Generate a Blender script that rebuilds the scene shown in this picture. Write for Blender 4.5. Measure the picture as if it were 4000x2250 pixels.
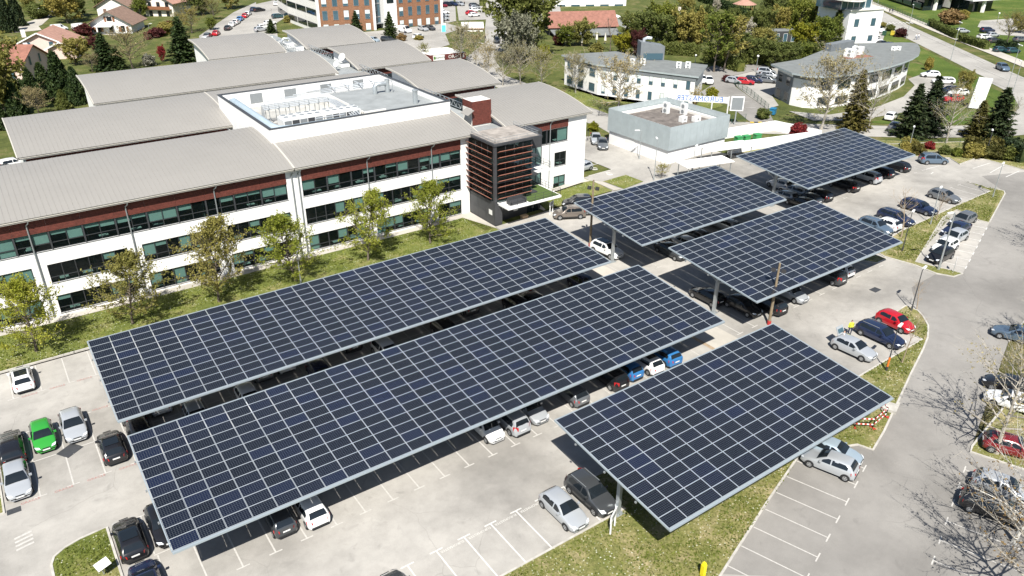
import bpy, bmesh, math, random
from mathutils import Vector, Matrix
R = math.radians
rnd = random.Random(7)
sc = bpy.context.scene
C = sc.collection
for o in list(bpy.data.objects): bpy.data.objects.remove(o)

# ---------------------------------------------------------------- camera, sky, sun, exposure
CAM_H = 40.4
cd = bpy.data.cameras.new('camera'); cam = bpy.data.objects.new('camera', cd); C.objects.link(cam)
PITCH, ROLL, YAW = R(27.4822), R(0.2428), R(35.0894)
fwd = Vector((math.sin(YAW)*math.cos(PITCH), math.cos(YAW)*math.cos(PITCH), -math.sin(PITCH)))
rgt = Vector((math.cos(YAW), -math.sin(YAW), 0)); upv = rgt.cross(fwd)
rgt, upv = rgt*math.cos(ROLL)+upv*math.sin(ROLL), -rgt*math.sin(ROLL)+upv*math.cos(ROLL)
cam.matrix_world = Matrix(((rgt.x, upv.x, -fwd.x, 0), (rgt.y, upv.y, -fwd.y, 0), (rgt.z, upv.z, -fwd.z, CAM_H), (0, 0, 0, 1)))
cd.sensor_width = 36; cd.lens = 2995.49/4000*36; cd.clip_start = 0.5; cd.clip_end = 3000
sc.camera = cam
SUN = Vector((0.462, 0.630, -1.0)).normalized()
w = bpy.data.worlds.new('World'); sc.world = w; w.use_nodes = True
wn = w.node_tree.nodes; wl = w.node_tree.links
sky = wn.new('ShaderNodeTexSky'); sky.sky_type = 'NISHITA'; sky.sun_disc = False
sky.sun_elevation = R(52); sky.sun_rotation = math.atan2(-SUN.x, -SUN.y); sky.altitude = 240; sky.air_density = 1.0; sky.dust_density = 0.8
wn['Background'].inputs['Strength'].default_value = 0.06
wl.new(sky.outputs[0], wn['Background'].inputs['Color'])
sd = bpy.data.lights.new('sun', 'SUN'); sun = bpy.data.objects.new('sun', sd); C.objects.link(sun)
sd.energy = 4.6; sd.angle = R(0.53); sd.color = (1.0, 0.965, 0.90)
sun.rotation_euler = SUN.to_track_quat('-Z', 'Y').to_euler(); sun.location = (0, 0, 120)
sc.view_settings.view_transform = 'Standard'; sc.view_settings.look = 'None'
sc.view_settings.exposure = 0.84; sc.view_settings.gamma = 1.0; sc.view_settings.use_curve_mapping = False
sc.cycles.max_bounces = 6; sc.cycles.transparent_max_bounces = 12; sc.cycles.caustics_reflective = False; sc.cycles.caustics_refractive = False

# ---------------------------------------------------------------- helpers
def g(x): return min(max((x-45)*0.035, 0.0), 2.1)          # the site climbs gently to the east
def lin(h):
    h = h.lstrip('#'); r = []
    for i in (0, 2, 4):
        c = int(h[i:i+2], 16)/255; r.append(c/12.92 if c <= .04045 else ((c+.055)/1.055)**2.4)
    return tuple(r)

class MB:
    def __init__(s): s.v = []; s.f = []; s.m = []
    def face(s, pts, m=0):
        b = len(s.v); s.v += [tuple(p) for p in pts]; s.f.append(tuple(range(b, b+len(pts)))); s.m.append(m)
    def box(s, x0, x1, y0, y1, z0, z1, m=0):
        b = len(s.v)
        s.v += [(x0,y0,z0),(x1,y0,z0),(x1,y1,z0),(x0,y1,z0),(x0,y0,z1),(x1,y0,z1),(x1,y1,z1),(x0,y1,z1)]
        for q in ((0,3,2,1),(4,5,6,7),(0,1,5,4),(1,2,6,5),(2,3,7,6),(3,0,4,7)):
            s.f.append(tuple(b+i for i in q)); s.m.append(m)
        return s
    def bar(s, p, q, w, h, m=0, up=(0,0,1)):
        p = Vector(p); q = Vector(q); d = (q-p).normalized(); u = Vector(up)
        if abs(d.dot(u)) > .98: u = Vector((0,1,0))
        a = d.cross(u).normalized()*(w/2); c = a.cross(d).normalized()*(h/2); b = len(s.v)
        for e in (p, q):
            for k in ((-1,-1),(1,-1),(1,1),(-1,1)): s.v.append(tuple(e+a*k[0]+c*k[1]))
        for k in ((3,2,1,0),(4,5,6,7),(0,1,5,4),(1,2,6,5),(2,3,7,6),(3,0,4,7)):
            s.f.append(tuple(b+i for i in k)); s.m.append(m)
        return s
    def tube(s, pts, rad, n=6, m=0, cap=True):
        pts = [Vector(p) for p in pts]; rad = rad if isinstance(rad, (list, tuple)) else [rad]*len(pts)
        b = len(s.v); a = None
        for i, p in enumerate(pts):
            d = (pts[min(i+1, len(pts)-1)]-pts[max(i-1, 0)]).normalized()
            if a is None: a = d.orthogonal().normalized()
            else:
                a = a-d*a.dot(d); a = a.normalized() if a.length > 1e-6 else d.orthogonal().normalized()
            c = d.cross(a)
            for k in range(n):
                t = 2*math.pi*k/n; s.v.append(tuple(p+(a*math.cos(t)+c*math.sin(t))*rad[i]))
        for i in range(len(pts)-1):
            for k in range(n):
                k2 = (k+1) % n; s.f.append((b+i*n+k, b+i*n+k2, b+(i+1)*n+k2, b+(i+1)*n+k)); s.m.append(m)
        if cap:
            s.f.append(tuple(b+k for k in reversed(range(n)))); s.m.append(m)
            e = b+(len(pts)-1)*n; s.f.append(tuple(e+k for k in range(n))); s.m.append(m)
        return s
    def prism(s, poly, z0, z1, m=0, mt=None):
        n = len(poly); mt = m if mt is None else mt
        area = sum(poly[i][0]*poly[(i+1) % n][1]-poly[(i+1) % n][0]*poly[i][1] for i in range(n))
        if area < 0: poly = poly[::-1]
        b = len(s.v); s.v += [(p[0], p[1], z0) for p in poly]+[(p[0], p[1], z1) for p in poly]
        s.f.append(tuple(b+n+i for i in range(n))); s.m.append(mt); s.f.append(tuple(b+i for i in reversed(range(n)))); s.m.append(m)
        for i in range(n):
            j = (i+1) % n; s.f.append((b+i, b+j, b+n+j, b+n+i)); s.m.append(m)
        return s
    def mesh(s, name, mats, smooth=False):
        me = bpy.data.meshes.new(name); me.from_pydata(s.v, [], s.f)
        for t in (mats if isinstance(mats, (list, tuple)) else [mats]): me.materials.append(t)
        me.polygons.foreach_set('material_index', s.m)
        if smooth:
            me.polygons.foreach_set('use_smooth', [True]*len(s.f)); me.set_sharp_from_angle(angle=R(smooth if smooth > 1 else 40))
        me.update(); return me
    def build(s, name, mats, parent=None, smooth=False, loc=None):
        return link(name, s.mesh(name, mats, smooth), parent, loc)

def link(name, data, parent=None, loc=None, rz=0):
    o = bpy.data.objects.new(name, data); C.objects.link(o)
    if parent: o.parent = parent
    if loc: o.location = loc
    if rz: o.rotation_euler = (0, 0, rz)
    return o
def tag(o, label=None, cat=None, group=None, kind=None):
    if label: o['label'] = label
    if cat: o['category'] = cat
    if group: o['group'] = group
    if kind: o['kind'] = kind
    return o
def thing(name, label, cat, loc=(0,0,0), rz=0, group=None):
    return tag(link(name, None, None, loc, rz), label, cat, group)
def dup(root, loc, rz, label=None, group=None, scale=None):
    r = root.copy(); C.objects.link(r); r.location = loc; r.rotation_euler = (0, 0, rz)
    if scale: r.scale = scale
    if label: r['label'] = label
    if group: r['group'] = group
    for ch in list(root.children):
        c = ch.copy(); C.objects.link(c); c.parent = r
        for k in ch.children:
            d = k.copy(); C.objects.link(d); d.parent = c
    return r

# ---------------------------------------------------------------- materials
MATS = {}
def mat(name, col, rough=.7, metal=0., var=0., vs=1.0, bump=0., bs=20., spec=.5, col2=None, detail=4., pos=True, coat=0., emit=None):
    if name in MATS: return MATS[name]
    m = bpy.data.materials.new(name); m.use_nodes = True; nt = m.node_tree; N = nt.nodes; L = nt.links
    b = N['Principled BSDF']; b.inputs['Roughness'].default_value = rough; b.inputs['Metallic'].default_value = metal
    b.inputs['Specular IOR Level'].default_value = spec
    if coat: b.inputs['Coat Weight'].default_value = coat; b.inputs['Coat Roughness'].default_value = .05
    if isinstance(col, str): col = lin(col)
    if isinstance(col2, str): col2 = lin(col2)
    b.inputs['Base Color'].default_value = (*col, 1)
    if emit: b.inputs['Emission Color'].default_value = (*emit, 1); b.inputs['Emission Strength'].default_value = 1
    if var or bump or col2:
        if pos: src = N.new('ShaderNodeNewGeometry').outputs['Position']
        else: src = N.new('ShaderNodeTexCoord').outputs['Object']
    if var or col2:
        n = N.new('ShaderNodeTexNoise'); n.inputs['Scale'].default_value = vs; n.inputs['Detail'].default_value = detail; n.inputs['Roughness'].default_value = .62
        L.new(src, n.inputs['Vector'])
        r = N.new('ShaderNodeValToRGB'); r.color_ramp.elements[0].position = .3; r.color_ramp.elements[1].position = .7
        c2 = col2 or tuple(min(1, c*(1+var)) for c in col); c1 = col if col2 else tuple(c*(1-var) for c in col)
        r.color_ramp.elements[0].color = (*c1, 1); r.color_ramp.elements[1].color = (*c2, 1)
        L.new(n.outputs['Fac'], r.inputs['Fac']); L.new(r.outputs['Color'], b.inputs['Base Color'])
    if bump:
        n2 = N.new('ShaderNodeTexNoise'); n2.inputs['Scale'].default_value = bs; n2.inputs['Detail'].default_value = 3; L.new(src, n2.inputs['Vector'])
        bp = N.new('ShaderNodeBump'); bp.inputs['Strength'].default_value = bump; bp.inputs['Distance'].default_value = .02
        L.new(n2.outputs['Fac'], bp.inputs['Height']); L.new(bp.outputs['Normal'], b.inputs['Normal'])
    MATS[name] = m; return m

def nodes(m): return m.node_tree.nodes, m.node_tree.links, m.node_tree.nodes['Principled BSDF']
def noise(N, L, src, scale, detail=4., rough=.6, dist=0.):
    n = N.new('ShaderNodeTexNoise'); n.inputs['Scale'].default_value = scale; n.inputs['Detail'].default_value = detail
    n.inputs['Roughness'].default_value = rough; n.inputs['Distortion'].default_value = dist; L.new(src, n.inputs['Vector']); return n.outputs['Fac']
def ramp(N, L, fac, stops):
    r = N.new('ShaderNodeValToRGB'); e = r.color_ramp.elements
    while len(e) < len(stops): e.new(.5)
    for k, (p, c) in enumerate(stops): e[k].position = p; e[k].color = (*(c if isinstance(c, tuple) else (c, c, c)), 1)
    L.new(fac, r.inputs['Fac']); return r.outputs['Color']
def mixc(N, L, a, b, f, mode='MIX'):
    n = N.new('ShaderNodeMix'); n.data_type = 'RGBA'; n.blend_type = mode
    for k, x in (('A', a), ('B', b)):
        i = [s for s in n.inputs if s.name == k and s.type == 'RGBA'][0]
        if isinstance(x, tuple): i.default_value = (*x, 1)
        else: L.new(x, i)
    fi = n.inputs[0]
    if isinstance(f, (int, float)): fi.default_value = f
    else: L.new(f, fi)
    return [s for s in n.outputs if s.type == 'RGBA'][0]

def asphalt(name, base, stain=.75, patch=.12, speck=.5):
    """bleached asphalt: broad wear, oil stains, aggregate grain and a few hairline cracks"""
    m = mat(name, base, rough=.9, spec=.25); N, L, b = nodes(m)
    P = N.new('ShaderNodeNewGeometry').outputs['Position']
    c = ramp(N, L, noise(N, L, P, .09, 5, .55), [(.32, tuple(x*(1-patch*1.6) for x in base)), (.5, base), (.7, tuple(x*(1+patch) for x in base))])
    c = mixc(N, L, c, ramp(N, L, noise(N, L, P, .55, 6, .7), [(.36, tuple(.80 for _ in base)), (.6, (1., 1., 1.))]), speck, 'MULTIPLY')
    c = mixc(N, L, c, ramp(N, L, noise(N, L, P, 26, 3, .8), [(.3, (.80, .80, .80)), (.72, (1.14, 1.13, 1.11))]), .8, 'MULTIPLY')
    st = ramp(N, L, noise(N, L, P, .8, 3, .5, .6), [(.62, 0.), (.74, stain*.4)])
    c = mixc(N, L, c, tuple(x*.55 for x in base), st)
    v = N.new('ShaderNodeTexVoronoi'); v.feature = 'DISTANCE_TO_EDGE'; v.inputs['Scale'].default_value = .11
    wv = N.new('ShaderNodeVectorMath'); wv.operation = 'ADD'; nz = N.new('ShaderNodeTexNoise'); nz.inputs['Scale'].default_value = .5; nz.inputs['Detail'].default_value = 6
    L.new(P, nz.inputs['Vector']); sc_ = N.new('ShaderNodeVectorMath'); sc_.operation = 'SCALE'; sc_.inputs['Scale'].default_value = .9
    L.new(nz.outputs['Color'], sc_.inputs[0]); L.new(P, wv.inputs[0]); L.new(sc_.outputs[0], wv.inputs[1]); L.new(wv.outputs[0], v.inputs['Vector'])
    ck = ramp(N, L, v.outputs['Distance'], [(.0, .32), (.004, 0.)])
    ck = mixc(N, L, (0., 0., 0.), ck, ramp(N, L, noise(N, L, P, .07, 2), [(.5, 0.), (.6, 1.)]), 'MIX')
    c = mixc(N, L, c, tuple(x*.35 for x in base), ck)
    L.new(c, b.inputs['Base Color'])
    bp = N.new('ShaderNodeBump'); bp.inputs['Strength'].default_value = .25; bp.inputs['Distance'].default_value = .01
    L.new(noise(N, L, P, 40, 2), bp.inputs['Height']); L.new(bp.outputs['Normal'], b.inputs['Normal'])
    return m
def grassmat(name, a, b_, dry, flowers=.0, scale=.35):
    m = mat(name, a, rough=.95, spec=.15); N, L, b = nodes(m); P = N.new('ShaderNodeNewGeometry').outputs['Position']
    c = ramp(N, L, noise(N, L, P, scale, 6, .68), [(.34, b_), (.52, a), (.68, dry)])
    c = mixc(N, L, c, ramp(N, L, noise(N, L, P, 5.5, 4, .75), [(.3, (.45, .5, .4)), (.7, (1.45, 1.4, 1.3))]), .85, 'MULTIPLY')
    if flowers:
        v = N.new('ShaderNodeTexVoronoi'); v.inputs['Scale'].default_value = 3.6; L.new(P, v.inputs['Vector'])
        f = ramp(N, L, v.outputs['Distance'], [(.0, 1.), (.16, 1.), (.22, 0.)])
        f = mixc(N, L, (0., 0., 0.), f, ramp(N, L, noise(N, L, P, .6, 4, .6), [(.5-flowers*.2, 0.), (.62, 1.)]))
        c = mixc(N, L, c, (.62, .62, .50), f)
    L.new(c, b.inputs['Base Color'])
    bp = N.new('ShaderNodeBump'); bp.inputs['Strength'].default_value = .9; bp.inputs['Distance'].default_value = .12
    L.new(noise(N, L, P, 7, 5, .75), bp.inputs['Height']); L.new(bp.outputs['Normal'], b.inputs['Normal'])
    return m

M_LOT = asphalt('car_park_asphalt', (.375, .357, .328), stain=1.1, patch=.19, speck=.75)
M_ROAD = asphalt('road_asphalt', (.255, .243, .226), stain=.8, patch=.17)
M_ROAD2 = asphalt('street_asphalt', (.36, .345, .318), stain=.4)
M_PATH = asphalt('concrete_path', (.46, .43, .38), stain=.3)
M_KERB = mat('kerb_concrete', (.42, .40, .36), .9, var=.2, vs=1.5, bump=.2)
M_PAINT = mat('road_paint', (.56, .545, .51), .8, var=.14, vs=4)
M_PAINTF = mat('worn_road_paint', (.455, .437, .405), .85, var=.14, vs=5)
M_RED = mat('red_stencil_paint', (.42, .22, .20), .85)
M_LAWN = grassmat('lawn', (.15, .170, .044), (.095, .12, .03), (.24, .22, .10), .55)
M_LAWN2 = grassmat('dry_lawn', (.215, .205, .085), (.14, .155, .045), (.36, .30, .185), .75, .5)
M_FIELD = grassmat('field_grass', (.085, .125, .026), (.06, .095, .02), (.15, .165, .05), 0, .12)
M_GARDEN = grassmat('garden_ground', (.10, .115, .035), (.06, .075, .024), (.19, .155, .085), 0, .25)
M_DIRT = mat('bare_soil', (.36, .27, .18), .95, var=.35, vs=1.2, bump=.6, bs=8)
M_WHITE = mat('white_render', (.82, .81, .79), .85, var=.03, vs=.6, bump=.05, bs=60)
M_WHITE2 = mat('off_white_render', (.74, .72, .67), .85, var=.06, vs=.5)
M_ROOF = mat('standing_seam_zinc', (.262, .249, .229), .55, metal=.0, var=.03, vs=.25)
M_TRIM = mat('cream_trim', (.46, .435, .385), .6, var=.04)
M_TIMBER = mat('red_timber_cladding', (.120, .030, .020), .75, var=.3, vs=3, bump=.2, bs=12)
M_DARK = mat('dark_frame', (.040, .043, .047), .5)
M_ANTH = mat('anthracite_metal', (.05, .052, .056), .5, var=.15, vs=1)
M_GREY = mat('grey_metal', (.30, .32, .33), .45, metal=.4)
M_GALV = mat('galvanised_steel', (.46, .49, .50), .4, metal=.6, var=.1, vs=3)
M_ALU = mat('canopy_aluminium', (.33, .38, .41), .45, metal=.2)
M_ALU2 = mat('rail_aluminium', (.40, .43, .46), .45, metal=.1)
M_BLACK = mat('black_rubber', (.012, .012, .013), .8)
M_PLAST = mat('white_plastic', (.75, .75, .73), .5)
M_BLIND = mat('roller_blind', (.62, .68, .66), .8, var=.06, vs=2)
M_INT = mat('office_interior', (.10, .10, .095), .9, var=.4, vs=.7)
M_DESK = mat('office_desk', (.55, .57, .55), .6)
M_SLAB = mat('flat_roof_membrane', (.27, .285, .285), .8, var=.16, vs=.4, bump=.1)
M_GRAVEL = mat('gravel_roof', (.15, .13, .115), .95, var=.45, vs=.9, bump=.6, bs=10)

def glassmat(name, tint, alpha=.45, rough=.03):
    m = bpy.data.materials.new(name); m.use_nodes = True; N = m.node_tree.nodes; L = m.node_tree.links
    b = N['Principled BSDF']; b.inputs['Base Color'].default_value = (.01, .016, .016, 1); b.inputs['Roughness'].default_value = rough
    t = N.new('ShaderNodeBsdfTransparent'); t.inputs['Color'].default_value = (*tint, 1)
    mx = N.new('ShaderNodeMixShader'); mx.inputs[0].default_value = alpha
    L.new(t.outputs[0], mx.inputs[1]); L.new(b.outputs[0], mx.inputs[2]); L.new(mx.outputs[0], N['Material Output'].inputs['Surface'])
    MATS[name] = m; return m
M_GLASS = glassmat('tinted_window_glass', (.56, .74, .70), .33)
M_CLEAR = glassmat('clear_glass', (.8, .9, .9), .25)
M_DGLASS = mat('dark_glass', (.014, .022, .026), .05, spec=.6)
M_BGLASS = mat('blue_glass', (.05, .10, .13), .05, spec=.7)
M_CARGL = mat('car_glass', (.012, .016, .02), .04, spec=.6)

# ---------------------------------------------------------------- draped sheets, kerbs, lines
def drape(bm):
    for x in (45.0, 105.0):
        bmesh.ops.bisect_plane(bm, geom=bm.verts[:]+bm.edges[:]+bm.faces[:], plane_co=(x,0,0), plane_no=(1,0,0))
def sheet(name, poly, dz, m, kind='structure', parent=None, label=None):
    bm = bmesh.new(); f = bm.faces.new([bm.verts.new((p[0], p[1], 0)) for p in poly])
    bmesh.ops.triangulate(bm, faces=[f]); drape(bm); bmesh.ops.recalc_face_normals(bm, faces=bm.faces[:])
    for v in bm.verts: v.co.z = g(v.co.x)+dz
    for f in bm.faces:
        if f.normal.z < 0: f.normal_flip()
    me = bpy.data.meshes.new(name); bm.to_mesh(me); bm.free(); me.materials.append(m)
    o = link(name, me, parent)
    if parent is None: o['kind'] = kind
    if label: o['label'] = label
    return o
def kerb(pts, w=.16, h=.12, closed=False, parent=None, m=None):
    mb = MB(); P = [Vector((p[0], p[1])) for p in pts]; n = len(P); off = []
    for i in range(n):
        a = P[i-1] if (i > 0 or closed) else P[i]; c = P[(i+1) % n] if (i < n-1 or closed) else P[i]
        d = (c-a).normalized(); off.append(Vector((-d.y, d.x))*w/2)
    for i in range(n if closed else n-1):
        j = (i+1) % n; q = [P[i]-off[i], P[j]-off[j], P[j]+off[j], P[i]+off[i]]; b = len(mb.v)
        mb.v += [(p.x, p.y, g(p.x)-.05) for p in q]+[(p.x, p.y, g(p.x)+h) for p in q]
        for k in ((4,5,6,7),(0,1,5,4),(1,2,6,5),(2,3,7,6),(3,0,4,7)): mb.f.append(tuple(b+x for x in k)); mb.m.append(0)
    o = mb.build('kerb', m or M_KERB, parent)
    if parent is None: o['kind'] = 'structure'
    return o
def line(p, q, parent, w=.11, m=None, name='bay_line', dz=.012):
    p = Vector((p[0], p[1])); q = Vector((q[0], q[1])); d = (q-p).normalized(); n = Vector((-d.y, d.x))*w/2; mb = MB()
    ts = [0, 1]
    for xb in (45., 105.):
        if (p.x-xb)*(q.x-xb) < 0: ts.append((xb-p.x)/(q.x-p.x))
    ts.sort()
    for a, b in zip(ts, ts[1:]):
        u, v = p.lerp(q, a), p.lerp(q, b)
        mb.face([(e.x, e.y, g(e.x)+dz) for e in (u-n, v-n, v+n, u+n)])
    return mb.build(name, m or M_PAINT, parent)
def text_(name, body, size, loc, rot, m, parent=None, align='CENTER', ext=.0):
    cu = bpy.data.curves.new(name, 'FONT'); cu.body = body; cu.size = size; cu.align_x = align; cu.align_y = 'CENTER'; cu.extrude = ext; cu.resolution_u = 2
    cu.materials.append(m); o = link(name, cu, parent, loc); o.rotation_euler = rot; return o
def text(name, body, size, loc, rot, m, parent=None, align='CENTER'):
    o = text_('tmp', body, size, loc, rot, m, None, align); bpy.context.view_layer.update()
    me = bpy.data.meshes.new_from_object(o.evaluated_get(bpy.context.evaluated_depsgraph_get())); bpy.data.objects.remove(o)
    if not me.materials: me.materials.append(m)
    q = link(name, me, parent, loc); q.rotation_euler = rot; return q
def sunk(poly, dz, m, name='lawn', **k): return sheet(name, poly, dz, m, **k)

# ================================================================ the ground
sheet('ground', [(-500,-200),(1100,-200),(1100,1300),(-500,1300)], -.10, M_GARDEN)
lot = sheet('car_park', [(-60,-40),(150,-40),(133,46),(131,54.4),(122.5,61),(118.5,69.5),(101.5,71.5),(99,80),(98,88),(88,101),(84,104),(79.5,104),(79.5,86),(73.4,85.9),(73.4,78.9),(61,79),(52.7,79),(52.7,76.3),(-60,76.3)], -.004, M_LOT)
road = sheet('east_access_road', [(34.89,19.95),(32.44,21.85),(40.77,24.63),(47.14,26.47),(51.7,24.4),(52.1,23.3),(54.9,24.1),(59.3,25.6),(64.5,27.4),(69.1,28.9),(71.5,29.8),(73.7,31),(75,32.3),(75.7,33.3),(80,36.5),(85.4,36.6),(86,35.2),(87.5,34.8),(104.1,40.1),(116.9,44.2),(118,44.9),(122,50),(130,47),(150,40),(165,-40),(33,-40),(30,5)], .004, M_ROAD)

def raised(name, poly, m, label=None, h=.06, kb=True, closed=True):
    o = sheet(name, poly, h, m, label=label)
    if kb: kerb(poly, closed=closed, h=.10)
    return o
# planted strip in front of the offices, with a paved apron along the wall
raised('lawn', [(-60,76.4),(52.4,76.4),(52.4,78.6),(50.8,78.6),(50.8,84.2),(-60,84.2)], M_LAWN, kb=False)
kerb([(-60,76.4),(52.5,76.4)])
sheet('apron', [(-60,84.2),(50.8,84.2),(50.8,78.6),(52.7,78.6),(52.7,85.6),(-60,85.6)], .05, M_PATH)
# small island at the south-west corner
raised('lawn', [(-.25,49.6),(-1,49.6),(-2,49.5),(-3,49.2),(-3.7,48.7),(-3.95,48),(-3.95,44),(-3.95,36),(-.25,36)], M_LAWN)
raised('lawn', [(-6.1,65.4),(-6.1,55.4),(-14,55.4),(-14,65.4)], M_LAWN)
# lawn south of the row of stencilled bays, round the low canopy
raised('lawn', [(-8,30),(31.3,30),(31.3,33.9),(56.4,33.9),(56.4,29.95),(61,29.95),(70.8,29.95),(71,34.5),(72.3,34.4),(75.7,34.6),(75.7,33.3),(75,32.3),(73.7,31),(71.5,29.8),(69.1,28.9),(64.5,27.4),(59.3,25.6),(54.9,24.1),(52.1,23.3),(51.7,24.4),(47.1,26.5),(40.7,24.55),(32.4,21.8),(18,17),(-8,8)], M_LAWN2)
# L-shaped island between the eastern rows
raised('lawn', [(117.4,49.8),(117.3,46.9),(118,44.9),(116.9,44.2),(104.1,40.1),(103.8,41.2),(105,44.8),(101.1,44.6),(86.1,39.6),(87.3,36.1),(87.5,34.8),(86,35.0),(85.2,36.6),(85.3,39.2),(84.6,42.6),(85.2,44.6),(92.4,45.5),(104.9,45.6),(116.2,45.9)], M_LAWN2)
raised('lawn', [(122.6,60.9),(126.6,57.4),(124.7,54.8),(129.9,54.9),(130.6,53.5),(130.3,47.7),(140,40),(146,56),(128,66),(120,70),(119,68)], M_LAWN2)
raised('lawn', [(73.6,85.5),(73.6,84.2),(74.9,82.7),(79.5,82.7),(79.6,78.9),(75.3,78.5),(75.0,82.4),(73.7,82.4),(73.5,79),(66,79.1),(61.5,79.4),(62.5,82.5),(66,83.6),(72,83.9)], M_LAWN, kb=False)
sheet('footpath', [(61,79.2),(60.8,84.6),(73.4,85.6),(73.5,84.0),(72,84.3),(66,84.0),(62.3,83),(61.4,79.3)], .085, M_PATH)
sheet('footpath', [(73.7,84),(74.8,82.6),(74.8,78.6),(73.7,78.8)], .085, M_PATH)
# central walkway between the canopies
sheet('footpath', [(53.4,36.5),(56.6,36.5),(56.6,71.5),(53.4,71.5)], .02, M_PATH)
for p in ([(53.0,36.6),(53.4,36.6),(53.4,52.6),(53.0,52.6)],): sheet('bare_soil', p, .03, M_DIRT)
sheet('bare_soil', [(49.4,35.8),(53.4,35.8),(53.4,40.2),(49.9,40.2)], .016, M_DIRT)
raised('lawn', [(80.2,45.9),(83.9,44.6),(84.3,42.2),(82.4,42.2)], M_LAWN2)
# eastern tree strip
raised('lawn', [(58.06,18.57),(58.44,17.47),(59.33,15.09),(74,13),(92,18.5),(110,27),(108,30.5),(77.00,24.70),(78.91,25.33),(84,22.4),(58.81,18.84)], M_LAWN2)

# painted bays ------------------------------------------------
def row(y0, y1, x0, n, t=None, pitch=2.235, m=None, tw=.9, skip=()):
    for k in range(n):
        if k in skip: continue
        x = x0+k*pitch
        line((x,y0), (x,y1), lot, m=m or M_PAINTF)
        if t is not None: line((x-tw/2,t), (x+tw/2,t), lot, m=m or M_PAINTF, dz=.016)
row(71.2, 76.2, -8.6, 27, 71.15)
row(60.7, 65.1, -3.72, 26, 65.15)
row(55.95, 60.5, -3.72, 26, 55.9)
line((-6,60.6), (53,60.6), lot, m=M_PAINTF)
row(45.1, 49.4, 1.95, 24, 49.45); row(40.6, 44.9, 2.1, 23, 40.55); line((1.9,45), (53,45), lot, m=M_PAINTF)
row(30.1, 34.35, 8.95, 20, 34.4, m=M_PAINT, tw=1.0)
row(46.2, 50.6, 57.5, 12, 50.65); row(41.6, 45.8, 57.5, 12, 41.5); row(61.8, 66.2, 57.0, 12, 66.3); row(57.2, 61.6, 57.0, 12, 57.1)
row(61.5, 66, 86, 12, 66.1); row(56.6, 61.3, 86, 16, 56.5); row(45.7, 49.8, 99.6, 8, 49.9)
for k in range(9):                                                  # slanted bays along the access road
    a = Vector((49.65,22.45))-Vector((2.13,.68))*k; b = a+Vector((-1.36,4.35)); line(a, b, road, m=M_PAINTF, w=.09); line(a-Vector((.45,.14)), a+Vector((.45,.14)), road, m=M_PAINTF, w=.1, dz=.018)
    a = Vector((55.7,17.8))-Vector((2.1,.68))*k; b = a+Vector((1.5,-4.4)); line(a, b, road, m=M_PAINTF, w=.09); line(a-Vector((.45,.14)), a+Vector((.45,.14)), road, m=M_PAINTF, w=.1, dz=.018)
for k in range(7):
    a = Vector((102.0,39.4))-Vector((2.1,.67))*k; line(a, a+Vector((-1.3,4.1)), road, m=M_PAINT); line(a-Vector((.42,.13)), a+Vector((.42,.13)), road, m=M_PAINT, dz=.018)
for a, b in (((124.5,52.6),(129.5,52.4)),((124.5,50),(130.6,50.7)),((124.6,47.7),(129.3,47.9)),((76.6,89.5),(79.7,89.4)),((74.8,86),(79.6,85.9)),((116.6,54.9),(117.6,55.1)),((118,56.5),(121.4,56.2))):
    line(a, b, lot, m=M_PAINT, w=.14)
for k in range(4): line((-5.75+.0*k,52.1-.42*k), (-4.65,52.3-.42*k), lot, m=M_PAINTF, w=.2)
for k in range(7): text('bay_lettering', 'EUROMASTER', .30, (19.0+2.235*k-8.94+8.94-.0, 34.1, .02), (0,0,math.pi), M_PAINT, lot)
for k in range(4): text('bay_lettering', 'ORACLE', .34, (-4.4+2.235*k, 55.75, .02), (0,0,0), M_RED, lot)
for k in range(4): text('bay_lettering', 'ORACLE', .34, (-2.9+2.235*k, 71.05, .02), (0,0,0), M_RED, lot)
for k in range(2): text('bay_lettering', 'ORACLE', .34, (-.3+2.235*k, 65.3, .02), (0,0,0), M_RED, lot)
for (x, y) in ((77.6,87.8),(77.9,84.6)):
    mb = MB(); mb.tube([(x+.45*math.cos(t), y+.45*math.sin(t), g(x)+.02) for t in [i*.6 for i in range(10)]], .07, 4); mb.box(x-.1,x+.1,y+.3,y+.9,g(x)+.0,g(x)+.02); mb.build('wheelchair_symbol', M_PAINT, lot)
# drain covers and repair patches
for (x, y, w_, d_, rot) in ((-1.1,60.5,1.5,1.3,.6),(-5.5,55.3,.9,.6,0),(76.4,38.6,1.1,.8,0),(50.6,69.5,1.0,.7,0)):
    mb = MB(); mb.box(-w_/2,w_/2,-d_/2,d_/2,-.02,.015); o = mb.build('drain_cover', M_ANTH, lot, loc=(x,y,g(x)+.004)); o.rotation_euler = (0,0,rot)

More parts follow.
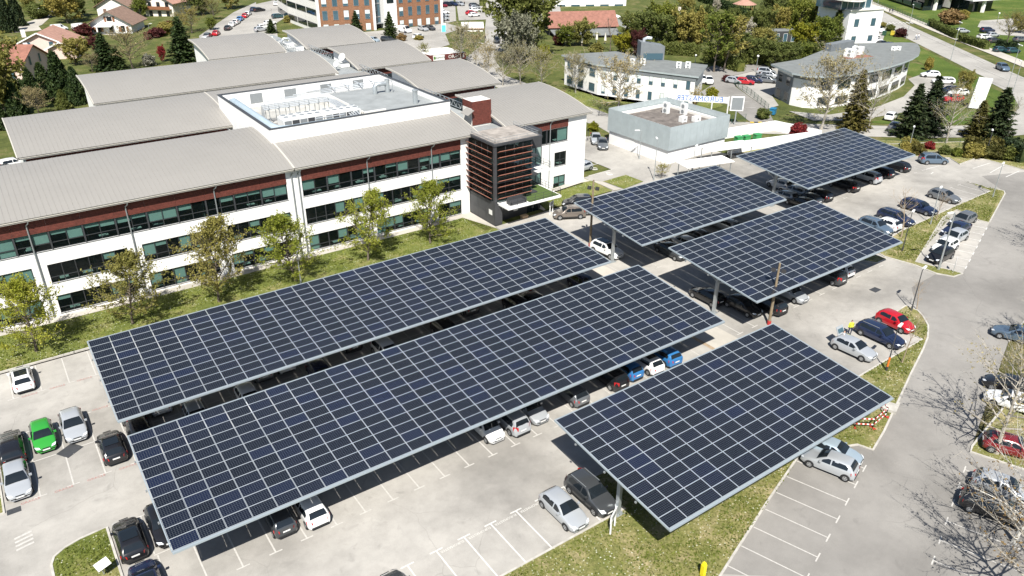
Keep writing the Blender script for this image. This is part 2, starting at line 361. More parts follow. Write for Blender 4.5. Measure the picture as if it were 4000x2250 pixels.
# ================================================================ solar canopies
PA, PB = 1.68, .9971
def panelmat():
    m = mat('solar_cells', (.010, .014, .03), .14, spec=.42); N, L, b = nodes(m)
    uv = N.new('ShaderNodeTexCoord').outputs['UV']; s = N.new('ShaderNodeSeparateXYZ'); L.new(uv, s.inputs[0])
    def grid(sock, n, wd):
        a = N.new('ShaderNodeMath'); a.operation = 'MULTIPLY'; a.inputs[1].default_value = n; L.new(sock, a.inputs[0])
        f = N.new('ShaderNodeMath'); f.operation = 'FRACT'; L.new(a.outputs[0], f.inputs[0])
        d = N.new('ShaderNodeMath'); d.operation = 'SUBTRACT'; d.inputs[1].default_value = .5; L.new(f.outputs[0], d.inputs[0])
        e = N.new('ShaderNodeMath'); e.operation = 'ABSOLUTE'; L.new(d.outputs[0], e.inputs[0])
        c = N.new('ShaderNodeMath'); c.operation = 'GREATER_THAN'; c.inputs[1].default_value = .5-wd; L.new(e.outputs[0], c.inputs[0]); return e.outputs[0], c.outputs[0]
    ex, gx = grid(s.outputs[0], 10, .035); ey, gy = grid(s.outputs[1], 6, .035)
    mx = N.new('ShaderNodeMath'); mx.operation = 'MAXIMUM'; L.new(gx, mx.inputs[0]); L.new(gy, mx.inputs[1])
    sm = N.new('ShaderNodeMath'); sm.operation = 'ADD'; L.new(ex, sm.inputs[0]); L.new(ey, sm.inputs[1])      # pseudo-square cell corners
    cr = N.new('ShaderNodeMath'); cr.operation = 'GREATER_THAN'; cr.inputs[1].default_value = .85; L.new(sm.outputs[0], cr.inputs[0])
    m2 = N.new('ShaderNodeMath'); m2.operation = 'MAXIMUM'; L.new(mx.outputs[0], m2.inputs[0]); L.new(cr.outputs[0], m2.inputs[1])
    oi = N.new('ShaderNodeObjectInfo')
    cell = ramp(N, L, oi.outputs['Random'], [(0., (.0055, .0076, .0135)), (.45, (.0068, .0095, .0175)), (.8, (.0078, .011, .023)), (1., (.007, .012, .034))])
    L.new(mixc(N, L, cell, (.085, .095, .105), m2.outputs[0]), b.inputs['Base Color'])
    return m
M_CELL = panelmat()
def panel_mesh():
    mb = MB(); W_, D_ = 1.645, .978; b = .020; t = .04
    x0, x1, y0, y1 = -W_/2, W_/2, -D_/2, D_/2
    mb.box(x0, x1, y0, y0+b, -t, 0, 0); mb.box(x0, x1, y1-b, y1, -t, 0, 0); mb.box(x0, x0+b, y0+b, y1-b, -t, 0, 0); mb.box(x1-b, x1, y0+b, y1-b, -t, 0, 0)
    mb.face([(x0+b,y0+b,-.004),(x1-b,y0+b,-.004),(x1-b,y1-b,-.004),(x0+b,y1-b,-.004)], 1)
    mb.face([(x0+b,y1-b,-.03),(x1-b,y1-b,-.03),(x1-b,y0+b,-.03),(x0+b,y0+b,-.03)], 2)
    me = mb.mesh('solar_panel', [M_ALU2, M_CELL, mat('panel_backsheet', (.10, .10, .10), .7)])
    uv = me.uv_layers.new(name='UVMap')
    for p in me.polygons:
        for li in p.loop_indices:
            c = me.vertices[me.loops[li].vertex_index].co; uv.data[li].uv = ((c.x-x0-b)/(W_-2*b), (c.y-y0-b)/(D_-2*b))
    return me
PANEL = panel_mesh()
def canopy(o, ncol, tilt, label, lights=()):
    """o: far west corner of the panel field; rows run down towards the south"""
    gx = (g(o[0])+g(o[0]+ncol*PA))/2
    t = thing('solar_canopy', label, 'solar canopy', (o[0], o[1], 0), 0, 'solar carport canopies'); ct, st = math.cos(tilt), math.sin(tilt)
    P = lambda x, s, dz=0.: (x, -s*ct-dz*st*0, o[2]-s*st+dz)         # along x, s metres down the slope
    L_, S_ = ncol*PA, 12*PB
    cells = [(i, j) for j in range(12) for i in range(ncol)]
    single = cells if len(cells) <= 300 else sorted(cells, key=lambda c: (c[0]+.5-1.5*0)*1.0+(12-c[1])*1.2)[:300]
    S1 = set(single); rest = MB(); uvs = []
    for (i, j) in cells:
        x = (i+.5)*PA; s = (j+.5)*PB
        if (i, j) in S1:
            q = link('panel', PANEL, t, P(x, s)); q.rotation_euler = (tilt, 0, 0)
        else: uvs.append((x, s))
    if uvs:                                                          # the far rest of a 360-panel field, one mesh
        src = PANEL; V = [v.co.copy() for v in src.vertices]; U = src.uv_layers[0].data; vs = []; fs = []; ms = []; uu = []
        for x, s in uvs:
            b = len(vs); c = Vector(P(x, s))
            vs += [(c.x+v.x, c.y+v.y*ct-v.z*st, c.z+v.y*st+v.z*ct) for v in V]
            for p in src.polygons:
                fs.append(tuple(b+k for k in p.vertices)); ms.append(p.material_index); uu += [U[li].uv[:] for li in p.loop_indices]
        me = bpy.data.meshes.new('panel_field'); me.from_pydata(vs, [], fs)
        for m_ in src.materials: me.materials.append(m_)
        me.polygons.foreach_set('material_index', ms); ul = me.uv_layers.new(name='UVMap'); ul.data.foreach_set('uv', [k for u in uu for k in u])
        link('panel_field', me, t)['kind'] = 'stuff'
    # purlins in steel, gutter along the low edge, edge trims
    for k in range(13):
        s = min(max(k*PB, .06), S_-.06); mb = MB(); mb.bar(P(0, s, -.085), P(L_, s, -.085), .07, .085); mb.build('purlin', M_GALV, t)
    mb = MB(); a, b = P(-.05, S_+.09), P(L_+.05, S_+.09); mb.bar((a[0],a[1],a[2]-.09), (b[0],b[1],b[2]-.09), .15, .15); mb.build('gutter', M_ALU, t)
    mb = MB(); a, b = P(-.02, -.05), P(L_+.02, -.05); mb.bar((a[0],a[1],a[2]-.05), (b[0],b[1],b[2]-.05), .07, .12); mb.build('edge_trim', M_ALU, t)
    for x in (-.045, L_+.045):
        mb = MB(); mb.bar(P(x, -.08, -.06), P(x, S_+.0, -.06), .07, .14); mb.build('edge_trim', M_ALU, t)
    nb = ncol//5+1; xs = [1.25+(L_-2.5)*k/(nb-1) for k in range(nb)]
    sp = 6.05
    for x in xs:
        mb = MB(); mb.bar(P(x, .25, -.26), P(x, S_-.25, -.26), .16, .24); mb.build('rafter', M_GALV, t)
        gz = g(o[0]+x); top = P(x, sp, -.4)
        mb = MB(); mb.box(x-.13,x+.13,top[1]-.16,top[1]+.16,gz,top[2]); mb.box(x-.35,x+.35,top[1]-.35,top[1]+.35,gz-.1,gz+.09); mb.build('post', M_GALV, t)
        for e in (2.4, -2.4):
            q = P(x, sp+e, -.36); mb = MB(); mb.bar((x, top[1], top[2]-1.0), q, .10, .12); mb.build('brace', M_GALV, t)
    for x in lights:
        mb = MB(); p = P(x, S_-3.2, -.5); mb.box(-.14,.14,-.10,.10,-.12,.12); mb.bar((0,0,.1),(0,0,.35),.05,.05); mb.build('floodlight', M_PLAST, t, loc=(p[0]-.5 if x < 2 else p[0], p[1], p[2]))
    for j in (2.6, 5.8, 9.0): mb = MB(); p = P(-.14, j, -.2); mb.box(p[0]-.06,p[0]+.04,p[1]-.07,p[1]+.07,p[2]-.12,p[2]); mb.build('bracket', M_GREY, t)
    return t
canopy((2.591, 68.475, 5.0), 30, .094, 'long solar panel canopy nearest the white three-storey offices')
canopy((2.745, 52.356, 5.01), 30, .097, 'long solar panel canopy running through the middle of the car park')
canopy((29.307, 35.983, 5.21), 15, .097, 'low near solar canopy beside the grass and slanted bays, three post rows')
canopy((57.272, 52.005, 6.12), 15, .105, 'solar canopy behind the leaning timber pole with a black floodlight')
canopy((56.849, 67.652, 6.41), 15, .101, 'solar canopy in front of the grey metal-clad block')
canopy((85.671, 67.130, 7.27), 15, .099, 'farthest solar canopy, by the hedge and dark spruces')

# ================================================================ the three-storey office complex
off = thing('office_building', 'white three-storey office complex with parallel curved grey metal roofs', 'building')
def wall(name, y, x0, x1, z0, z1, holes, parent, m=None, d=.18):
    """a wall facing south at y with openings (x0,x1,z0,z1) and reveals of depth d"""
    xs = sorted({x0, x1, *[h[0] for h in holes], *[h[1] for h in holes]}); zs = sorted({z0, z1, *[h[2] for h in holes], *[h[3] for h in holes]})
    mb = MB()
    for a, b in zip(xs, xs[1:]):
        for c, e in zip(zs, zs[1:]):
            mx, mz = (a+b)/2, (c+e)/2
            if any(h[0] < mx < h[1] and h[2] < mz < h[3] for h in holes): continue
            mb.face([(a,y,c),(b,y,c),(b,y,e),(a,y,e)])
    for h in holes:
        a, b, c, e = h; Y = y+d
        mb.face([(a,y,c),(a,Y,c),(a,Y,e),(a,y,e)][::-1]); mb.face([(b,y,c),(b,Y,c),(b,Y,e),(b,y,e)])
        mb.face([(a,y,c),(b,y,c),(b,Y,c),(a,Y,c)][::-1]); mb.face([(a,y,e),(b,y,e),(b,Y,e),(a,Y,e)])
    return mb.build(name, m or M_WHITE, parent)
def strip_window(x0, x1, z0, z1, y, parent, nmod, rs, blinds=.55, mull=.16, transom=.36, halves=2):
    """dark framed strip window: wide mullions, each bay split in two lights above a lower vent light"""
    Y = y+.10; fr = MB(); t = .06
    fr.box(x0,x1,Y-.03,Y+.05,z0,z0+t); fr.box(x0,x1,Y-.03,Y+.05,z1-t,z1); fr.box(x0,x0+t,Y-.03,Y+.05,z0+t,z1-t); fr.box(x1-t,x1,Y-.03,Y+.05,z0+t,z1-t)
    fr.box(x0-.04,x1+.04,y-.05,y+.10,z0-.045,z0-.003)
    w_ = (x1-x0)/nmod; zt = z0+(z1-z0)*transom; panes = []
    for k in range(nmod):
        a, b = x0+k*w_, x0+(k+1)*w_
        if k: fr.box(a-mull/2,a+mull/2,y-.02,Y+.06,z0+t,z1-t)
        la = a+(mull/2 if k else t); lb = b-(mull/2 if k < nmod-1 else t)
        fr.box(la,lb,Y-.02,Y+.04,zt-.035,zt+.035)
        for h in range(halves):
            pa = la+(lb-la)*h/halves; pb = la+(lb-la)*(h+1)/halves
            if h: fr.box(pa-.035,pa+.035,Y-.021,Y+.041,z0+t,z1-t)
            panes += [(pa+.03,pb-.03,zt+.03,z1-t,1),(pa+.03,pb-.03,z0+t,zt-.03,0)]
    win = fr.build('window', M_DARK, parent)
    for (a, b, c, e, upper) in panes:
        mb = MB(); mb.face([(a,Y+.01,c),(b,Y+.01,c),(b,Y+.01,e),(a,Y+.01,e)]); mb.build('pane', M_GLASS, win)
        if upper and rs.random() < blinds:
            drop = rs.choice((1., 1., .9, .55, .4)); mb = MB(); mb.face([(a,Y+.09,e-(e-c)*drop),(b,Y+.09,e-(e-c)*drop),(b,Y+.09,e),(a,Y+.09,e)]); mb.build('blind', M_BLIND, win)
            if drop == 1. and rs.random() < .3:
                mb = MB(); mb.face([(a,Y+.09,z0+.05),(b,Y+.09,z0+.05),(b,Y+.09,zt),(a,Y+.09,zt)]); mb.build('blind', M_BLIND, win)
    for k in range(nmod):
        if rs.random() < .75:
            a = x0+(k+rs.uniform(.15,.5))*w_; mb = MB(); mb.box(a,a+rs.uniform(.7,1.2),Y+.35,Y+.95,z0+.12,z0+.17); mb.box(a+.1,a+.5,Y+.4,Y+.6,z0+.17,z0+.17+rs.uniform(.08,.35)); mb.build('desk', M_DESK, win)
    return win
rs = random.Random(3)
YF = 85.45
f2 = [(-13,27.5,7.5,9.5),(29.35,51.5,7.5,9.5)]
f1 = [(-7.55,.25),(1.62,9.3),(10.77,18.4),(19.95,27.5),(29.38,37.05),(38.57,46.22),(47.73,51.45)]
holes = list(f2)+[(a,b,3.85,5.95) for a, b in f1]+[(a,b,.32,2.36) for a, b in f1]
wall('front_wall', YF, -14, 52.8, -.3, 11.0, holes, off)
for a, b, c, e in f2: strip_window(a, b, c, e, YF, off, round((b-a)/3.05), rs, .74)
for a, b in f1:
    n = 1 if b-a < 4 else 3
    strip_window(a, b, 3.85, 5.95, YF, off, n, rs, .5, mull=.08, transom=.30); strip_window(a, b, .32, 2.36, YF, off, n, rs, .6, mull=.08, transom=.30)
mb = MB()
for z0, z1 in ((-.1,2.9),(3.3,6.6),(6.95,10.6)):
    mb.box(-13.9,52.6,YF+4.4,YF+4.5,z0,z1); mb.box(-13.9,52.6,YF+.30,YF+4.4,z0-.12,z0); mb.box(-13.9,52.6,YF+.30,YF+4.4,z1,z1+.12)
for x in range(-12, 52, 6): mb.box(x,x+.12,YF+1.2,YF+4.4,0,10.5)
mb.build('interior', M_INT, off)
# timber cladding band: one panel for each bay between the joints
def cladding(x0, x1, z0, z1, y, parent, step=3.05, d=.06):
    n = max(1, round((x1-x0)/step))
    for k in range(n):
        a, b = x0+(x1-x0)*k/n, x0+(x1-x0)*(k+1)/n; mb = MB(); nb = max(3, int((z1-z0)/.14)); h = (z1-z0)/nb
        for j in range(nb): mb.box(a+.008,b-.008,y-d-.012*(j % 2),y-.003,z0+j*h+.008,z0+(j+1)*h-.004)
        mb.build('cladding_panel', M_TIMBER, parent)
cladding(-13, 27.5, 9.5, 10.95, YF, off); cladding(29.35, 51.5, 9.5, 10.95, YF, off)
for x in (.9, 10.05, 19.2, 28.15, 28.95, 37.85, 47.0):
    mb = MB(); mb.tube([(x+.25,84.85,11.1),(x+.2,84.95,10.85),(x,85.25,10.6),(x,85.30,10.3),(x,85.30,.05)], .075, 6); mb.build('downpipe', M_GREY, off, smooth=40)

RD, RZ0, RISE, BUL = 13.4, 11.42, 1.9, .5
def prof(t): return (t*RD, RISE*t+4*BUL*t*(1-t))
def sheet_mesh(w_, t0=0., n=9):
    mb = MB()
    P = [prof(t0+(1-t0)*k/n) for k in range(n+1)]
    for a, b in zip(P, P[1:]):
        mb.face([(0,a[0],a[1]),(w_,a[0],a[1]),(w_,b[0],b[1]),(0,b[0],b[1])])
        mb.face([(w_-.025,a[0],a[1]+.03),(w_+.025,a[0],a[1]+.03),(w_+.025,b[0],b[1]+.03),(w_-.025,b[0],b[1]+.03)])
        mb.face([(w_-.025,a[0],a[1]),(w_-.025,a[0],a[1]+.03),(w_-.025,b[0],b[1]+.03),(w_-.025,b[0],b[1])][::-1])
    a = P[0]; mb.face([(w_-.025,a[0],a[1]),(w_+.025,a[0],a[1]),(w_+.025,a[0],a[1]+.03),(w_-.025,a[0],a[1]+.03)])
    return mb.mesh('roof_sheet', M_ROOF, smooth=25)
SW = .508
SHEET = sheet_mesh(SW); SHEET_T = sheet_mesh(SW, .41, 6)
def wing(x0, x1, y, single=True, t0=0., body=True, z=RZ0):
    """curved monopitch roof with its eaves gutter to the south, verge trims and soffit"""
    n = round((x1-x0)/SW); sw = (x1-x0)/n; mb = MB(); K = 9
    P = [prof(t0+(1-t0)*k/K) for k in range(K+1)]
    for a, b in zip(P, P[1:]): mb.face([(x0,y+a[0],z+a[1]-.16),(x1,y+a[0],z+a[1]-.16),(x1,y+b[0],z+b[1]-.16),(x0,y+b[0],z+b[1]-.16)][::-1])
    mb.face([(x0,y+P[-1][0],z+P[-1][1]-.2),(x1,y+P[-1][0],z+P[-1][1]-.2),(x1,y+P[-1][0],z+P[-1][1]-.003),(x0,y+P[-1][0],z+P[-1][1]-.003)][::-1])
    roof = mb.build('roof', M_TRIM, off)
    me = SHEET if t0 == 0 else SHEET_T
    if single:
        for k in range(n):
            q = link('roof_sheet', me, roof, (x0+k*sw, y, z)); q.scale = (sw/SW, 1, 1)
    else:
        vs, fs = [], []; V = [v.co[:] for v in me.vertices]; F = [tuple(p.vertices) for p in me.polygons]
        for k in range(n):
            b = len(vs); vs += [(x0+k*sw+v[0]*sw/SW, y+v[1], z+v[2]) for v in V]; fs += [tuple(b+i for i in f) for f in F]
        m2 = bpy.data.meshes.new('roof_sheets'); m2.from_pydata(vs, [], fs); m2.materials.append(M_ROOF); link('roof_sheets', m2, roof)['kind'] = 'stuff'
    if t0 == 0:
        mb = MB(); mb.box(x0-.1,x1+.1,y+.08,y+.30,z-.32,z-.01); mb.build('eaves_gutter', M_TRIM, off)
    for x in (x0-.05, x1+.05):
        mb = MB()
        for a, b in zip(P, P[1:]): mb.bar((x,y+a[0],z+a[1]-.08), (x,y+b[0],z+b[1]-.08), .14, .26)
        mb.build('verge_trim', M_TRIM, off)
    if body:
        yb = y+RD-1.0; mb = MB(); yf = y+.75; xa, xb = x0+.55, x1-.55
        pts = [(yf,-.3),(yb,-.3),(yb,z+prof((yb-y)/RD)[1]-.2)]+[(y+prof(t)[0],z+prof(t)[1]-.2) for t in (.8,.6,.4,.2)]+[(yf,z+prof(.06)[1]-.2)]
        mb.face([(xa,p[0],p[1]) for p in pts][::-1]); mb.face([(xb,p[0],p[1]) for p in pts]); mb.face([(xa,yb,-.3),(xb,yb,-.3),(xb,yb,z+1.6),(xa,yb,z+1.6)][::-1])
        if body == 'full':
            mb.face([(xa,yf,-.3),(xb,yf,-.3),(xb,yf,z-.1),(xa,yf,z-.1)])
        mb.build('end_walls', M_WHITE, off)
    return roof
wing(-14, 28.38, 84.7, body=None); wing(28.46, 54.0, 84.7, body=None)
mb = MB(); P = [prof(k/9) for k in range(10)]
for a, b in zip(P, P[1:]): mb.bar((28.42,84.7+a[0],RZ0+a[1]+.03), (28.42,84.7+b[0],RZ0+b[1]+.03), .22, .10)
mb.build('expansion_joint', M_TRIM, off)
mb = MB(); mb.face([(-13.6,97.2,-.3),(28.9,97.2,-.3),(28.9,97.2,13.0),(-13.6,97.2,13.0)][::-1]); mb.face([(52.8,YF,-.3),(52.8,97,-.3),(52.8,97,12.9),(52.8,92,12.6),(52.8,88,12.2),(52.8,YF,11.3)]); mb.build('rear_wall', M_WHITE, off)
wing(2.4, 28.4, 107.2, body='full'); wing(28.45, 54.3, 107.2, t0=.41, body=None)
wing(14.6, 54.0, 130.7, single=False, body='full'); wing(38.5, 53.6, 155.2, single=False, body='full')
wing(58.7, 73.9, 84.9, body=True); wing(58.9, 73.4, 108.1, body='full'); wing(58.2, 73.1, 131.2, single=False, body='full'); wing(58.1, 73.1, 155.4, single=False, body='full')
# upper windows and cladding of the rear wings that show over the courts
for x0, x1, y in ((3.2,27.6,107.95),(15.4,53.2,131.45),(59.6,72.6,108.85),(58.9,72.4,131.95),(58.8,72.4,156.15)):
    cladding(x0, x1, 9.9, 10.9, y-.01, off, 4.0)
    mb = MB(); mb.box(x0,x1,y-.06,y-.005,7.4,9.85); w_ = mb.build('window', M_DGLASS, off)
    for k in range(int((x1-x0)/3)): mb = MB(); mb.box(x0+k*3-.05,x0+k*3+.05,y-.09,y-.061,7.4,9.85); mb.build('mullion', M_DARK, w_)
# east wing front
wall('front_wall', YF, 59.3, 73.35, -.3, 11.2, [(62.2,69.9,7.7,9.75),(67.55,69.75,4.05,6.15),(67.5,69.7,.45,2.52)], off)
strip_window(62.2,69.9,7.7,9.75,YF,off,2,rs,.3,transom=.05); strip_window(67.55,69.75,4.05,6.15,YF,off,1,rs,.3,transom=.42); strip_window(67.5,69.7,.45,2.52,YF,off,1,rs,.9,transom=.42)
mb = MB(); mb.box(59.5,73.2,YF+3,YF+3.1,0,10.8); mb.build('interior', M_INT, off)
cladding(62.2, 69.9, 9.8, 10.9, YF, off, 3.8)
mb = MB(); mb.tube([(66.7,85.0,11.1),(66.6,85.28,10.75),(66.55,85.3,10.4),(66.5,85.3,.1)], .07, 6); mb.build('downpipe', M_GREY, off, smooth=40)

# spine between the wings: flat roof with lattice guard rails
mb = MB(); mb.box(53.5,58.9,85.2,178,10.2,11.1,0); mb.box(53.4,53.6,98,178,11.1,11.35,1); mb.build('spine_roof', [M_SLAB, M_WHITE2], off)
mb = MB(); mb.box(53.5,58.9,85.3,97,-.2,10.2); mb.build('spine_wall', M_ANTH, off)
for (x, y0, y1) in ((58.95,97.5,109),(58.6,121,132.5),(58.4,144,156.5),(54.6,148,178)):
    mb = MB(); k = y0
    for zz in (11.35, 12.15): mb.bar((x+.25*(zz-11),y0,zz),(x+.25*(zz-11),y1,zz),.07,.07)
    while k < y1-1.2:
        mb.bar((x+.09,k,11.35),(x+.29,k,12.15),.05,.05); mb.bar((x+.09,k,11.35),(x+.29,k+1.3,12.15),.05,.05); k += 1.3
    mb.build('lattice_guard', M_GALV, off)

# plant enclosure on the roof
EX0, EX1, EY0, EY1, EZ = 28.2, 53.5, 91.2, 112.6, 14.5
mb = MB()
mb.box(EX0,EX1,EY0,EY0+.3,11.2,EZ); mb.box(EX0,EX1,EY1-.3,EY1,11.2,EZ); mb.box(EX0,EX0+.3,EY0+.3,EY1-.3,10.4,EZ); mb.box(EX1-.3,EX1,EY0+.3,EY1-.3,11.0,EZ)
mb.build('plant_parapet', M_WHITE, off)
mb = MB(); z = EZ
mb.box(EX0-.05,EX1+.05,EY0-.06,EY0+.36,z,z+.07); mb.box(EX0-.05,EX1+.05,EY1-.36,EY1+.06,z,z+.07); mb.box(EX0-.05,EX0+.36,EY0+.36,EY1-.36,z,z+.07); mb.box(EX1-.36,EX1+.05,EY0+.36,EY1-.36,z,z+.07)
mb.build('coping', M_ANTH, off)
mb = MB(); mb.box(EX0+.3,EX1-.3,EY0+.3,EY1-.3,12.0,12.25); mb.build('plant_floor', mat('plant_floor_concrete', (.42,.41,.38), .9, var=.2, vs=.6), off)
mb = MB(); mb.prism([(42.4,94.9),(45.5,94.9),(45.5,91.52),(53.18,91.52),(53.18,107.6),(42.4,107.6)], 12.26, 13.75); mb.build('plant_room_roof', M_SLAB, off)
mb = MB(); mb.box(42.25,42.398,94.8,107.7,12.26,13.88); mb.box(42.25,45.498,94.7,94.898,12.26,13.88); mb.build('plant_room_edge', M_WHITE2, off)
for x in (33.5,38.6,44.2,49.5):
    mb = MB(); mb.box(x-.9,x+.9,EY1-.33,EY1-.305,12.7,14.1); mb.build('louvre_opening', M_GREY, off)

# stair tower with terracotta louvres
TX0, TX1, TY0, TY1 = 52.8, 60.3, 79.2, 85.2
mb = MB(); mb.box(TX0,TX0+.2,TY0,TY1,0,3.55); mb.box(TX0+.2,TX1+.9,TY0+1.1,TY0+1.25,.1,3.3); mb.box(TX0,TX0+.35,TY0,TY0+.35,3.55,11.3); mb.box(TX0+.2,TX0+1.2,TY0,TY0+.2,0,3.3); mb.build('tower_base', M_ANTH, off)
for k in range(3):
    for zz in (0.05,1.8):
        mb = MB(); mb.box(TX0-.02,TX0-.002,TY0+.1+k*2,TY0+2.05+k*2,zz,zz+1.7); mb.build('wall_panel', M_ANTH, off)
for z0 in (3.6,6.2,8.8):
    mb = MB(); mb.box(TX0+.4,TX1-.2,TY0+.35,TY1,z0-.25,z0); mb.build('floor_slab', M_ANTH, off)
for k in range(4):
    for zz in (3.6,6.2,8.8):
        a = TY0+.35+k*1.45; mb = MB(); mb.face([(TX0+.12,a+1.4,zz+.02),(TX0+.12,a,zz+.02),(TX0+.12,a,zz+2.3),(TX0+.12,a+1.4,zz+2.3)]); mb.build('pane', M_GLASS, off)
for k in range(4):
    for zz in (3.6,6.2,8.8):
        a = TX0+.4+k*1.4; mb = MB(); mb.face([(a,TY0+.12,zz+.02),(a+1.36,TY0+.12,zz+.02),(a+1.36,TY0+.12,zz+2.3),(a,TY0+.12,zz+2.3)]); mb.build('pane', M_GLASS, off)
mb = MB()
for k in range(5): a = TY0+.3+k*1.45; mb.box(TX0+.08,TX0+.16,a-.04,a+.04,3.6,11.2)
for k in range(5): a = TX0+.38+k*1.4; mb.box(a-.04,a+.04,TY0+.08,TY0+.16,3.6,11.2)
mb.build('mullions', M_DARK, off)['kind'] = 'stuff'
M_TERRA = mat('terracotta_louvre', (.30,.125,.085), .8, var=.12, vs=2)
for k in range(9):
    z = 4.12+k*.795
    for a, b in ((TY0+.5,TY0+3.2),(TY0+3.3,TY1+.2)):
        mb = MB(); mb.bar((TX0-.32,a,z-.02),(TX0-.32,b,z-.02),.06,.50,up=(-.85,0,.53)); mb.build('louvre', M_TERRA, off)
    for a, b in ((TX0+.4,TX0+3.0),(TX0+3.1,TX0+5.7)):
        mb = MB(); mb.bar((a,TY0-.32,z),(b,TY0-.32,z),.06,.50,up=(0,-.85,.53)); mb.build('louvre', M_TERRA, off)
mb = MB(); mb.box(TX0-.1,TX1+.1,TY0-.1,TY1+.3,11.2,11.5,0); mb.box(TX0+.2,TX1-.2,TY0+.2,TY1+.2,11.5,11.53,1); mb.build('tower_roof', [M_ANTH, mat('tower_roof_gravel', (.30,.27,.24), .95, var=.35, vs=.9)], off)
mb = MB(); zr = 12.05
for a, b in (((TX0+.3,TY0+.3),(TX1-.3,TY0+.3)),((TX1-.3,TY0+.3),(TX1-.3,TY1)),((TX0+.3,TY0+.3),(TX0+.3,TY1))):
    for q in (11.75, zr): mb.bar((*a,q),(*b,q),.035,.035)
    n = 4
    for k in range(n+1):
        x = a[0]+(b[0]-a[0])*k/n; y = a[1]+(b[1]-a[1])*k/n; mb.bar((x,y,11.5),(x,y,zr),.03,.03)
mb.build('guard_rail', M_GALV, off)
# set-back glazed lobby, small balcony and the big terrace
mb = MB(); mb.box(58.6,62.7,82.1,85.3,.1,3.3); mb.build('lobby_base', M_ANTH, off)
mb = MB(); mb.box(58.7,62.6,82.1,82.2,8.8,11.2); mb.box(58.7,62.6,82.2,85.3,11.0,11.25); mb.build('lobby_top', M_ANTH, off)
for zz in (3.4,6.4):
    for k in range(4):
        a = 58.75+k*.97; mb = MB(); mb.face([(a,82.15,zz),(a+.9,82.15,zz),(a+.9,82.15,zz+2.4),(a,82.15,zz+2.4)]); mb.build('pane', M_GLASS, off)
        mb = MB(); mb.box(a+.9,a+.97,82.1,82.2,zz,zz+2.4); mb.build('mullion', M_DARK, off)
mb = MB(); mb.box(58.7,63.2,80.6,85.4,5.75,5.95); mb.build('balcony', M_WHITE, off)
mb = MB(); mb.box(53.4,62.2,76.9,82.1,3.1,3.4); mb.build('terrace', M_WHITE, off)
mb = MB(); mb.box(57.0,62.0,77.1,82,3.4,3.43); mb.build('grass_mat', mat('artificial_grass', (.065,.105,.022), .95, var=.2, vs=5), off)
for nm, pts, z in (('balcony_rail',[(58.8,80.7),(63.1,80.7),(63.1,85.3)],5.95),('terrace_rail',[(53.5,77.0),(62.1,77.0),(62.1,82)],3.4)):
    mb = MB()
    for a, b in zip(pts, pts[1:]):
        for q in (.3,.6,1.0): mb.bar((*a,z+q),(*b,z+q),.03,.03)
        n = max(2, int(math.dist(a,b)/1.4))
        for k in range(n+1): x = a[0]+(b[0]-a[0])*k/n; y = a[1]+(b[1]-a[1])*k/n; mb.bar((x,y,z),(x,y,z+1.0),.035,.035)
    mb.build(nm, M_ANTH, off)
for k in range(2):
    mb = MB(); mb.box(58.9+k*1.0,59.8+k*1.0,TY0+1.05,TY0+1.09,.15,2.5); d = mb.build('door', M_DGLASS, off); mb = MB(); mb.box(59.7+k*.2,59.74+k*.2,TY0+1.0,TY0+1.04,1.0,1.3); mb.build('handle', M_GALV, d)
for k in range(5):
    mb = MB(); mb.box(54.2+k*.9,54.8+k*.9,TY0+1.05,TY0+1.09,1.9,2.15); mb.build('vent', M_GREY, off)
mb = MB(); mb.box(56.6,57.3,TY0+1.04,TY0+1.08,1.2,2.1); mb.build('notice', M_PLAST, off)
mb = MB(); mb.box(TX0-.03,TX0-.012,TY0+.6,TY0+1.4,1.6,2.3); mb.build('notice', M_PLAST, off)
# rust-red timber box over the lift
mb = MB(); mb.box(55.6,58.6,88.8,91.2,11.1,14.6); lift = mb.build('lift_overrun', M_WHITE2, off)
for k in range(14):
    mb = MB(); mb.box(55.55,58.65,88.72,88.795,11.3+k*.235,11.3+k*.235+.22); mb.build('plank', M_TIMBER, lift)
    mb = MB(); mb.box(55.53,55.595,88.8,91.2,11.3+k*.235,11.3+k*.235+.22); mb.build('plank', M_TIMBER if k > 9 else M_WHITE2, lift)
mb = MB(); mb.bar((54.4,89,13.0),(55.4,89,13.6),2.0,.05,up=(0,0,1)); mb.build('canopy_sheet', M_ROOF, lift)

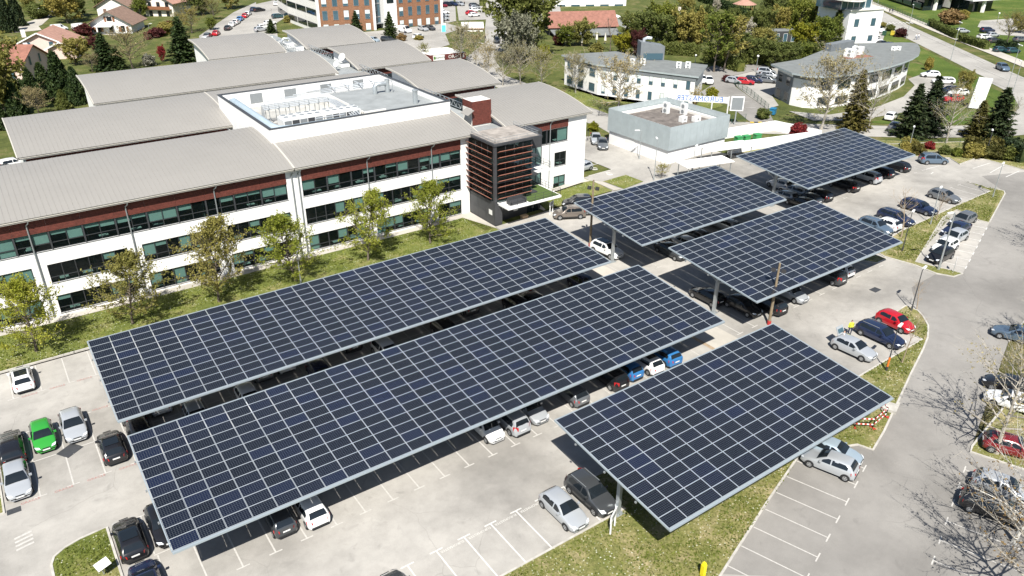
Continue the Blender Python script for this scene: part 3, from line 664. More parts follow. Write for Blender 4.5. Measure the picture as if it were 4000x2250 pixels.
# ---------------------------------------------------------------- plant on the roof
M_DUCT = mat('insulated_duct', (.34,.41,.46), .45, var=.06, vs=1)
M_PIPE = mat('bright_cladding_pipe', (.60,.63,.65), .3, metal=.5)
mb = MB(); z = 13.85
mb.tube([(29.5,110.6,z-.9),(29.5,110.4,z-.1),(29.5,109.4,z+.15),(29.5,101,z+.1),(29.5,94.2,z+.05),(29.9,92.8,z),(31.2,92.3,z),(37,92.3,z),(42.0,92.4,z-.1),(42.8,93.0,z-.5)], .55, 10)
tag(mb.build('duct', M_DUCT, None, smooth=60), 'fat grey-blue ventilation duct bent round the corner of the rooftop plant', 'duct')
for (x, y, L_, lab) in ((31.3,95.0,5.4,'white chiller with round fans nearest the duct corner on the roof'),(36.9,95.0,5.0,'white chiller with round fans beside the plant room roof')):
    t = thing('chiller', lab, 'chiller', (x,y,12.26), 0, 'rooftop chillers'); mb = MB(); mb.box(0,L_,0,2.3,.35,2.05); mb.box(.1,L_-.1,.1,2.2,0,.35); mb.build('body', M_PLAST, t)
    for k in range(5):
        a = .12+k*(L_-.2)/5; mb = MB(); mb.box(a,a+(L_-.2)/5-.1,-.02,-.003,.5,1.9); mb.build('coil', M_ANTH if k % 2 else M_GREY, t)
        for yy in (.6,1.7):
            mb = MB(); c = a+.48; mb.tube([(c,yy,2.05),(c,yy,2.28)], .46, 12); f = mb.build('fan', M_PLAST, t, smooth=30); mb = MB(); mb.tube([(c,yy,2.281),(c,yy,2.285)], .38, 10); mb.build('grille', M_GREY, f)
pr = random.Random(5)
def pipe_run(name, runs, r, lab, m=None):
    t = thing(name, lab, 'pipes'); 
    for p in runs:
        mb = MB(); mb.tube(p, r, 6); mb.build('pipe', m or M_PIPE, t, smooth=50)
    return t
t = pipe_run('pipe_rack', [[(31.2,102+i*.35,12.4),(31.2,102+i*.35,14.2+i*.12),(39.4+i*.2,102+i*.35,14.2+i*.12),(40.2+i*.35,101.5,14.2),(40.2+i*.35,96-.4*i,14.1),(40.2+i*.35,93.5,13.8)] for i in range(4)], .10, 'bundle of bright metal pipes crossing the open rooftop plant')
for k in range(7):
    mb = MB(); x = 31.8+k*1.4
    for y in (101.8,103.4): mb.bar((x,y,12.26),(x,y,14.7),.08,.08)
    mb.bar((x,101.8,14.0),(x,103.4,14.0),.08,.08); mb.build('stand', M_GALV, t)
pipe_run('pipe_rack', [[(34+i*2,109.5,13.4+.2*i),(51.5,109.5+.25*i,13.4+.2*i),(52.4,108.4,13.4)] for i in range(4)]+[[(44+k*2.2,108.4,12.6),(44+k*2.2,108.4,14.2),(44+k*2.2,111,14.2)] for k in range(4)], .09, 'bright metal pipes along the far parapet of the rooftop plant')
pipe_run('pipe_rack', [[(33.0+i*.3,93.9,13.2+.25*i),(41.0,93.9+.2*i,13.3+.25*i),(41.4+.2*i,96,13.6),(41.4+.2*i,103,13.7)] for i in range(3)]+[[(35,93.7,12.5),(35,93.7,14.3),(39,93.7,14.3),(39,93.7,12.5)]], .08, 'low bright pipes behind the fat grey duct on the roof')
t = thing('flue', 'twin steel flue stack with an elbow on the plant room roof', 'flue', (49.4,103.6,13.75)); mb = MB(); mb.tube([(-1.2,0,0),(-1.2,0,1.0),(-.9,0,1.35),(.2,0,1.35),(.5,0,1.3)], .34, 10); mb.build('elbow', M_GALV, t, smooth=50); mb = MB(); mb.tube([(.8,0,0),(.8,0,1.9)], .36, 10); mb.build('stack', M_GALV, t, smooth=50)
mb = MB(); [mb.bar((1.4,a,0),(1.4,a,1.8),.06,.06) for a in (-.5,.5)]; mb.bar((1.4,-.5,1.6),(1.4,.5,1.6),.06,.06); mb.build('frame', M_GALV, t)
t = thing('flue', 'single round steel flue near the front edge of the plant room roof', 'flue', (50.4,95.4,13.75)); mb = MB(); mb.tube([(0,0,0),(0,0,1.75)], .36, 12); mb.build('stack', M_GALV, t, smooth=50); mb = MB(); mb.tube([(0,0,1.75),(0,0,1.9),(0,0,2.0)], [.44,.44,.1], 12); mb.build('cap', M_GALV, t, smooth=50)
def dish(x, y, z, r, lab, ry=.5, rz=3.6):
    t = thing('satellite_dish', lab, 'satellite dish', (x,y,z), rz, 'satellite dishes'); mb = MB(); n = 14
    rings = [(0.,0.),(r*.5,.05*r),(r*.85,.15*r),(r,.22*r)]; c = Vector((0,0,1.3)); ax = Vector((math.cos(ry),0,math.sin(ry))); u = Vector((0,1,0)); v = ax.cross(u)
    for (a0, d0), (a1, d1) in zip(rings, rings[1:]):
        for k in range(n):
            q = []
            for (a, d, kk) in ((a0,d0,k),(a1,d1,k),(a1,d1,k+1),(a0,d0,k+1)):
                th = 2*math.pi*kk/n; q.append(c+ax*d+(u*math.cos(th)+v*math.sin(th))*a)
            mb.face(q if a0 else [q[0],q[1],q[2]])
    mb.build('reflector', M_PLAST, t, smooth=60); mb = MB(); mb.tube([(0,0,0),(0,0,1.2)], .07, 6); mb.build('mast', M_GALV, t); mb = MB(); mb.tube([c, c+ax*r*.9], .03, 4); mb.build('feed', M_GALV, t)
dish(55.1,133.8,11.0,.55,'smaller white satellite dish on the spine roof'); dish(57.4,136.2,11.6,.72,'larger white satellite dish on a white plinth between the roofs')
for (x, y, a, b, c, lab) in ((57.5,136,1.7,1.3,.7,'white plinth box under the larger satellite dish'),(56.6,156,1.6,1.2,.9,'white ventilation unit at the foot of the rear roofs'),(55.9,160,1.8,1.6,1.2,'large white ventilation unit between the rear curved roofs'),(55.6,164.5,1.5,1.3,1.0,'white ventilation unit beside a curled duct on the rear spine'),(55.2,171,2.2,1.3,.9,'farthest white ventilation unit on the spine roof')):
    t = thing('ventilation_unit', lab, 'ventilation unit', (x,y,11.1), 0, 'ventilation units on the spine'); mb = MB(); mb.box(-a/2,a/2,-b/2,b/2,.1,c); mb.box(-a/2+.1,a/2-.1,-b/2+.1,b/2-.1,0,.1); mb.build('casing', M_PLAST, t); mb = MB(); mb.box(-a/2+.1,a/2-.1,-b/2+.1,b/2-.1,c+.001,c+.03); mb.build('lid', M_GREY, t)
for (x, y) in ((57.2,162),(54.6,167)):
    mb = MB(); mb.tube([(x,y,11.2),(x,y,12.2),(x-.4,y,12.7),(x-1.4,y+.2,12.7),(x-1.9,y+.3,12.2),(x-2.0,y+.3,11.3)], .26, 8); tag(mb.build('duct', M_PIPE, None, smooth=50), 'curled bright duct on the rear spine, the nearer of two' if y < 165 else 'curled bright duct on the rear spine, the farther of two', 'duct')
# terrace furniture
for (x, y, a, b, lab) in ((55.4,77.9,2.4,1.0,'long black lounge sofa on the office terrace'),(57.2,79.6,1.1,1.0,'square black armchair at the back of the terrace')):
    t = thing('sofa', lab, 'sofa', (x,y,3.4)); mb = MB(); mb.box(-a/2,a/2,-b/2,b/2,.08,.42); mb.build('seat', M_ANTH, t); mb = MB(); mb.box(-a/2,a/2,b/2-.2,b/2,.42,.85); mb.build('backrest', M_ANTH, t)
    for s in (-1,1): mb = MB(); mb.box(s*a/2-.1,s*a/2+.1,-b/2,b/2,.08,.65); mb.build('armrest', M_ANTH, t)
mb = MB(); mb.box(-.45,.45,-.3,.3,.02,.6); mb.box(-.5,.5,-.35,.35,.55,.62); tag(mb.build('planter', mat('cardboard', (.42,.30,.19), .9), None, loc=(57.5,79.0,.2)), 'light brown box standing at the black entrance', 'box')

# ================================================================ cars
PAINT = {}
def paint(key, col, rough=.25, metal=.0):
    if key not in PAINT: PAINT[key] = mat('car_paint_'+key, col, rough, metal=metal, coat=.6, spec=.5)
    return PAINT[key]
for k, c in dict(white=(.74,.74,.73), silver=(.46,.48,.50), grey=(.16,.17,.18), dark_grey=(.065,.07,.075), black=(.012,.012,.014), navy=(.014,.022,.055), blue=(.03,.15,.36), steel_blue=(.12,.17,.23),
                 pale_blue=(.38,.46,.52), red=(.40,.012,.02), dark_red=(.16,.012,.015), green=(.03,.26,.035), brown=(.20,.17,.145), teal=(.02,.06,.07), beige=(.45,.42,.36)).items():
    paint(k, c, metal=.35 if k in ('silver','grey','dark_grey','steel_blue','pale_blue','brown') else 0.)
M_TYRE = mat('tyre', (.014,.014,.015), .85); M_RIM = mat('alloy_rim', (.48,.49,.50), .35, metal=.6); M_RIMD = mat('dark_rim', (.10,.10,.11), .4, metal=.5)
M_HEAD = mat('headlight_glass', (.62,.65,.68), .1, spec=.8); M_TAIL = mat('tail_light_red', (.38,.012,.014), .15); M_PLATE = mat('number_plate', (.72,.72,.70), .5); M_TRIMB = mat('black_car_trim', (.018,.018,.019), .6)

# name: length, width, height, cowl x, cowl z, bonnet front z, screen top x, roof end x, rear glass foot x, tail z, belt z, B-pillar x, window end x
CARS = dict(
 hatch=(4.15,1.76,1.46,1.15,.96,.74,1.95,3.60,4.02,.95,.93,2.32,3.55), small=(3.75,1.66,1.48,.92,.98,.76,1.62,3.28,3.66,.98,.94,2.05,3.22),
 estate=(4.72,1.82,1.48,1.35,.97,.75,2.15,4.28,4.62,1.0,.94,2.50,4.20), saloon=(4.55,1.80,1.44,1.30,.96,.74,2.10,3.35,4.00,1.02,.93,2.45,3.45),
 suv=(4.40,1.84,1.63,1.20,1.08,.86,1.90,3.92,4.28,1.08,1.04,2.35,3.80), mpv=(4.35,1.80,1.66,.98,1.02,.80,1.85,3.95,4.24,1.05,.98,2.30,3.85), van=(4.95,1.92,1.95,.95,1.15,.88,1.75,4.80,4.92,1.15,1.10,2.2,3.1))
def loft(t):
    L_, W_, H_, cx, cz, hf, wx, rx, gx, tz, belt, bx, we = CARS[t]; hw = W_/2; wr = hw*.74
    st = [(0,.50,.70,0),(.05,.62,.78,0),(.30,hf,.90,0),(cx*.62,(hf*.35+cz*.65),.97,0),(cx,cz,.985,0),((cx+wx)/2,(cz+H_-.03)/2+.02,1.,.5),(wx,H_-.035,1.,1),((wx+rx)/2,H_,1.,1),(rx-.25,H_-.03,.995,1),(rx,H_-.075,.985,1),
          ((rx+gx)/2+.02,(H_-.075+tz)/2+.03,.965,.5),(gx,tz,.94,0),(L_-.05,tz-.08,.88,0),(L_,.62,.80,0)]
    mb = MB(); rows = []
    for x, zt, wf, cab in st:
        w_ = hw*wf; zb = min(zt-.05, belt) if cab else zt-.07; r = wr*cab+(w_*.90)*(1-cab) if cab else w_*.90
        lo = .24 if .25 < x < L_-.25 else .30
        half = [(0,zt),(r*.55,zt-.006),(r*.88,zt-.028),(r,zt-.075 if cab else zt-.04),(w_*.965,zb),(w_,zb-.14 if zb > .55 else zb-.05),(w_,.46),(w_*.97,lo+.04),(w_*.88,lo-.04)]
        rows.append([(x,y,z) for y, z in half])
    n = len(rows[0])
    def vid(i, k, s): return i*(2*n-1)+(n-1+k*s)
    for r in rows:
        for k in range(n-1, 0, -1): mb.v.append((L_/2-r[k][0], r[k][1], r[k][2]))
        for k in range(n): mb.v.append((L_/2-r[k][0], -r[k][1], r[k][2]))
    W2 = 2*n-1
    for i in range(len(rows)-1):
        for k in range(W2-1):
            a = i*W2+k; mb.f.append((a, a+W2, a+W2+1, a+1)); mb.m.append(0)
    mb.f.append(tuple(range(W2))); mb.m.append(0); e = (len(rows)-1)*W2; mb.f.append(tuple(e+k for k in reversed(range(W2)))); mb.m.append(0)
    for i in range(len(rows)-1): mb.f.append((i*W2, i*W2+W2-1, (i+1)*W2+W2-1, (i+1)*W2)); mb.m.append(1)
    return mb, st
MESHES = {}
def car_meshes(t):
    L_, W_, H_, cx, cz, hf, wx, rx, gx, tz, belt, bx, we = CARS[t]; hw = W_/2; wr = hw*.74; D = {}
    mb, st = loft(t); D['body'] = mb.mesh('car_body', [PAINT['white'], M_TRIMB], smooth=35)
    X = lambda x: L_/2-x
    def side_y(x, z):                                    # outward half width on the cabin flank
        z0, z1 = belt, H_-.11; k = min(max((z-z0)/(z1-z0), 0), 1); return hw*.965*(1-k)+wr*k+.012
    def flank(pts, s, m='g'):
        mb = MB(); q = [(X(x), s*side_y(x, z), z) for x, z in pts]; mb.face(q if s < 0 else q[::-1]); return mb
    zt = H_-.135; zb = belt+.035; ap = cx+.28
    front = [(ap,zb),(bx-.05,zb),(bx-.05,zt),(wx+.12,zt),((ap+wx)/2+.04,(zb+zt)/2+.03)]; we2 = we
    rear = [(bx+.05,zb),(we2,zb+.03),(we2+.02,(zb+zt)/2+.06),(we2-.22,zt),(bx+.05,zt)]
    D['sw'] = []
    for s in (1, -1):
        D['sw'].append(flank(front, s).mesh('side_window', M_CARGL))
        if t != 'van': D['sw'].append(flank(rear, s).mesh('side_window', M_CARGL))
    def slope(xa, za, xb, zb_, wa, wb, name):            # windscreen / rear window lying on the sloping surface
        mb = MB(); d = Vector((xa-xb, 0, zb_-za)); n = Vector((d.z, 0, -d.x)).normalized()
        if n.z < 0: n = -n
        q = []
        mid = .035
        for f, (x, z, w_) in enumerate(((xa,za,wa),((xa+xb)/2,(za+zb_)/2+.02,(wa+wb)/2),(xb,zb_,wb))):
            q.append([(X(x)+n.x*.03, y*w_, z+n.z*.03+(.03 if f == 1 else .0)-abs(y)*.022) for y in (-1,-.5,0,.5,1)])
        for i in range(2):
            for k in range(4): mb.face([q[i][k],q[i][k+1],q[i+1][k+1],q[i+1][k]])
        return mb.mesh(name, M_CARGL, smooth=30)
    D['ws'] = slope(cx+.06, cz+.045, wx-.05, H_-.065, hw*.84, wr*.88, 'windscreen')
    if t != 'van': D['rw'] = slope(gx-.06, tz+.06, rx+.05, H_-.11, hw*.74, wr*.84, 'rear_window')
    # wheels
    r = .31 if t in ('hatch','small','saloon','estate','van') else .345
    mb = MB(); mb.tube([(0,-.105,0),(0,-.085,0),(0,.085,0),(0,.105,0)], [r-.03,r,r,r-.03], 16); D['tyre'] = mb.mesh('wheel', M_TYRE, smooth=30)
    mb = MB(); mb.tube([(0,-.112,0),(0,.112,0)], r*.60, 12)
    for k in range(5):
        a = 2*math.pi*k/5; c, s_ = math.cos(a), math.sin(a)
        for sy in (-.116,.116):
            p = [(r*.20,-.18),(r*.52,-.30),(r*.52,.30),(r*.20,.18)]; q = [(rr*math.cos(a+b), sy, rr*math.sin(a+b)) for rr, b in p]; mb.face(q if sy < 0 else q[::-1], 1)
    D['rim'] = mb.mesh('rim', [M_RIM, M_TRIMB]); D['r'] = r
    D['wx'] = (X(.80 if L_ > 4 else .68), X(L_-(.80 if L_ > 4.2 else .62)))
    mb = MB()
    for wxx in D['wx']:
        for s in (-1,1):
            y = s*(hw+.004); q = [(wxx+(r+.055)*math.cos(a), y, r+(r+.055)*math.sin(a)) for a in [math.pi*k/10-.25 for k in range(11)]+[math.pi+.25]]; mb.face(q if s < 0 else q[::-1])
    D['arch'] = mb.mesh('wheel_arch', M_TRIMB)
    # lights, grille, plates, mirrors
    def patch(pts, m, name): mb = MB(); [mb.face(p) for p in pts]; return mb.mesh(name, m)
    D['hl'] = []; D['tl'] = []
    for s in (-1,1):
        q = [(X(-.012)+0,s*hw*.44,.60),(X(.10),s*hw*.80,.60),(X(.34),s*hw*.91,hf-.03),(X(.16),s*hw*.55,hf-.05)]; q = [(a+.03,b*1.02,c+.022) for a, b, c in q]; D['hl'].append(patch([q if s > 0 else q[::-1]], M_HEAD, 'headlight'))
        b_, t_ = (tz-.30, tz-.03) if t not in ('suv','mpv','van') else (tz-.25, tz+.16)
        q = [(X(L_)-.03,s*hw*.58,b_),(X(L_)-.03,s*hw*.58,t_-.05),(X(L_-.30),s*hw*.985,t_),(X(L_-.25),s*hw*.985,b_+.02)]; q = [(a,b*1.015,c) for a, b, c in q]; D['tl'].append(patch([q if s > 0 else q[::-1]], M_TAIL, 'tail_light'))
    mb = MB(); mb.box(X(-.03)-.02,X(-.03),-hw*.45,hw*.45,.36,.46); mb.box(X(-.025)-.02,X(-.025),-hw*.34,hw*.34,.60,.66); D['grille'] = mb.mesh('grille', M_TRIMB)
    mb = MB(); mb.box(X(L_)-.03,X(L_)-.005,-hw*.72,hw*.72,.26,.40); D['bump'] = mb.mesh('rear_bumper_trim', M_TRIMB)
    mb = MB(); mb.box(X(-.045)-.02,X(-.045),-.26,.26,.44,.55); D['pf'] = mb.mesh('number_plate', M_PLATE)
    mb = MB(); mb.box(X(L_)-.035,X(L_)-.012,-.26,.26,.66,.77); D['pr'] = mb.mesh('number_plate', M_PLATE)
    mb = MB(); mb.box(-.08,.08,-.10,.10,-.06,.07); D['mir'] = mb.mesh('mirror', PAINT['white']); D['mp'] = [(X(cx+.42), s*(hw+.06), belt+.10) for s in (-1,1)]
    mb = MB()
    for s in (-1,1): mb.bar((X(wx+.15),s*wr*.95,H_+.02),(X(rx-.15),s*wr*.95,H_-.01),.04,.045)
    D['rail'] = mb.mesh('roof_rail', M_GREY)
    mb = MB(); n_ = 6
    for k in range(n_-1):
        a, b = wx+.12+(rx-wx-.5)*k/(n_-1), wx+.12+(rx-wx-.5)*(k+1)/(n_-1); mb.face([(X(a),-wr*.78,H_+.012-.03*(k==0)),(X(a),wr*.78,H_+.012-.03*(k==0)),(X(b),wr*.78,H_+.012),(X(b),-wr*.78,H_+.012)][::-1])
    D['pano'] = mb.mesh('roof_glass', M_CARGL)
    mb = MB()
    for s in (-1,1): mb.box(X(L_-.55) if 0 else X(L_-.70),X(.75),s*(hw+.006)-.006,s*(hw+.006)+.006,.27,.42)
    D['sill'] = mb.mesh('sill_cladding', M_TRIMB)
    # one mesh of all glazing for small far-off cars
    return D
def car(x, y, rz, t, col, label, far=False, rail=False, pano=False, dz=0., rim=None, group='parked cars'):
    if t not in MESHES: MESHES[t] = car_meshes(t)
    D = MESHES[t]; o = thing('parked_car' if t != 'van' else 'parked_van', label, 'van' if t == 'van' else 'car', (x, y, g(x)+dz), rz, group)
    sl = 0
    if 45 < x < 105: o.rotation_euler = (math.atan(.035)*math.sin(rz)*1, -math.atan(.035)*math.cos(rz), rz)
    P = PAINT[col]
    def part(n, me, loc=None, parent=o, own=False):
        q = link(n, me, parent, loc)
        if own: q.material_slots[0].link = 'OBJECT'; q.material_slots[0].material = P
        return q
    part('body', D['body'], own=True); part('windscreen', D['ws'])
    if 'rw' in D: part('rear_window', D['rw'])
    for m_ in D['sw']: part('side_window', m_)
    hw = CARS[t][1]/2
    for wx in D['wx']:
        for s in (-1,1):
            wq = part('wheel', D['tyre'], (wx, s*(hw-.085), D['r']))
            if not far:
                rq = part('rim', D['rim'], None, wq)
                if rim: rq.material_slots[0].link = 'OBJECT'; rq.material_slots[0].material = rim
    for m_ in D['tl']: part('tail_light', m_)
    if not far:
        part('wheel_arches', D['arch'])
        for m_ in D['hl']: part('headlight', m_)
        part('grille', D['grille']); part('rear_bumper_trim', D['bump']); part('number_plate', D['pf']); part('number_plate', D['pr'])
        for p in D['mp']: part('mirror', D['mir'], p, own=True)
        if t in ('suv',): part('sill_cladding', D['sill'])
    if rail: part('roof_rails', D['rail'])
    if pano: part('roof_glass', D['pano'])
    return o
N_, S_, E_, W__ = math.pi/2, -math.pi/2, 0., math.pi
bx = lambda k: 8.83+2.235*k+1.12                                     # bay centres of the southern row under the middle canopy
CL = [
 # west rows
 (-3.1,73.5,N_,'hatch','white','white hatchback with a black glass roof, alone on the row by the lawn',dict(pano=True)),
 (-2.6,62.9,S_,'small','green','bright green hatchback beside a silver saloon',{}),
 (-.35,63.1,S_,'hatch','silver','silver hatchback parked between the green car and the canopy end',{}),
 (-4.9,62.8,N_,'estate','black','black car cut off by the picture edge, left of the green hatchback',{}),
 (-4.9,58.1,S_,'hatch','silver','silver car in front of the black one, by the row of red bay lettering',{}),
 (1.75,58.4,N_,'hatch','black','black hatchback at the corner where the two long canopies meet',dict(pano=True)),
 (3.05,47.1,S_,'hatch','black','black car half hidden under the west end of the middle canopy',{}),
 (.85,47.0,N_,'hatch','black','black hatchback with glass roof beside the small grass island',dict(pano=True)),
 (.95,42.2,N_,'hatch','navy','dark car at the bottom edge, south of the grass island',dict(pano=True)),
 # south edge of the middle canopy
 (bx(0),43.2,N_,'small','dark_grey','small dark grey hatchback under the middle canopy beside a white one',{}),
 (bx(1),42.9,N_,'hatch','white','white hatchback half out of the shade beside the small dark one',{}),
 (bx(8)+.0,43.3,S_,'small','white','white car nosing out from the middle canopy, westmost of its cluster',{}),
 (bx(9),43.2,N_,'mpv','silver','silver people carrier with black rear bumper under the middle canopy',dict(rail=True)),
 (bx(10),43.4,S_,'hatch','silver','silver car nosing out between two cars under the middle canopy',{}),
 (bx(12),43.4,N_,'hatch','grey','grey hatchback parked alone with red tail lights under the middle canopy',{}),
 (bx(14),43.3,N_,'mpv','black','black people carrier beside the bright blue hatchback',{}),
 (bx(15),43.4,N_,'small','blue','bright blue hatchback tail out between black and white cars',{}),
 (bx(16),43.2,N_,'hatch','white','white hatchback with black roof glass beside the blue estate',dict(pano=True)),
 (bx(17),43.4,N_,'estate','blue','blue estate at the east end of the middle canopy',{}),
]
def under(spec, lab, y, head, x0, pitch=2.235):
    for k, t, col in spec:
        CL.append((x0+k*pitch, y, head, t, col, lab % (('blue-black' if col == 'black' and t == 'suv' and k == 13 else col.replace('_',' '))+(' people carrier' if t == 'mpv' else ' estate' if t == 'estate' else ' off-roader' if t == 'suv' else ' hatchback'), ('at its west end','west of the middle','near the middle','east of the middle','towards the east end')[min(4,k//5)]), {}))
# shaded row between the two long canopies (bays counted from the west)
under([(0,'hatch','black'),(2,'hatch','silver'),(4,'hatch','white'),(7,'hatch','navy'),(10,'mpv','white'),(13,'suv','black'),(17,'suv','black'),(18,'saloon','dark_grey'),(21,'mpv','navy')], '%s in the dark gap between the long canopies, %s', 58.4, S_, 2.9+1.1)
under([(0,'suv','dark_grey'),(1,'hatch','silver'),(5,'hatch','grey'),(6,'small','white'),(9,'hatch','black'),(15,'estate','dark_grey')], '%s deep under the canopy nearest the offices, %s', 62.9, N_, 2.9+1.1)
CL += [
 # stencilled bays and low canopy
 ((29.85,31.50)[0],32.2,S_,'suv','dark_grey','black off-roader with roof rails under the edge of the low canopy',dict(rail=True)),
 ((27.21,31.00)[0],32.1,S_,'hatch','silver','silver hatchback in a stencilled bay beside the black off-roader',{}),
 (13.85,31.9,N_,'suv','dark_grey','dark off-roader with ribbed roof cut by the bottom edge',dict(rail=True)),
 # slanted bays by the low canopy
 ((48.86,24.68)[0],(48.86,24.68)[1],math.atan2(-4.35,1.36),'hatch','pale_blue','pale blue-silver hatchback tucked under the low canopy edge',{}),
 ((47.43,24.13)[0],(47.43,24.13)[1],math.atan2(4.35,-1.36),'hatch','silver','silver five-door hatchback nosing towards the low canopy',{}),
 ((55.31,14.84)[0],(55.31,14.84)[1],math.atan2(-4.4,1.5),'hatch','silver','silver hatchback beside the black car at the right edge',{}),
 ((52.73,14.08)[0],(52.73,14.08)[1],math.atan2(-4.4,1.5),'estate','black','black estate in the slanted bays under the bare tree',dict(rail=True)),
 ((60.58,16.69)[0],(60.58,16.69)[1],math.atan2(-4.4,1.5)+.15,'hatch','dark_red','dark red hatchback behind the tree trunk at the right edge',{}),
 ((66.60,19.62)[0],(66.60,19.62)[1],math.atan2(4.4,-1.5),'hatch','white','white hatchback behind the budding tree at the right edge',{}),
 ((68.86,20.85)[0],(68.86,20.85)[1],math.atan2(4.4,-1.5),'hatch','black','black hatchback behind the budding tree, next to a white car',{}),
 ((78.09,24.35)[0],(78.09,24.35)[1],math.atan2(4.4,-1.5),'estate','steel_blue','blue-grey car cut by the right edge beyond the tree shadow',{}),
 # three cars on the eastern edge
 (63.3,32.6,S_+.06,'hatch','silver','silver hatchback with its tailgate open and two people behind',{}),
 (67.5,32.5,S_,'estate','navy','dark navy estate between the red and the silver hatchback',dict(rail=True)),
 (70.9,33.0,S_-.04,'small','red','red hatchback parked against the grass tip',{}),
 # canopy behind the timber pole
 (57.5+1.1+2.235*2.25,43.4,N_,'estate','black','black estate with tall red tail lights beside the timber pole',{}),
 (57.5+1.1+2.235*4,43.3,S_,'hatch','silver','silver hatchback nosing out east of the black estate',{}),
 (57.5+1.1+2.235*7,43.4,N_,'mpv','dark_grey','dark grey small van-like car tail out under the canopy',{}),
 (57.5+1.1+2.235*8,43.6,N_,'small','white','small white car at the east end of that canopy',{}),
 (57.5+1.1+2.235*.6,48.3,N_,'hatch','black','black hatchback in the shade west end behind the post',{}),
 (57.5+1.1+2.235*1.2,44.4,S_,'hatch','black','black hatchback nosing south beside the canopy post',{}),
 # canopy in front of the metal block
 (57.3+1.6,63.6,S_+.1,'suv','white','white crossover with black roof under the canopy beside its post',dict(pano=True)),
 (57+1.1+2.235*3.05,58.6,S_,'saloon','dark_grey','dark grey saloon half out in the sun between two canopies',{}),
 (57+1.1+2.235*4.4,59.5,N_,'hatch','white','white hatchback in the shade next to the dark grey saloon',{}),
 (57+1.1+2.235*5.6,59.8,N_,'saloon','grey','grey car in the shade between two white cars',{}),
 (57+1.1+2.235*8.0,60.2,N_,'estate','silver','silver car in the shade farther along that canopy',{}),
 # farthest canopy
 ((94.11,56.83)[0],58.9,N_,'hatch','black','black hatchback tail out at the near end of the far canopy',{}),
 ((100.14,55.90)[0],58.9,N_,'saloon','black','black fastback in the row of the far canopy, alone',{}),
 ((105.50,55.92)[0],58.8,N_,'suv','silver','silver off-roader tail out in the row of the far canopy',{}),
 ((109.44,56.25)[0],59.0,N_,'hatch','black','black hatchback with bright red lamps beside the silver off-roader',{}),
 ((114.10,57.27)[0],59.2,N_,'hatch','black','black hatchback at the very end of the far canopy',{}),
 ((89.73,58.45)[0],(89.73,58.45)[1],N_,'estate','black','black estate in shade in front of the far canopy post',{}),
 ((91.70,57.81)[0],58.9,N_,'hatch','dark_grey','dark hatchback between the black estate and the black hatchback',{}),
 ((90.07,61.51)[0],(90.07,61.51)[1],N_,'hatch','silver','silver hatchback in shade under the west end of the far canopy',{}),
 ((92.72,61.85)[0],(92.72,61.85)[1],N_,'estate','silver','silver estate in shade beside the far canopy brace',{}),
 ((93.19,63.75)[0],(93.19,63.75)[1]+1,N_,'small','white','small white car in shade behind the far canopy post',{}),
 ((121.81,57.54)[0],(121.81,57.54)[1],-.62,'mpv','steel_blue','blue-grey people carrier with roof bars beside the hedge',dict(rail=True)),
 # rows round the L-shaped island
 ((107.23,46.61)[0],47.9,S_,'hatch','grey','grey hatchback in the row north of the L-shaped lawn, eastmost',{}),
 ((100.67,46.58)[0],47.8,S_,'estate','navy','dark blue car behind the bare branches of the young tree',{}),
 ((95.08,47.15)[0],47.7,S_,'estate','navy','dark blue estate with chrome rails next to the white car',dict(rail=True)),
 ((92.25,46.11)[0],47.6,N_,'hatch','white','white hatchback squeezed between the dark estate and the blue-grey off-roader',{}),
 ((90.29,46.96)[0],47.6,S_,'suv','steel_blue','blue-grey off-roader nearest the canopy corner',dict(rail=True)),
 ((101.20,42.09)[0],(101.20,42.09)[1],2.83+math.pi/2-1.26,'hatch','grey','grey hatchback topmost in the row facing the L-shaped lawn',{}),
 ((97.62,41.08)[0],(97.62,41.08)[1],2.83+math.pi/2-1.26,'saloon','navy','dark blue fastback second in the row facing the lawn',{}),
 ((95.10,39.99)[0],(95.10,39.99)[1],2.83+math.pi/2-1.26,'hatch','silver','silver hatchback third in the row facing the lawn',{}),
 ((91.78,39.29)[0],(91.78,39.29)[1],2.83+math.pi/2-1.26,'small','white','small white car next to the black one by the tall lamp',{}),
 ((88.96,38.34)[0],(88.96,38.34)[1],2.83+math.pi/2-1.26,'small','black','small black car lowest in the row by the tall lamp',{}),
 # by the tower
 ((62.44,75.33)[0],(62.44,75.33)[1],2.62,'suv','brown','brown off-roader parked in front of the black entrance',{}),
 ((65.78,77.60)[0],(65.78,77.60)[1],2.62,'suv','black','black off-roader behind the brown one beside the lawn',dict(rail=True)),
 ((64.80,73.72)[0],(64.80,73.72)[1]+1.2,2.62,'hatch','dark_grey','dark hatchback almost hidden by the canopy corner near the brown off-roader',{}),
 ((86.66,98.23)[0],(86.66,98.23)[1],-2.2,'saloon','silver','silver saloon between the offices and the metal block',{}),
 ((85.70,95.42)[0],(85.70,95.42)[1],-2.2,'saloon','grey','grey saloon next to the silver one by the metal block',{}),
 ((76.51,88.61)[0]-1.2,(76.51,88.61)[1],math.pi,'hatch','silver','silver car whose tail shows beyond the east office wing',{}),
]
for x, y, rz, t, col, lab, kw in CL: car(x, y, rz, t, col, lab, **kw)

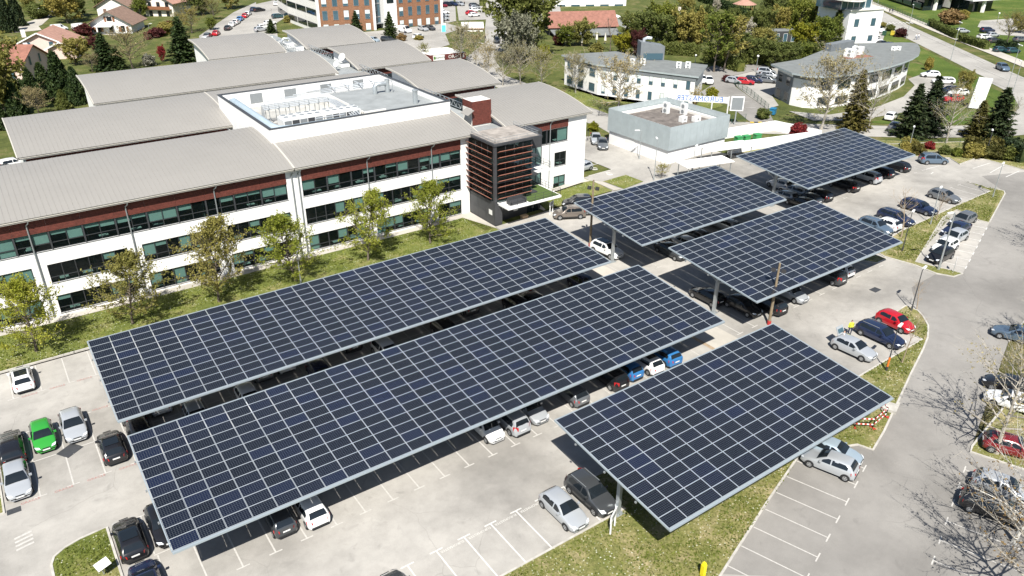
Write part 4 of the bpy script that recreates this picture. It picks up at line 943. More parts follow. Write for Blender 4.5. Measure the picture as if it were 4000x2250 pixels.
# ================================================================ trees and shrubs
import numpy as np
def leafmat(name, c1, c2, c3, trans=.35):
    m = bpy.data.materials.new(name); m.use_nodes = True; N = m.node_tree.nodes; L = m.node_tree.links; b = N['Principled BSDF']
    b.inputs['Roughness'].default_value = .65; b.inputs['Specular IOR Level'].default_value = .25
    P = N.new('ShaderNodeNewGeometry').outputs['Position']; oi = N.new('ShaderNodeObjectInfo').outputs['Random']
    nz = noise(N, L, P, 1.3, 3, .6); c = ramp(N, L, nz, [(.32, c1), (.5, c2), (.68, c3)])
    hv = ramp(N, L, oi, [(0., (.80, .84, .80)), (.5, (1., 1., 1.)), (1., (1.22, 1.12, 1.0))]); c = mixc(N, L, c, hv, 1., 'MULTIPLY')
    L.new(c, b.inputs['Base Color']); t = N.new('ShaderNodeBsdfTranslucent'); L.new(c, t.inputs['Color'])
    mx = N.new('ShaderNodeMixShader'); mx.inputs[0].default_value = trans; L.new(b.outputs[0], mx.inputs[1]); L.new(t.outputs[0], mx.inputs[2]); L.new(mx.outputs[0], N['Material Output'].inputs['Surface'])
    return m
LF = dict(lime=leafmat('lime_leaves', (.20,.235,.022), (.30,.33,.045), (.42,.42,.085), .45), olive=leafmat('olive_leaves', (.20,.185,.045), (.29,.26,.07), (.39,.34,.11), .4),
 bud=leafmat('budding_leaves', (.19,.165,.075), (.29,.25,.12), (.40,.345,.19), .25), rust=leafmat('rusty_buds', (.17,.10,.04), (.26,.165,.07), (.34,.23,.11), .2),
 green=leafmat('green_leaves', (.07,.092,.022), (.125,.15,.038), (.20,.215,.065)), fresh=leafmat('fresh_leaves', (.085,.115,.016), (.145,.175,.028), (.22,.235,.05)),
 spruce=leafmat('spruce_needles', (.010,.020,.008), (.022,.038,.014), (.045,.062,.022), .1), thuja=leafmat('thuja_sprays', (.014,.028,.008), (.032,.056,.015), (.065,.09,.026), .15),
 oldgold=leafmat('gold_green_spruce', (.05,.052,.012), (.085,.08,.02), (.14,.125,.035), .15), grey=leafmat('grey_needles', (.12,.13,.09), (.18,.185,.13), (.25,.25,.18), .2),
 blossom=leafmat('pale_blossom', (.30,.28,.22), (.42,.39,.31), (.58,.54,.45), .3), plum=leafmat('plum_leaves', (.045,.012,.014), (.09,.024,.024), (.14,.05,.04), .25), red=leafmat('red_leaves', (.12,.012,.015), (.24,.025,.028), (.34,.06,.05), .25),
 yellow=leafmat('yellow_green_leaves', (.16,.17,.012), (.25,.245,.02), (.34,.31,.05)), willow=leafmat('willow_leaves', (.15,.16,.04), (.23,.225,.06), (.32,.30,.10)))
BK = dict(brown=mat('bark', (.13,.105,.08), .95, var=.3, vs=4), pale=mat('pale_bark', (.34,.31,.26), .95, var=.25, vs=4), birch=mat('birch_bark', (.55,.53,.48), .9, var=.3, vs=6), twig=mat('tan_twigs', (.30,.235,.165), .95, var=.2, vs=3))
def quads_mesh(name, cen, siz, nrm_up=0., rs=None, asp=1.0, axis=None):
    n = len(cen); a = rs.normal(size=(n,3)); a[:,2] += nrm_up; a /= np.linalg.norm(a, axis=1, keepdims=True)
    if axis is None: b = rs.normal(size=(n,3))
    else: b = axis+rs.normal(size=(n,3))*.15
    b -= a*(a*b).sum(1, keepdims=True); b /= np.linalg.norm(b, axis=1, keepdims=True); c = np.cross(a, b)
    s = siz[:,None]; v = np.stack([cen-b*s*asp-c*s*.15, cen+c*s*-.55, cen+b*s*asp, cen+c*s*.55], 1).reshape(-1,3)
    me = bpy.data.meshes.new(name); me.vertices.add(4*n); me.vertices.foreach_set('co', v.astype(np.float32).ravel()); me.loops.add(4*n); me.loops.foreach_set('vertex_index', np.arange(4*n, dtype=np.int32))
    me.polygons.add(n); me.polygons.foreach_set('loop_start', np.arange(0, 4*n, 4, dtype=np.int32)); me.polygons.foreach_set('loop_total', np.full(n, 4, dtype=np.int32)); me.update(calc_edges=True); return me
def tree_meshes(seed, kind):
    """unit-less prototypes 10 m tall: (wood mesh, foliage mesh)"""
    rs = np.random.default_rng(seed); H = 10.; mb = MB(); pts = []; V3 = lambda *a: np.array(a, float)
    K = dict(spring=dict(h0=1.3,n=58,env=lambda u: 3.9*(math.sin(math.pi*min(1,(u*.90+.10))**.60))**.85+.15,up=.62,tw=10,lf=17,ls=(.08,.16),r=.14,lead=.95),
             bud=dict(h0=2.0,n=40,env=lambda u: 4.4*(math.sin(math.pi*(u*.80+.16)))**.7+.3,up=.85,tw=10,lf=10,ls=(.07,.15),r=.17,lead=.8),
             budthin=dict(h0=2.0,n=30,env=lambda u: 4.4*(math.sin(math.pi*(u*.80+.16)))**.7+.3,up=.85,tw=9,lf=4,ls=(.06,.13),r=.17,lead=.8),
             bare=dict(h0=2.6,n=16,env=lambda u: 2.3*(math.sin(math.pi*(u*.8+.15)))+.25,up=1.1,tw=6,lf=0,ls=(.05,.1),r=.12,lead=.8),
             bushy=dict(h0=1.2,n=40,env=lambda u: 4.5*(math.sin(math.pi*(u*.84+.12)))**.6+.3,up=.5,tw=7,lf=24,ls=(.20,.38),r=.2,lead=.85),
             birch=dict(h0=2.0,n=40,env=lambda u: 3.0*(math.sin(math.pi*(u*.85+.12)))**.8+.2,up=.7,tw=7,lf=15,ls=(.13,.25),r=.13,lead=.97))
    if kind in K:
        k = K[kind]; tr = [V3(0,0,-.3)]; d = V3(rs.normal()*.03, rs.normal()*.03, 1.); top = H*k['lead']; n = 7
        for i in range(n): d = d+V3(rs.normal()*.05, rs.normal()*.05, 0); tr.append(tr[-1]+d/np.linalg.norm(d)*(top+.3)/n)
        tr = np.array(tr); rad = [k['r']*(1-.92*i/n)+.012 for i in range(n+1)]; rad[0] *= 1.35; mb.tube(tr, rad, 7)
        def ontrunk(h):
            f = (h+.3)/(top+.3)*n; i = min(int(f), n-1); return tr[i]+(tr[i+1]-tr[i])*(f-i)
        for j in range(k['n']):
            u = (j/(k['n']-1))**.85; h = k['h0']+(top*.97-k['h0'])*u; b = ontrunk(h); az = j*2.399+rs.normal()*.3
            ln = k['env'](u)*rs.uniform(.7,1.12); rise = k['up']*(0.55+.6*u)+rs.normal()*.12; o = V3(math.cos(az), math.sin(az), rise); o /= np.linalg.norm(o)
            L_ = [b]; dd = o.copy(); m_ = 4
            for i in range(m_): dd = dd+rs.normal(size=3)*.13+V3(0,0,.08); dd /= np.linalg.norm(dd); L_.append(L_[-1]+dd*ln/m_*1.15)
            L_ = np.array(L_); r0 = max(.018, k['r']*.42*(1-.7*u)); mb.tube(L_, [r0*(1-.85*i/m_)+.006 for i in range(m_+1)], 4, cap=False)
            for q in range(k['tw']):
                f = rs.uniform(.22,1.0)*m_; i = min(int(f), m_-1); s = L_[i]+(L_[i+1]-L_[i])*(f-i); td = (L_[i+1]-L_[i]); td /= np.linalg.norm(td); td = td+rs.normal(size=3)*.55+V3(0,0,.25); td /= np.linalg.norm(td)
                tl = ln*rs.uniform(.18,.42)+.2; e = s+td*tl; mid = s+td*tl*.5+rs.normal(size=3)*.05; rw = .014 if kind != 'bare' else .017; mb.tube([s,mid,e], [rw,rw*.7,.005], 3, cap=False)
                if kind in ('bare','bud','budthin'):
                    for _ in range(2):
                        w = mid+(e-mid)*rs.uniform(0,1); wd = td+rs.normal(size=3)*.6; wd /= np.linalg.norm(wd); mb.tube([w,w+wd*tl*.5], [.009,.004], 3, cap=False)
                nl = int(k['lf']*rs.uniform(.6,1.4))
                if nl:
                    tt = rs.uniform(.15,1.1,size=(nl,1)); pts.append(s+(e-s)*tt+rs.normal(size=(nl,3))*(.12 if kind != 'bushy' else .28))
        cen = np.concatenate(pts) if pts else np.zeros((1,3)); siz = rs.uniform(*k['ls'], size=len(cen))
        return mb.mesh('trunk', BK['brown']), (quads_mesh('crown', cen, siz, .4, rs) if pts else None)
    if kind == 'spruce':
        mb.tube([(0,0,-.3),(0,0,5),(0,0,9.9)], [.2,.13,.02], 6); ax = []; h = .5
        while h < 9.8:
            u = h/10; ln = (2.7*(1-u)**.85+.12)*rs.uniform(.8,1.15); nb = max(4, int(9*(1-u)+4)); a0 = rs.uniform(0,6.28)
            for j in range(nb):
                az = a0+6.283*j/nb+rs.normal()*.18; l2 = ln*rs.uniform(.7,1.15); o = V3(math.cos(az), math.sin(az), -.12+.35*u); e = V3(0,0,h)+o*l2
                mb.tube([V3(0,0,h), V3(0,0,h)+o*l2*.6, e+V3(0,0,.08)], [.03,.018,.006], 3, cap=False); n = int(16*l2/1.5)+5; t = rs.uniform(.12,1.03,size=(n,1)); sd = np.cross(o, V3(0,0,1)); w = rs.normal(size=(n,1))*.26*(1.1-t*.6)*min(1,l2)
                p = V3(0,0,h)+o*l2*t+sd*w+V3(0,0,-.05)*rs.uniform(0,2,size=(n,1)); pts.append(p); ax.append(np.tile(o, (n,1))+sd*np.sign(w)*.7)
            h += .26+.12*(1-u)
        cen = np.concatenate(pts); return mb.mesh('trunk', BK['brown']), quads_mesh('crown', cen, rs.uniform(.16,.32,size=len(cen)), 1.3, rs, 1.3, np.concatenate(ax))
    if kind == 'thuja':
        mb.tube([(0,0,-.3),(0,0,4),(0,0,9)], [.2,.12,.02], 6); n = 5200; u = rs.uniform(0,1,size=n)**1.25; az = rs.uniform(0,6.283,size=n)
        lob = 1+.22*np.sin(az*3+u*9+seed)+.15*np.sin(az*7-u*17); r = (2.5*np.sqrt(np.clip(1-u,0,1))*(1-.25*u)+.08)*lob*rs.uniform(.55,1.05,size=n)**.5
        cen = np.stack([r*np.cos(az), r*np.sin(az), .25+u*9.75], 1)+rs.normal(size=(n,3))*.07; ax = np.stack([np.cos(az)*.5, np.sin(az)*.5, np.ones(n)], 1)
        return mb.mesh('trunk', BK['brown']), quads_mesh('crown', cen, rs.uniform(.16,.34,size=n), .2, rs, 1.3, ax)
    if kind in ('shrub','hedgeball'):
        n = 2600; d = rs.normal(size=(n,3)); d /= np.linalg.norm(d, axis=1, keepdims=True); az = np.arctan2(d[:,1], d[:,0]); lob = 1+.18*np.sin(az*3+seed)+.16*np.sin(d[:,2]*6+az*2)+.12*np.sin(az*6)
        r = rs.uniform(.35,1.0,size=n)**.45*lob; cen = d*r[:,None]*np.array([5.,5.,5.2])+np.array([0,0,4.7]); cen[:,2] = np.maximum(cen[:,2], rs.uniform(.1,1.5,size=n))
        for j in range(6): mb.tube([(0,0,-.2),(rs.normal()*1.5,rs.normal()*1.5,3),(rs.normal()*3,rs.normal()*3,7)], [.16,.1,.03], 4, cap=False)
        return mb.mesh('stems', BK['brown']), quads_mesh('crown', cen, rs.uniform(.55,1.0,size=n)*.9, .3, rs)
    if kind == 'spray':                                             # upright twiggy bush
        for j in range(60):
            az = rs.uniform(0,6.283); t = rs.uniform(.05,.55); ln = rs.uniform(6,10); d = V3(math.cos(az)*t, math.sin(az)*t, 1); e = d*ln+rs.normal(size=3)*.3; mb.tube([(0,0,-.1), d*ln*.5, e], [.08,.05,.015], 3, cap=False); m_ = rs.uniform(.3,1.05,size=(16,1)); pts.append(e*m_+rs.normal(size=(16,3))*.35)
        cen = np.concatenate(pts); return mb.mesh('stems', BK['twig']), quads_mesh('crown', cen, rs.uniform(.15,.4,size=len(cen)), .2, rs)
PROTO = {}
def tree(x, y, h, kind, leaf, label, group=None, wide=1.0, bark=None, seed=None, name=None, lean=(0,0), cat=None, trim=None):
    v = (abs(hash((round(x), round(y)))) % 3 if seed is None else seed); key = (kind, v)
    if key not in PROTO: PROTO[key] = tree_meshes(v*17+len(kind), kind)
    wood, crown = PROTO[key]; s = h/10.
    nm = name or dict(spring='tree', bud='tree', budthin='tree', bare='young_tree', bushy='tree', birch='birch_tree', spruce='spruce_tree', thuja='conifer', shrub='shrub', spray='shrub', hedgeball='shrub')[kind]
    o = thing(nm, label, cat or ('shrub' if 'shrub' in nm else 'tree'), (x, y, g(x)-.02), (x*1.7+y*2.3) % 6.28, group); o.scale = (s*wide, s*wide, s); o.rotation_euler[0] = lean[0]; o.rotation_euler[1] = lean[1]
    q = link('stems' if 'shrub' in nm else 'trunk', wood, o)
    if bark: q.material_slots[0].link = 'OBJECT'; q.material_slots[0].material = BK[bark]
    if crown:
        if not crown.materials: crown.materials.append(LF['green'])
        q = link('crown', crown, o); q.material_slots[0].link = 'OBJECT'; q.material_slots[0].material = LF[leaf]
    return o
TL = [
 # six trees along the office front, west to east
 ((-1.5,78.9,8.6),'spring','lime','lime green tree at the west end of the office lawn',dict(wide=.95,seed=0)),
 ((7.4,79.3,8.7),'spring','olive','olive green tree second along the office front',dict(wide=1.0,seed=1)),
 ((16.2,79.1,10.5),'spring','olive','sparse olive tree third along the office front, before a downpipe',dict(wide=.85,seed=2)),
 ((25.0,79.1,9.1),'spring','lime','bright lime tree behind the lamp in the middle of the office front',dict(wide=.95,seed=1)),
 ((34.3,79.5,9.4),'spring','lime','airy pale green tree fifth along the office front',dict(wide=.9,seed=2)),
 ((43.1,79.6,8.5),'spring','lime','bright lime tree nearest the louvred tower',dict(wide=.95,seed=0)),
 # young bare trees on the eastern islands
 ((91.2,44.5,7.1),'bare','bud','leafless young tree with orange trunk beside the white hatchback',dict(bark='twig',wide=1.0)),
 ((99.5,44.6,4.7),'bare','bud','leafless young tree leaning over the dark blue car',dict(bark='twig',wide=1.1)),
 ((65.5,28.9,6.7),'bare','bud','thin leafless tree in front of the navy estate',dict(bark='twig',wide=.7)),
 ((75.9,33.5,3.8),'bare','bud','leafless sapling at the tip of the grass by the red car',dict(bark='twig',wide=1.2)),
 ((82.7,78.3,2.4),'bud','yellow','small yellow-green sapling behind the middle row of canopies',dict(wide=1.2)),
 # budding trees on the eastern edge of the road
 ((59.5,17.3,10.2),'budthin','bud','big budding tree with pale trunk at the right edge, above the slanted bays',dict(bark='pale',wide=1.05,seed=0)),
 ((99.5,28.2,11.0),'budthin','bud','budding tree at the right edge throwing its shadow over the road',dict(bark='pale',wide=1.05,seed=1)),
 ((51.2,12.0,8.5),'budthin','rust','white-barked tree with rusty buds at the bottom right corner',dict(bark='birch',wide=1.15,seed=2)),
 ((46.0,9.3,10.0),'budthin','rust','tree at the bottom edge whose branch shadow lies on the road',dict(bark='pale',wide=1.0,seed=0)),
 ((76.5,21.3,9.0),'budthin','bud','second budding tree along the eastern tree strip',dict(bark='pale',wide=.9,seed=2)),
 # conifers and budding trees beyond the far canopy
 ((128.7,76.3,10.8),'spruce','oldgold','slim golden-brown spruce before the curved white building',dict(wide=1.0,seed=0)),
 ((133.0,68.0,9.3),'spruce','spruce','dark spruce, west one of the close pair beyond the far canopy',dict(wide=1.25,seed=1)),
 ((137.9,67.7,10.1),'spruce','spruce','dark spruce, taller one of the close pair beyond the far canopy',dict(wide=1.25,seed=0)),
 ((143.5,58.6,9.1),'spruce','spruce','dark spruce near the road junction at the right',dict(wide=1.35,seed=2)),
 ((142.0,61.1,6.6),'spruce','oldgold','golden-green spruce beside the rightmost dark one',dict(wide=1.4,seed=1)),
 ((122.7,78.8,13.8),'bud','bud','large budding tree hiding the west half of the curved building',dict(bark='pale',wide=1.0,seed=0)),
 ((129.2,73.6,11.8),'budthin','bud','tall thin budding tree before the curved building windows',dict(bark='pale',wide=.7,seed=1)),
 ((134.3,62.1,10.1),'budthin','olive','budding tree with thin olive crown between the spruces',dict(bark='pale',wide=.9,seed=2)),
 ((152.4,60.1,7.2),'bare','bud','bare tree by the far right lamps',dict(bark='pale',wide=1.1)),
 ((172.0,79.0,4.8),'bushy','olive','olive bush tree behind the red car by the white sign',dict(wide=.8)),
 # row along the street north of the grey block
 ((100.3,107.9,11.3),'bud','bud','big spreading budding tree before the white two-storey house of offices',dict(bark='pale',wide=1.1,seed=1)),
 ((105.1,126.4,8.4),'bud','bud','budding tree at the west corner of the white two-storey offices',dict(bark='pale',wide=.95,seed=0)),
 ((101.1,133.0,9.0),'bud','olive','budding tree behind the rounded end of the east wing roof',dict(bark='pale',wide=.9,seed=2)),
 ((100.2,139.6,9.2),'bud','bud','budding tree behind the ridge of the east wing',dict(bark='pale',wide=.9,seed=1)),
 ((96.6,141.5,7.7),'bud','bud','budding tree just over the second east wing',dict(bark='pale',wide=.9,seed=0)),
 ((97.1,148.3,8.1),'bud','bud','budding street tree next to the maroon pavilion, southern one',dict(bark='pale',wide=.8,seed=2)),
 ((100.6,158.3,9.2),'bud','bud','budding street tree next to the maroon pavilion, middle one',dict(bark='pale',wide=.9,seed=1)),
 ((101.1,166.4,9.6),'bud','bud','budding street tree next to the maroon pavilion, northern one',dict(bark='pale',wide=.95,seed=0)),
 ((95.3,174.6,4.6),'bud','yellow','yellow-green bush in front of the maroon pavilion sign',dict(wide=.9,seed=2)),
 ((110.3,106.7,3.1),'bare','bud','thin sapling against the white two-storey wall',dict(bark='pale',wide=.8)),
 ((116.6,103.4,4.5),'spray','bud','straw-coloured upright shrub at the end of the white offices',dict(wide=1.0)),
 ]
for (x, y, h), kind, leaf, lab, kw in TL: tree(x, y, h, kind, leaf, lab, **kw)
BG = [  # background planting: position and height, kind, leaf, width, words
 ((118.8,166.0,14.5),'bushy','green',.75,'tall dark green tree behind the pavilion street'),((132.8,181.2,11.1),'birch','green',1.1,'tall poplar-like green tree left of the red barn'),((112.5,158.0,9.6),'bushy','grey',.7,'grey-green tree left of the barn lean-to'),
 ((136.9,172.8,3.1),'shrub','plum',.8,'dark plum shrub at the barn lean-to corner'),((138.0,170.3,4.5),'bushy','fresh',.9,'bright green tree before the barn lean-to'),((141.3,168.1,5.5),'bushy','willow',.9,'pale yellow-green tree before the barn lean-to'),
 ((141.9,157.1,9.3),'bare','bud',1.0,'dark bare tree at the east end of the barn'),((143.0,153.0,4.0),'bushy','yellow',1.0,'yellow-green bushy tree before the parasols'),((135.4,154.9,3.0),'shrub','olive',1.0,'olive shrub behind the white offices roof'),((120.4,158.6,3.2),'shrub','yellow',1.0,'yellow shrub beside the street tree'),
 ((144.0,149.1,5.2),'bushy','plum',.6,'dark plum tree behind the roof light box'),((153.6,156.3,7.8),'bushy','green',.8,'dark green tree before the hip-roofed house, west one'),((163.6,160.7,8.3),'bushy','fresh',.8,'fresh green tree covering the hip roof corner'),((156.7,150.7,7.2),'bushy','green',.9,'green tree below the hip-roofed house'),
 ((163.7,153.1,6.8),'bushy','fresh',.8,'fresh green tree right of the hip-roofed house'),((159.3,145.5,8.4),'bushy','olive',.75,'olive tree among the garden trees'),((165.4,148.4,4.7),'bushy','plum',.6,'plum-leaved tree among the green garden trees'),((173.5,154.1,7.8),'bushy','green',.8,'green tree above the plum-leaved one'),
 ((145.7,124.3,11.1),'birch','fresh',.9,'tall birch before the garden trees, west stem'),((149.5,124.6,10.1),'birch','olive',.9,'tall birch before the garden trees, east stem'),((178.9,148.6,4.6),'bushy','blossom',.8,'white blossoming tree in the garden belt'),((183.7,147.3,4.9),'bushy','blossom',.75,'pale grey blossoming tree by the hedge'),
 ((160.3,128.8,5.8),'bushy','green',.8,'dark green tree over the globe lamp'),((161.0,125.4,5.0),'bushy','green',.9,'green tree above the parked red car'),((170.8,131.2,5.7),'bushy','olive',.9,'olive tree at the end of the garden belt'),((193.1,148.9,6.4),'bushy','green',.8,'dark tree beside the garden gazebo'),((219.4,189.5,3.9),'bushy','blossom',.5,'small white blossoming tree at the hedge end'),
 ((195.5,162.2,5.5),'bushy','green',.7,'green garden tree below the long hedge'),((203.5,188.8,5.7),'bushy','olive',.7,'olive tree beside the hip-roofed house chimney'),((140.0,115.4,1.3),'shrub','plum',1.3,'purple-flowering shrub at the corner of the parking'),((124.5,105.9,2.2),'shrub','yellow',.9,'clipped yellow-green shrub at the corner of the drive'),((121.2,90.3,1.7),'shrub','green',1.2,'green shrub at the fence end by the drive'),
 ((90.6,103.5,1.4),'shrub','yellow',1.1,'yellow-green shrub beside the silver saloon'),((161.3,170.1,5.5),'bushy','green',.9,'green tree east of the barn'),((201.9,160.2,5.2),'shrub','green',1.0,'dark shrub beneath the gazebo hedge'),
 ((204.6,151.7,6.0),'bushy','olive',.9,'olive tree over the dark container'),((219.5,160.3,6.6),'bushy','green',.8,'green tree behind the dark container'),((209.7,148.4,7.7),'bushy','fresh',.8,'fresh tree left of the willow'),((214.0,145.5,7.4),'bushy','willow',.9,'yellow willow before the round-roofed tower'),((184.5,128.6,6.1),'bushy','yellow',.9,'bright yellow-green tree below the willow'),
 ((188.7,125.8,7.4),'bushy','fresh',.8,'fresh green tree left of the grey pine'),((201.0,130.0,9.0),'spruce','green',1.3,'slender dark pine beside the tower building'),((196.7,127.4,4.2),'spruce','grey',1.4,'grey-green conifer at the foot of the tower building'),((161.4,119.3,5.1),'bushy','green',1.0,'dark green tree left of the curved roof'),((166.3,118.9,4.5),'bushy','green',.9,'dark green tree over the curved roof edge'),
 ((171.0,118.7,3.9),'bushy','fresh',.9,'fresh green tree over the curved roof'),((175.2,118.8,3.7),'bushy','green',.9,'dark green tree beside the roof annex'),((233.6,177.2,6.8),'bushy','green',.8,'green tree at the top beyond the car park row'),((245.8,177.9,6.6),'bushy','fresh',.7,'fresh tree at the top by the round roof'),
 ((241.9,140.6,1.3),'shrub','olive',1.2,'low olive shrub at the van bay, west one'),((236.7,134.8,1.7),'shrub','green',1.2,'low green shrub beside the yellow bin'),((229.1,127.0,2.2),'shrub','plum',1.2,'round plum shrub beside the yellow bin'),((190.5,96.9,2.6),'hedgeball','olive',.6,'clipped column shrub beside the white cars'),
 ((245.1,104.3,8.1),'bud','olive',1.0,'olive tree in the far east car park'),((265.8,132.0,4.0),'shrub','rust',1.4,'russet shrub mass under the white offices'),((280.6,135.2,2.5),'shrub','olive',1.2,'olive shrub under the white offices'),((239.9,109.8,2.7),'bare','bud',1.0,'bare sapling in the far east car park'),((266.7,110.4,3.8),'bushy','olive',1.0,'olive tree at the far right edge'),
 ((116.7,79.1,2.1),'shrub','red',1.1,'crimson shrub beside the white enclosure wall'),((126.6,64.6,1.5),'shrub','olive',1.3,'olive hedge shrub behind the far canopy'),((123.5,62.8,1.5),'shrub','olive',1.2,'olive shrub by the far canopy corner'),((124.1,61.7,1.7),'shrub','oldgold',1.2,'brownish shrub beside the blue-grey people carrier'),
 ((128.6,61.9,1.2),'shrub','red',1.1,'red-leaved shrub behind the blue-grey people carrier'),((128.0,59.0,1.3),'shrub','green',1.2,'round green shrub behind the people carrier'),((128.7,57.3,1.2),'shrub','fresh',1.2,'low fresh green shrub at the lawn corner'),((130.2,55.6,2.1),'shrub','olive',1.3,'olive shrub along the eastern fence, west one'),((132.2,53.6,2.1),'shrub','oldgold',1.3,'olive shrub along the eastern fence, middle one'),((134.3,51.6,2.1),'shrub','green',1.4,'dark shrub along the eastern fence at the right edge'),
 # houses and gardens to the north-west
 ((29.2,217.8,8.5),'spruce','thuja',1.3,'dark fir standing before the white chalet garden, west one'),((31.6,216.2,5.3),'spruce','thuja',1.5,'dark fir just right of the taller garden fir'),((47.8,218.3,10.4),'spruce','thuja',1.3,'dark fir left of the rear curved roof'),((34.7,215.5,9.1),'bud','bud',1.1,'big beige budding tree between the firs'),((25.7,217.3,4.1),'bud','bud',1.2,'beige budding tree above the third curved roof'),
 ((15.7,190.0,9.2),'thuja','thuja',.95,'tall dark cypress above the second curved roof'),((13.4,199.2,6.0),'thuja','thuja',1.1,'broad dark cypress in the evergreen screen'),((10.5,195.6,5.9),'thuja','thuja',1.0,'dark cypress in the evergreen screen below the red house'),((6.9,195.9,5.6),'thuja','green',1.1,'green cypress at the end of the evergreen screen'),((4.1,183.0,11.4),'bushy','olive',.7,'olive tree at the left edge below the red house'),
 ((6.3,180.6,6.1),'thuja','thuja',1.0,'dark cypress left of the pergola'),((9.8,178.1,5.3),'bud','bud',1.2,'beige budding tree before the evergreen screen'),((14.6,180.6,3.7),'thuja','green',1.3,'low green cypress at the second curved roof'),((17.9,184.3,7.0),'thuja','thuja',.9,'dark cypress right of the tall one'),((3.0,171.5,5.4),'thuja','thuja',1.0,'dark cypress at the left edge behind the roofs'),
 ((23.6,228.9,5.4),'bushy','olive',.8,'olive shrub tree beside the pink house'),((31.5,248.5,3.1),'bushy','plum',.7,'plum tree in the garden of the pink house'),((30.4,254.7,1.2),'shrub','yellow',.9,'orange-yellow shrub beside the plum tree'),((33.3,277.0,2.9),'shrub','plum',1.5,'reddish twiggy hedge before the white chalet'),((14.7,296.1,10.3),'thuja','spruce',.8,'very dark conifer in the far left corner, front one'),
 ((18.3,308.0,9.8),'thuja','spruce',.8,'very dark conifer in the far left corner, rear one'),((14.6,315.4,5.9),'bushy','yellow',.8,'yellow-green tree at the far left edge'),((32.4,306.2,9.1),'bushy','olive',.9,'olive tree left of the white chalet'),((37.6,319.0,6.9),'bushy','green',.8,'green tree behind the white chalet'),((26.1,323.8,4.3),'hedgeball','green',1.4,'clipped dark hedge block by the far lane'),
 ((46.3,321.5,4.7),'bushy','green',.8,'green tree behind the chalet ridge'),((51.4,325.7,5.8),'birch','green',.9,'tree with pale stem between the two chalets'),((55.2,304.3,4.9),'bushy','fresh',.8,'fresh green tree in the lawn of the far chalet'),((43.0,220.5,3.3),'bushy','red',.45,'small bright red shrub tree in the back garden'),((55.0,264.4,3.0),'shrub','olive',2.0,'hedge of bare twigs along the garden'),((50.5,259.9,2.3),'shrub','plum',1.6,'dark twiggy garden hedge'),
 ((59.3,264.9,5.3),'bud','olive',1.2,'olive tree group west of the upper car park, front'),((60.6,259.2,7.0),'bud','olive',1.2,'olive tree group west of the upper car park, rear'),((72.9,293.0,6.9),'bushy','green',.9,'dense green tree above the upper car park'),((73.0,279.1,6.3),'bud','olive',1.1,'olive tree along the upper car park'),((85.2,299.0,7.1),'bushy','olive',.8,'olive tree at the top of the upper car park'),((66.9,260.1,3.0),'bushy','fresh',.8,'young green tree by the upper car park'),
 ((50.5,219.1,1.3),'shrub','yellow',1.2,'yellow shrub at the end of the rear roof'),((38.9,217.2,2.5),'shrub','blossom',1.0,'pale grey shrub above the third roof'),((25.5,347.9,3.5),'bushy','olive',1.0,'olive tree beyond the clipped hedge'),((34.3,355.2,5.3),'bushy','green',.9,'dark tree at the top left'),
 ((94.0,241.8,3.9),'spruce','thuja',1.5,'small dark fir at the corner of the brick offices'),((79.7,241.5,3.8),'spruce','thuja',1.6,'small dark fir by the upper car park'),((100.0,224.8,5.7),'spruce','thuja',1.2,'dark fir before the brick facade, west one'),((102.7,207.7,7.1),'spruce','thuja',1.1,'dark fir before the glazed entrance'),((103.8,202.8,1.9),'shrub','rust',1.1,'rusty shrub at the foot of the entrance fir'),
 ((93.7,249.3,1.0),'shrub','green',1.5,'green shrub on the bank beside the brick offices'),((90.9,257.0,1.8),'shrub','olive',1.6,'olive shrub on the bank beside the white block'),((93.8,256.7,0.8),'shrub','rust',1.6,'brownish shrub on the bank'),((108.6,201.3,1.1),'shrub','olive',1.8,'low olive shrub by the maroon pavilion'),((124.9,220.6,3.9),'bare','bud',1.0,'thin tree at the end of the brick facade'),((92.9,279.5,1.6),'bare','bud',1.0,'thin bare tree in the upper car park')]

for (x, y, h), kind, leaf, wd, lab in BG:
    big = kind in ('bushy','birch'); tree(x, y, min(h*(1.2 if big else 1.08), 18), kind, leaf, lab, 'garden and street planting', wide=wd*(1.3 if big else 1.1))

# ================================================================ roads and ground to the north and east
M_PINK = mat('pink_render', (.66,.50,.44), .9, var=.05); M_CREAM = mat('cream_render', (.70,.66,.58), .9, var=.05); M_WOODB = mat('brown_wood', (.22,.09,.04), .8, var=.2, vs=3); M_BRICK = mat('timber_brick_cladding', (.235,.115,.062), .85, var=.2, vs=2.2)
def tiles(name, c, s=2.2):
    m = mat(name, c, .9, bump=.0); N, L, b = nodes(m); P = N.new('ShaderNodeTexCoord').outputs['Object']; wv = N.new('ShaderNodeTexWave'); wv.inputs['Scale'].default_value = s; wv.inputs['Distortion'].default_value = 1.2; L.new(P, wv.inputs['Vector'])
    cc = ramp(N, L, noise(N, L, P, 1.1, 5, .7), [(.3, tuple(x*.72 for x in c)), (.7, tuple(x*1.2 for x in c))]); L.new(mixc(N, L, cc, ramp(N, L, wv.outputs['Fac'], [(0., (.75,.75,.75)), (.5, (1.,1.,1.))]), .6, 'MULTIPLY'), b.inputs['Base Color']); return m
M_TILE = tiles('red_clay_tiles', (.27,.125,.092)); M_TILEP = tiles('pink_clay_tiles', (.40,.225,.17)); M_TILEB = tiles('brown_clay_tiles', (.24,.155,.115)); M_TILER = tiles('rust_clay_tiles', (.27,.12,.085))
M_MAROON = mat('maroon_cladding', (.12,.026,.024), .7, var=.15); M_LEAD = mat('grey_roof_felt', (.17,.18,.175), .9, var=.14, vs=.7, bump=.1); M_PERF = mat('pale_perforated_metal', (.40,.45,.46), .55, metal=.2, var=.08, vs=.8)
M_GREEN = mat('green_mesh_fence', (.02,.075,.05), .7); M_SLATE = mat('slate_grey_cladding', (.16,.175,.185), .7, var=.1)

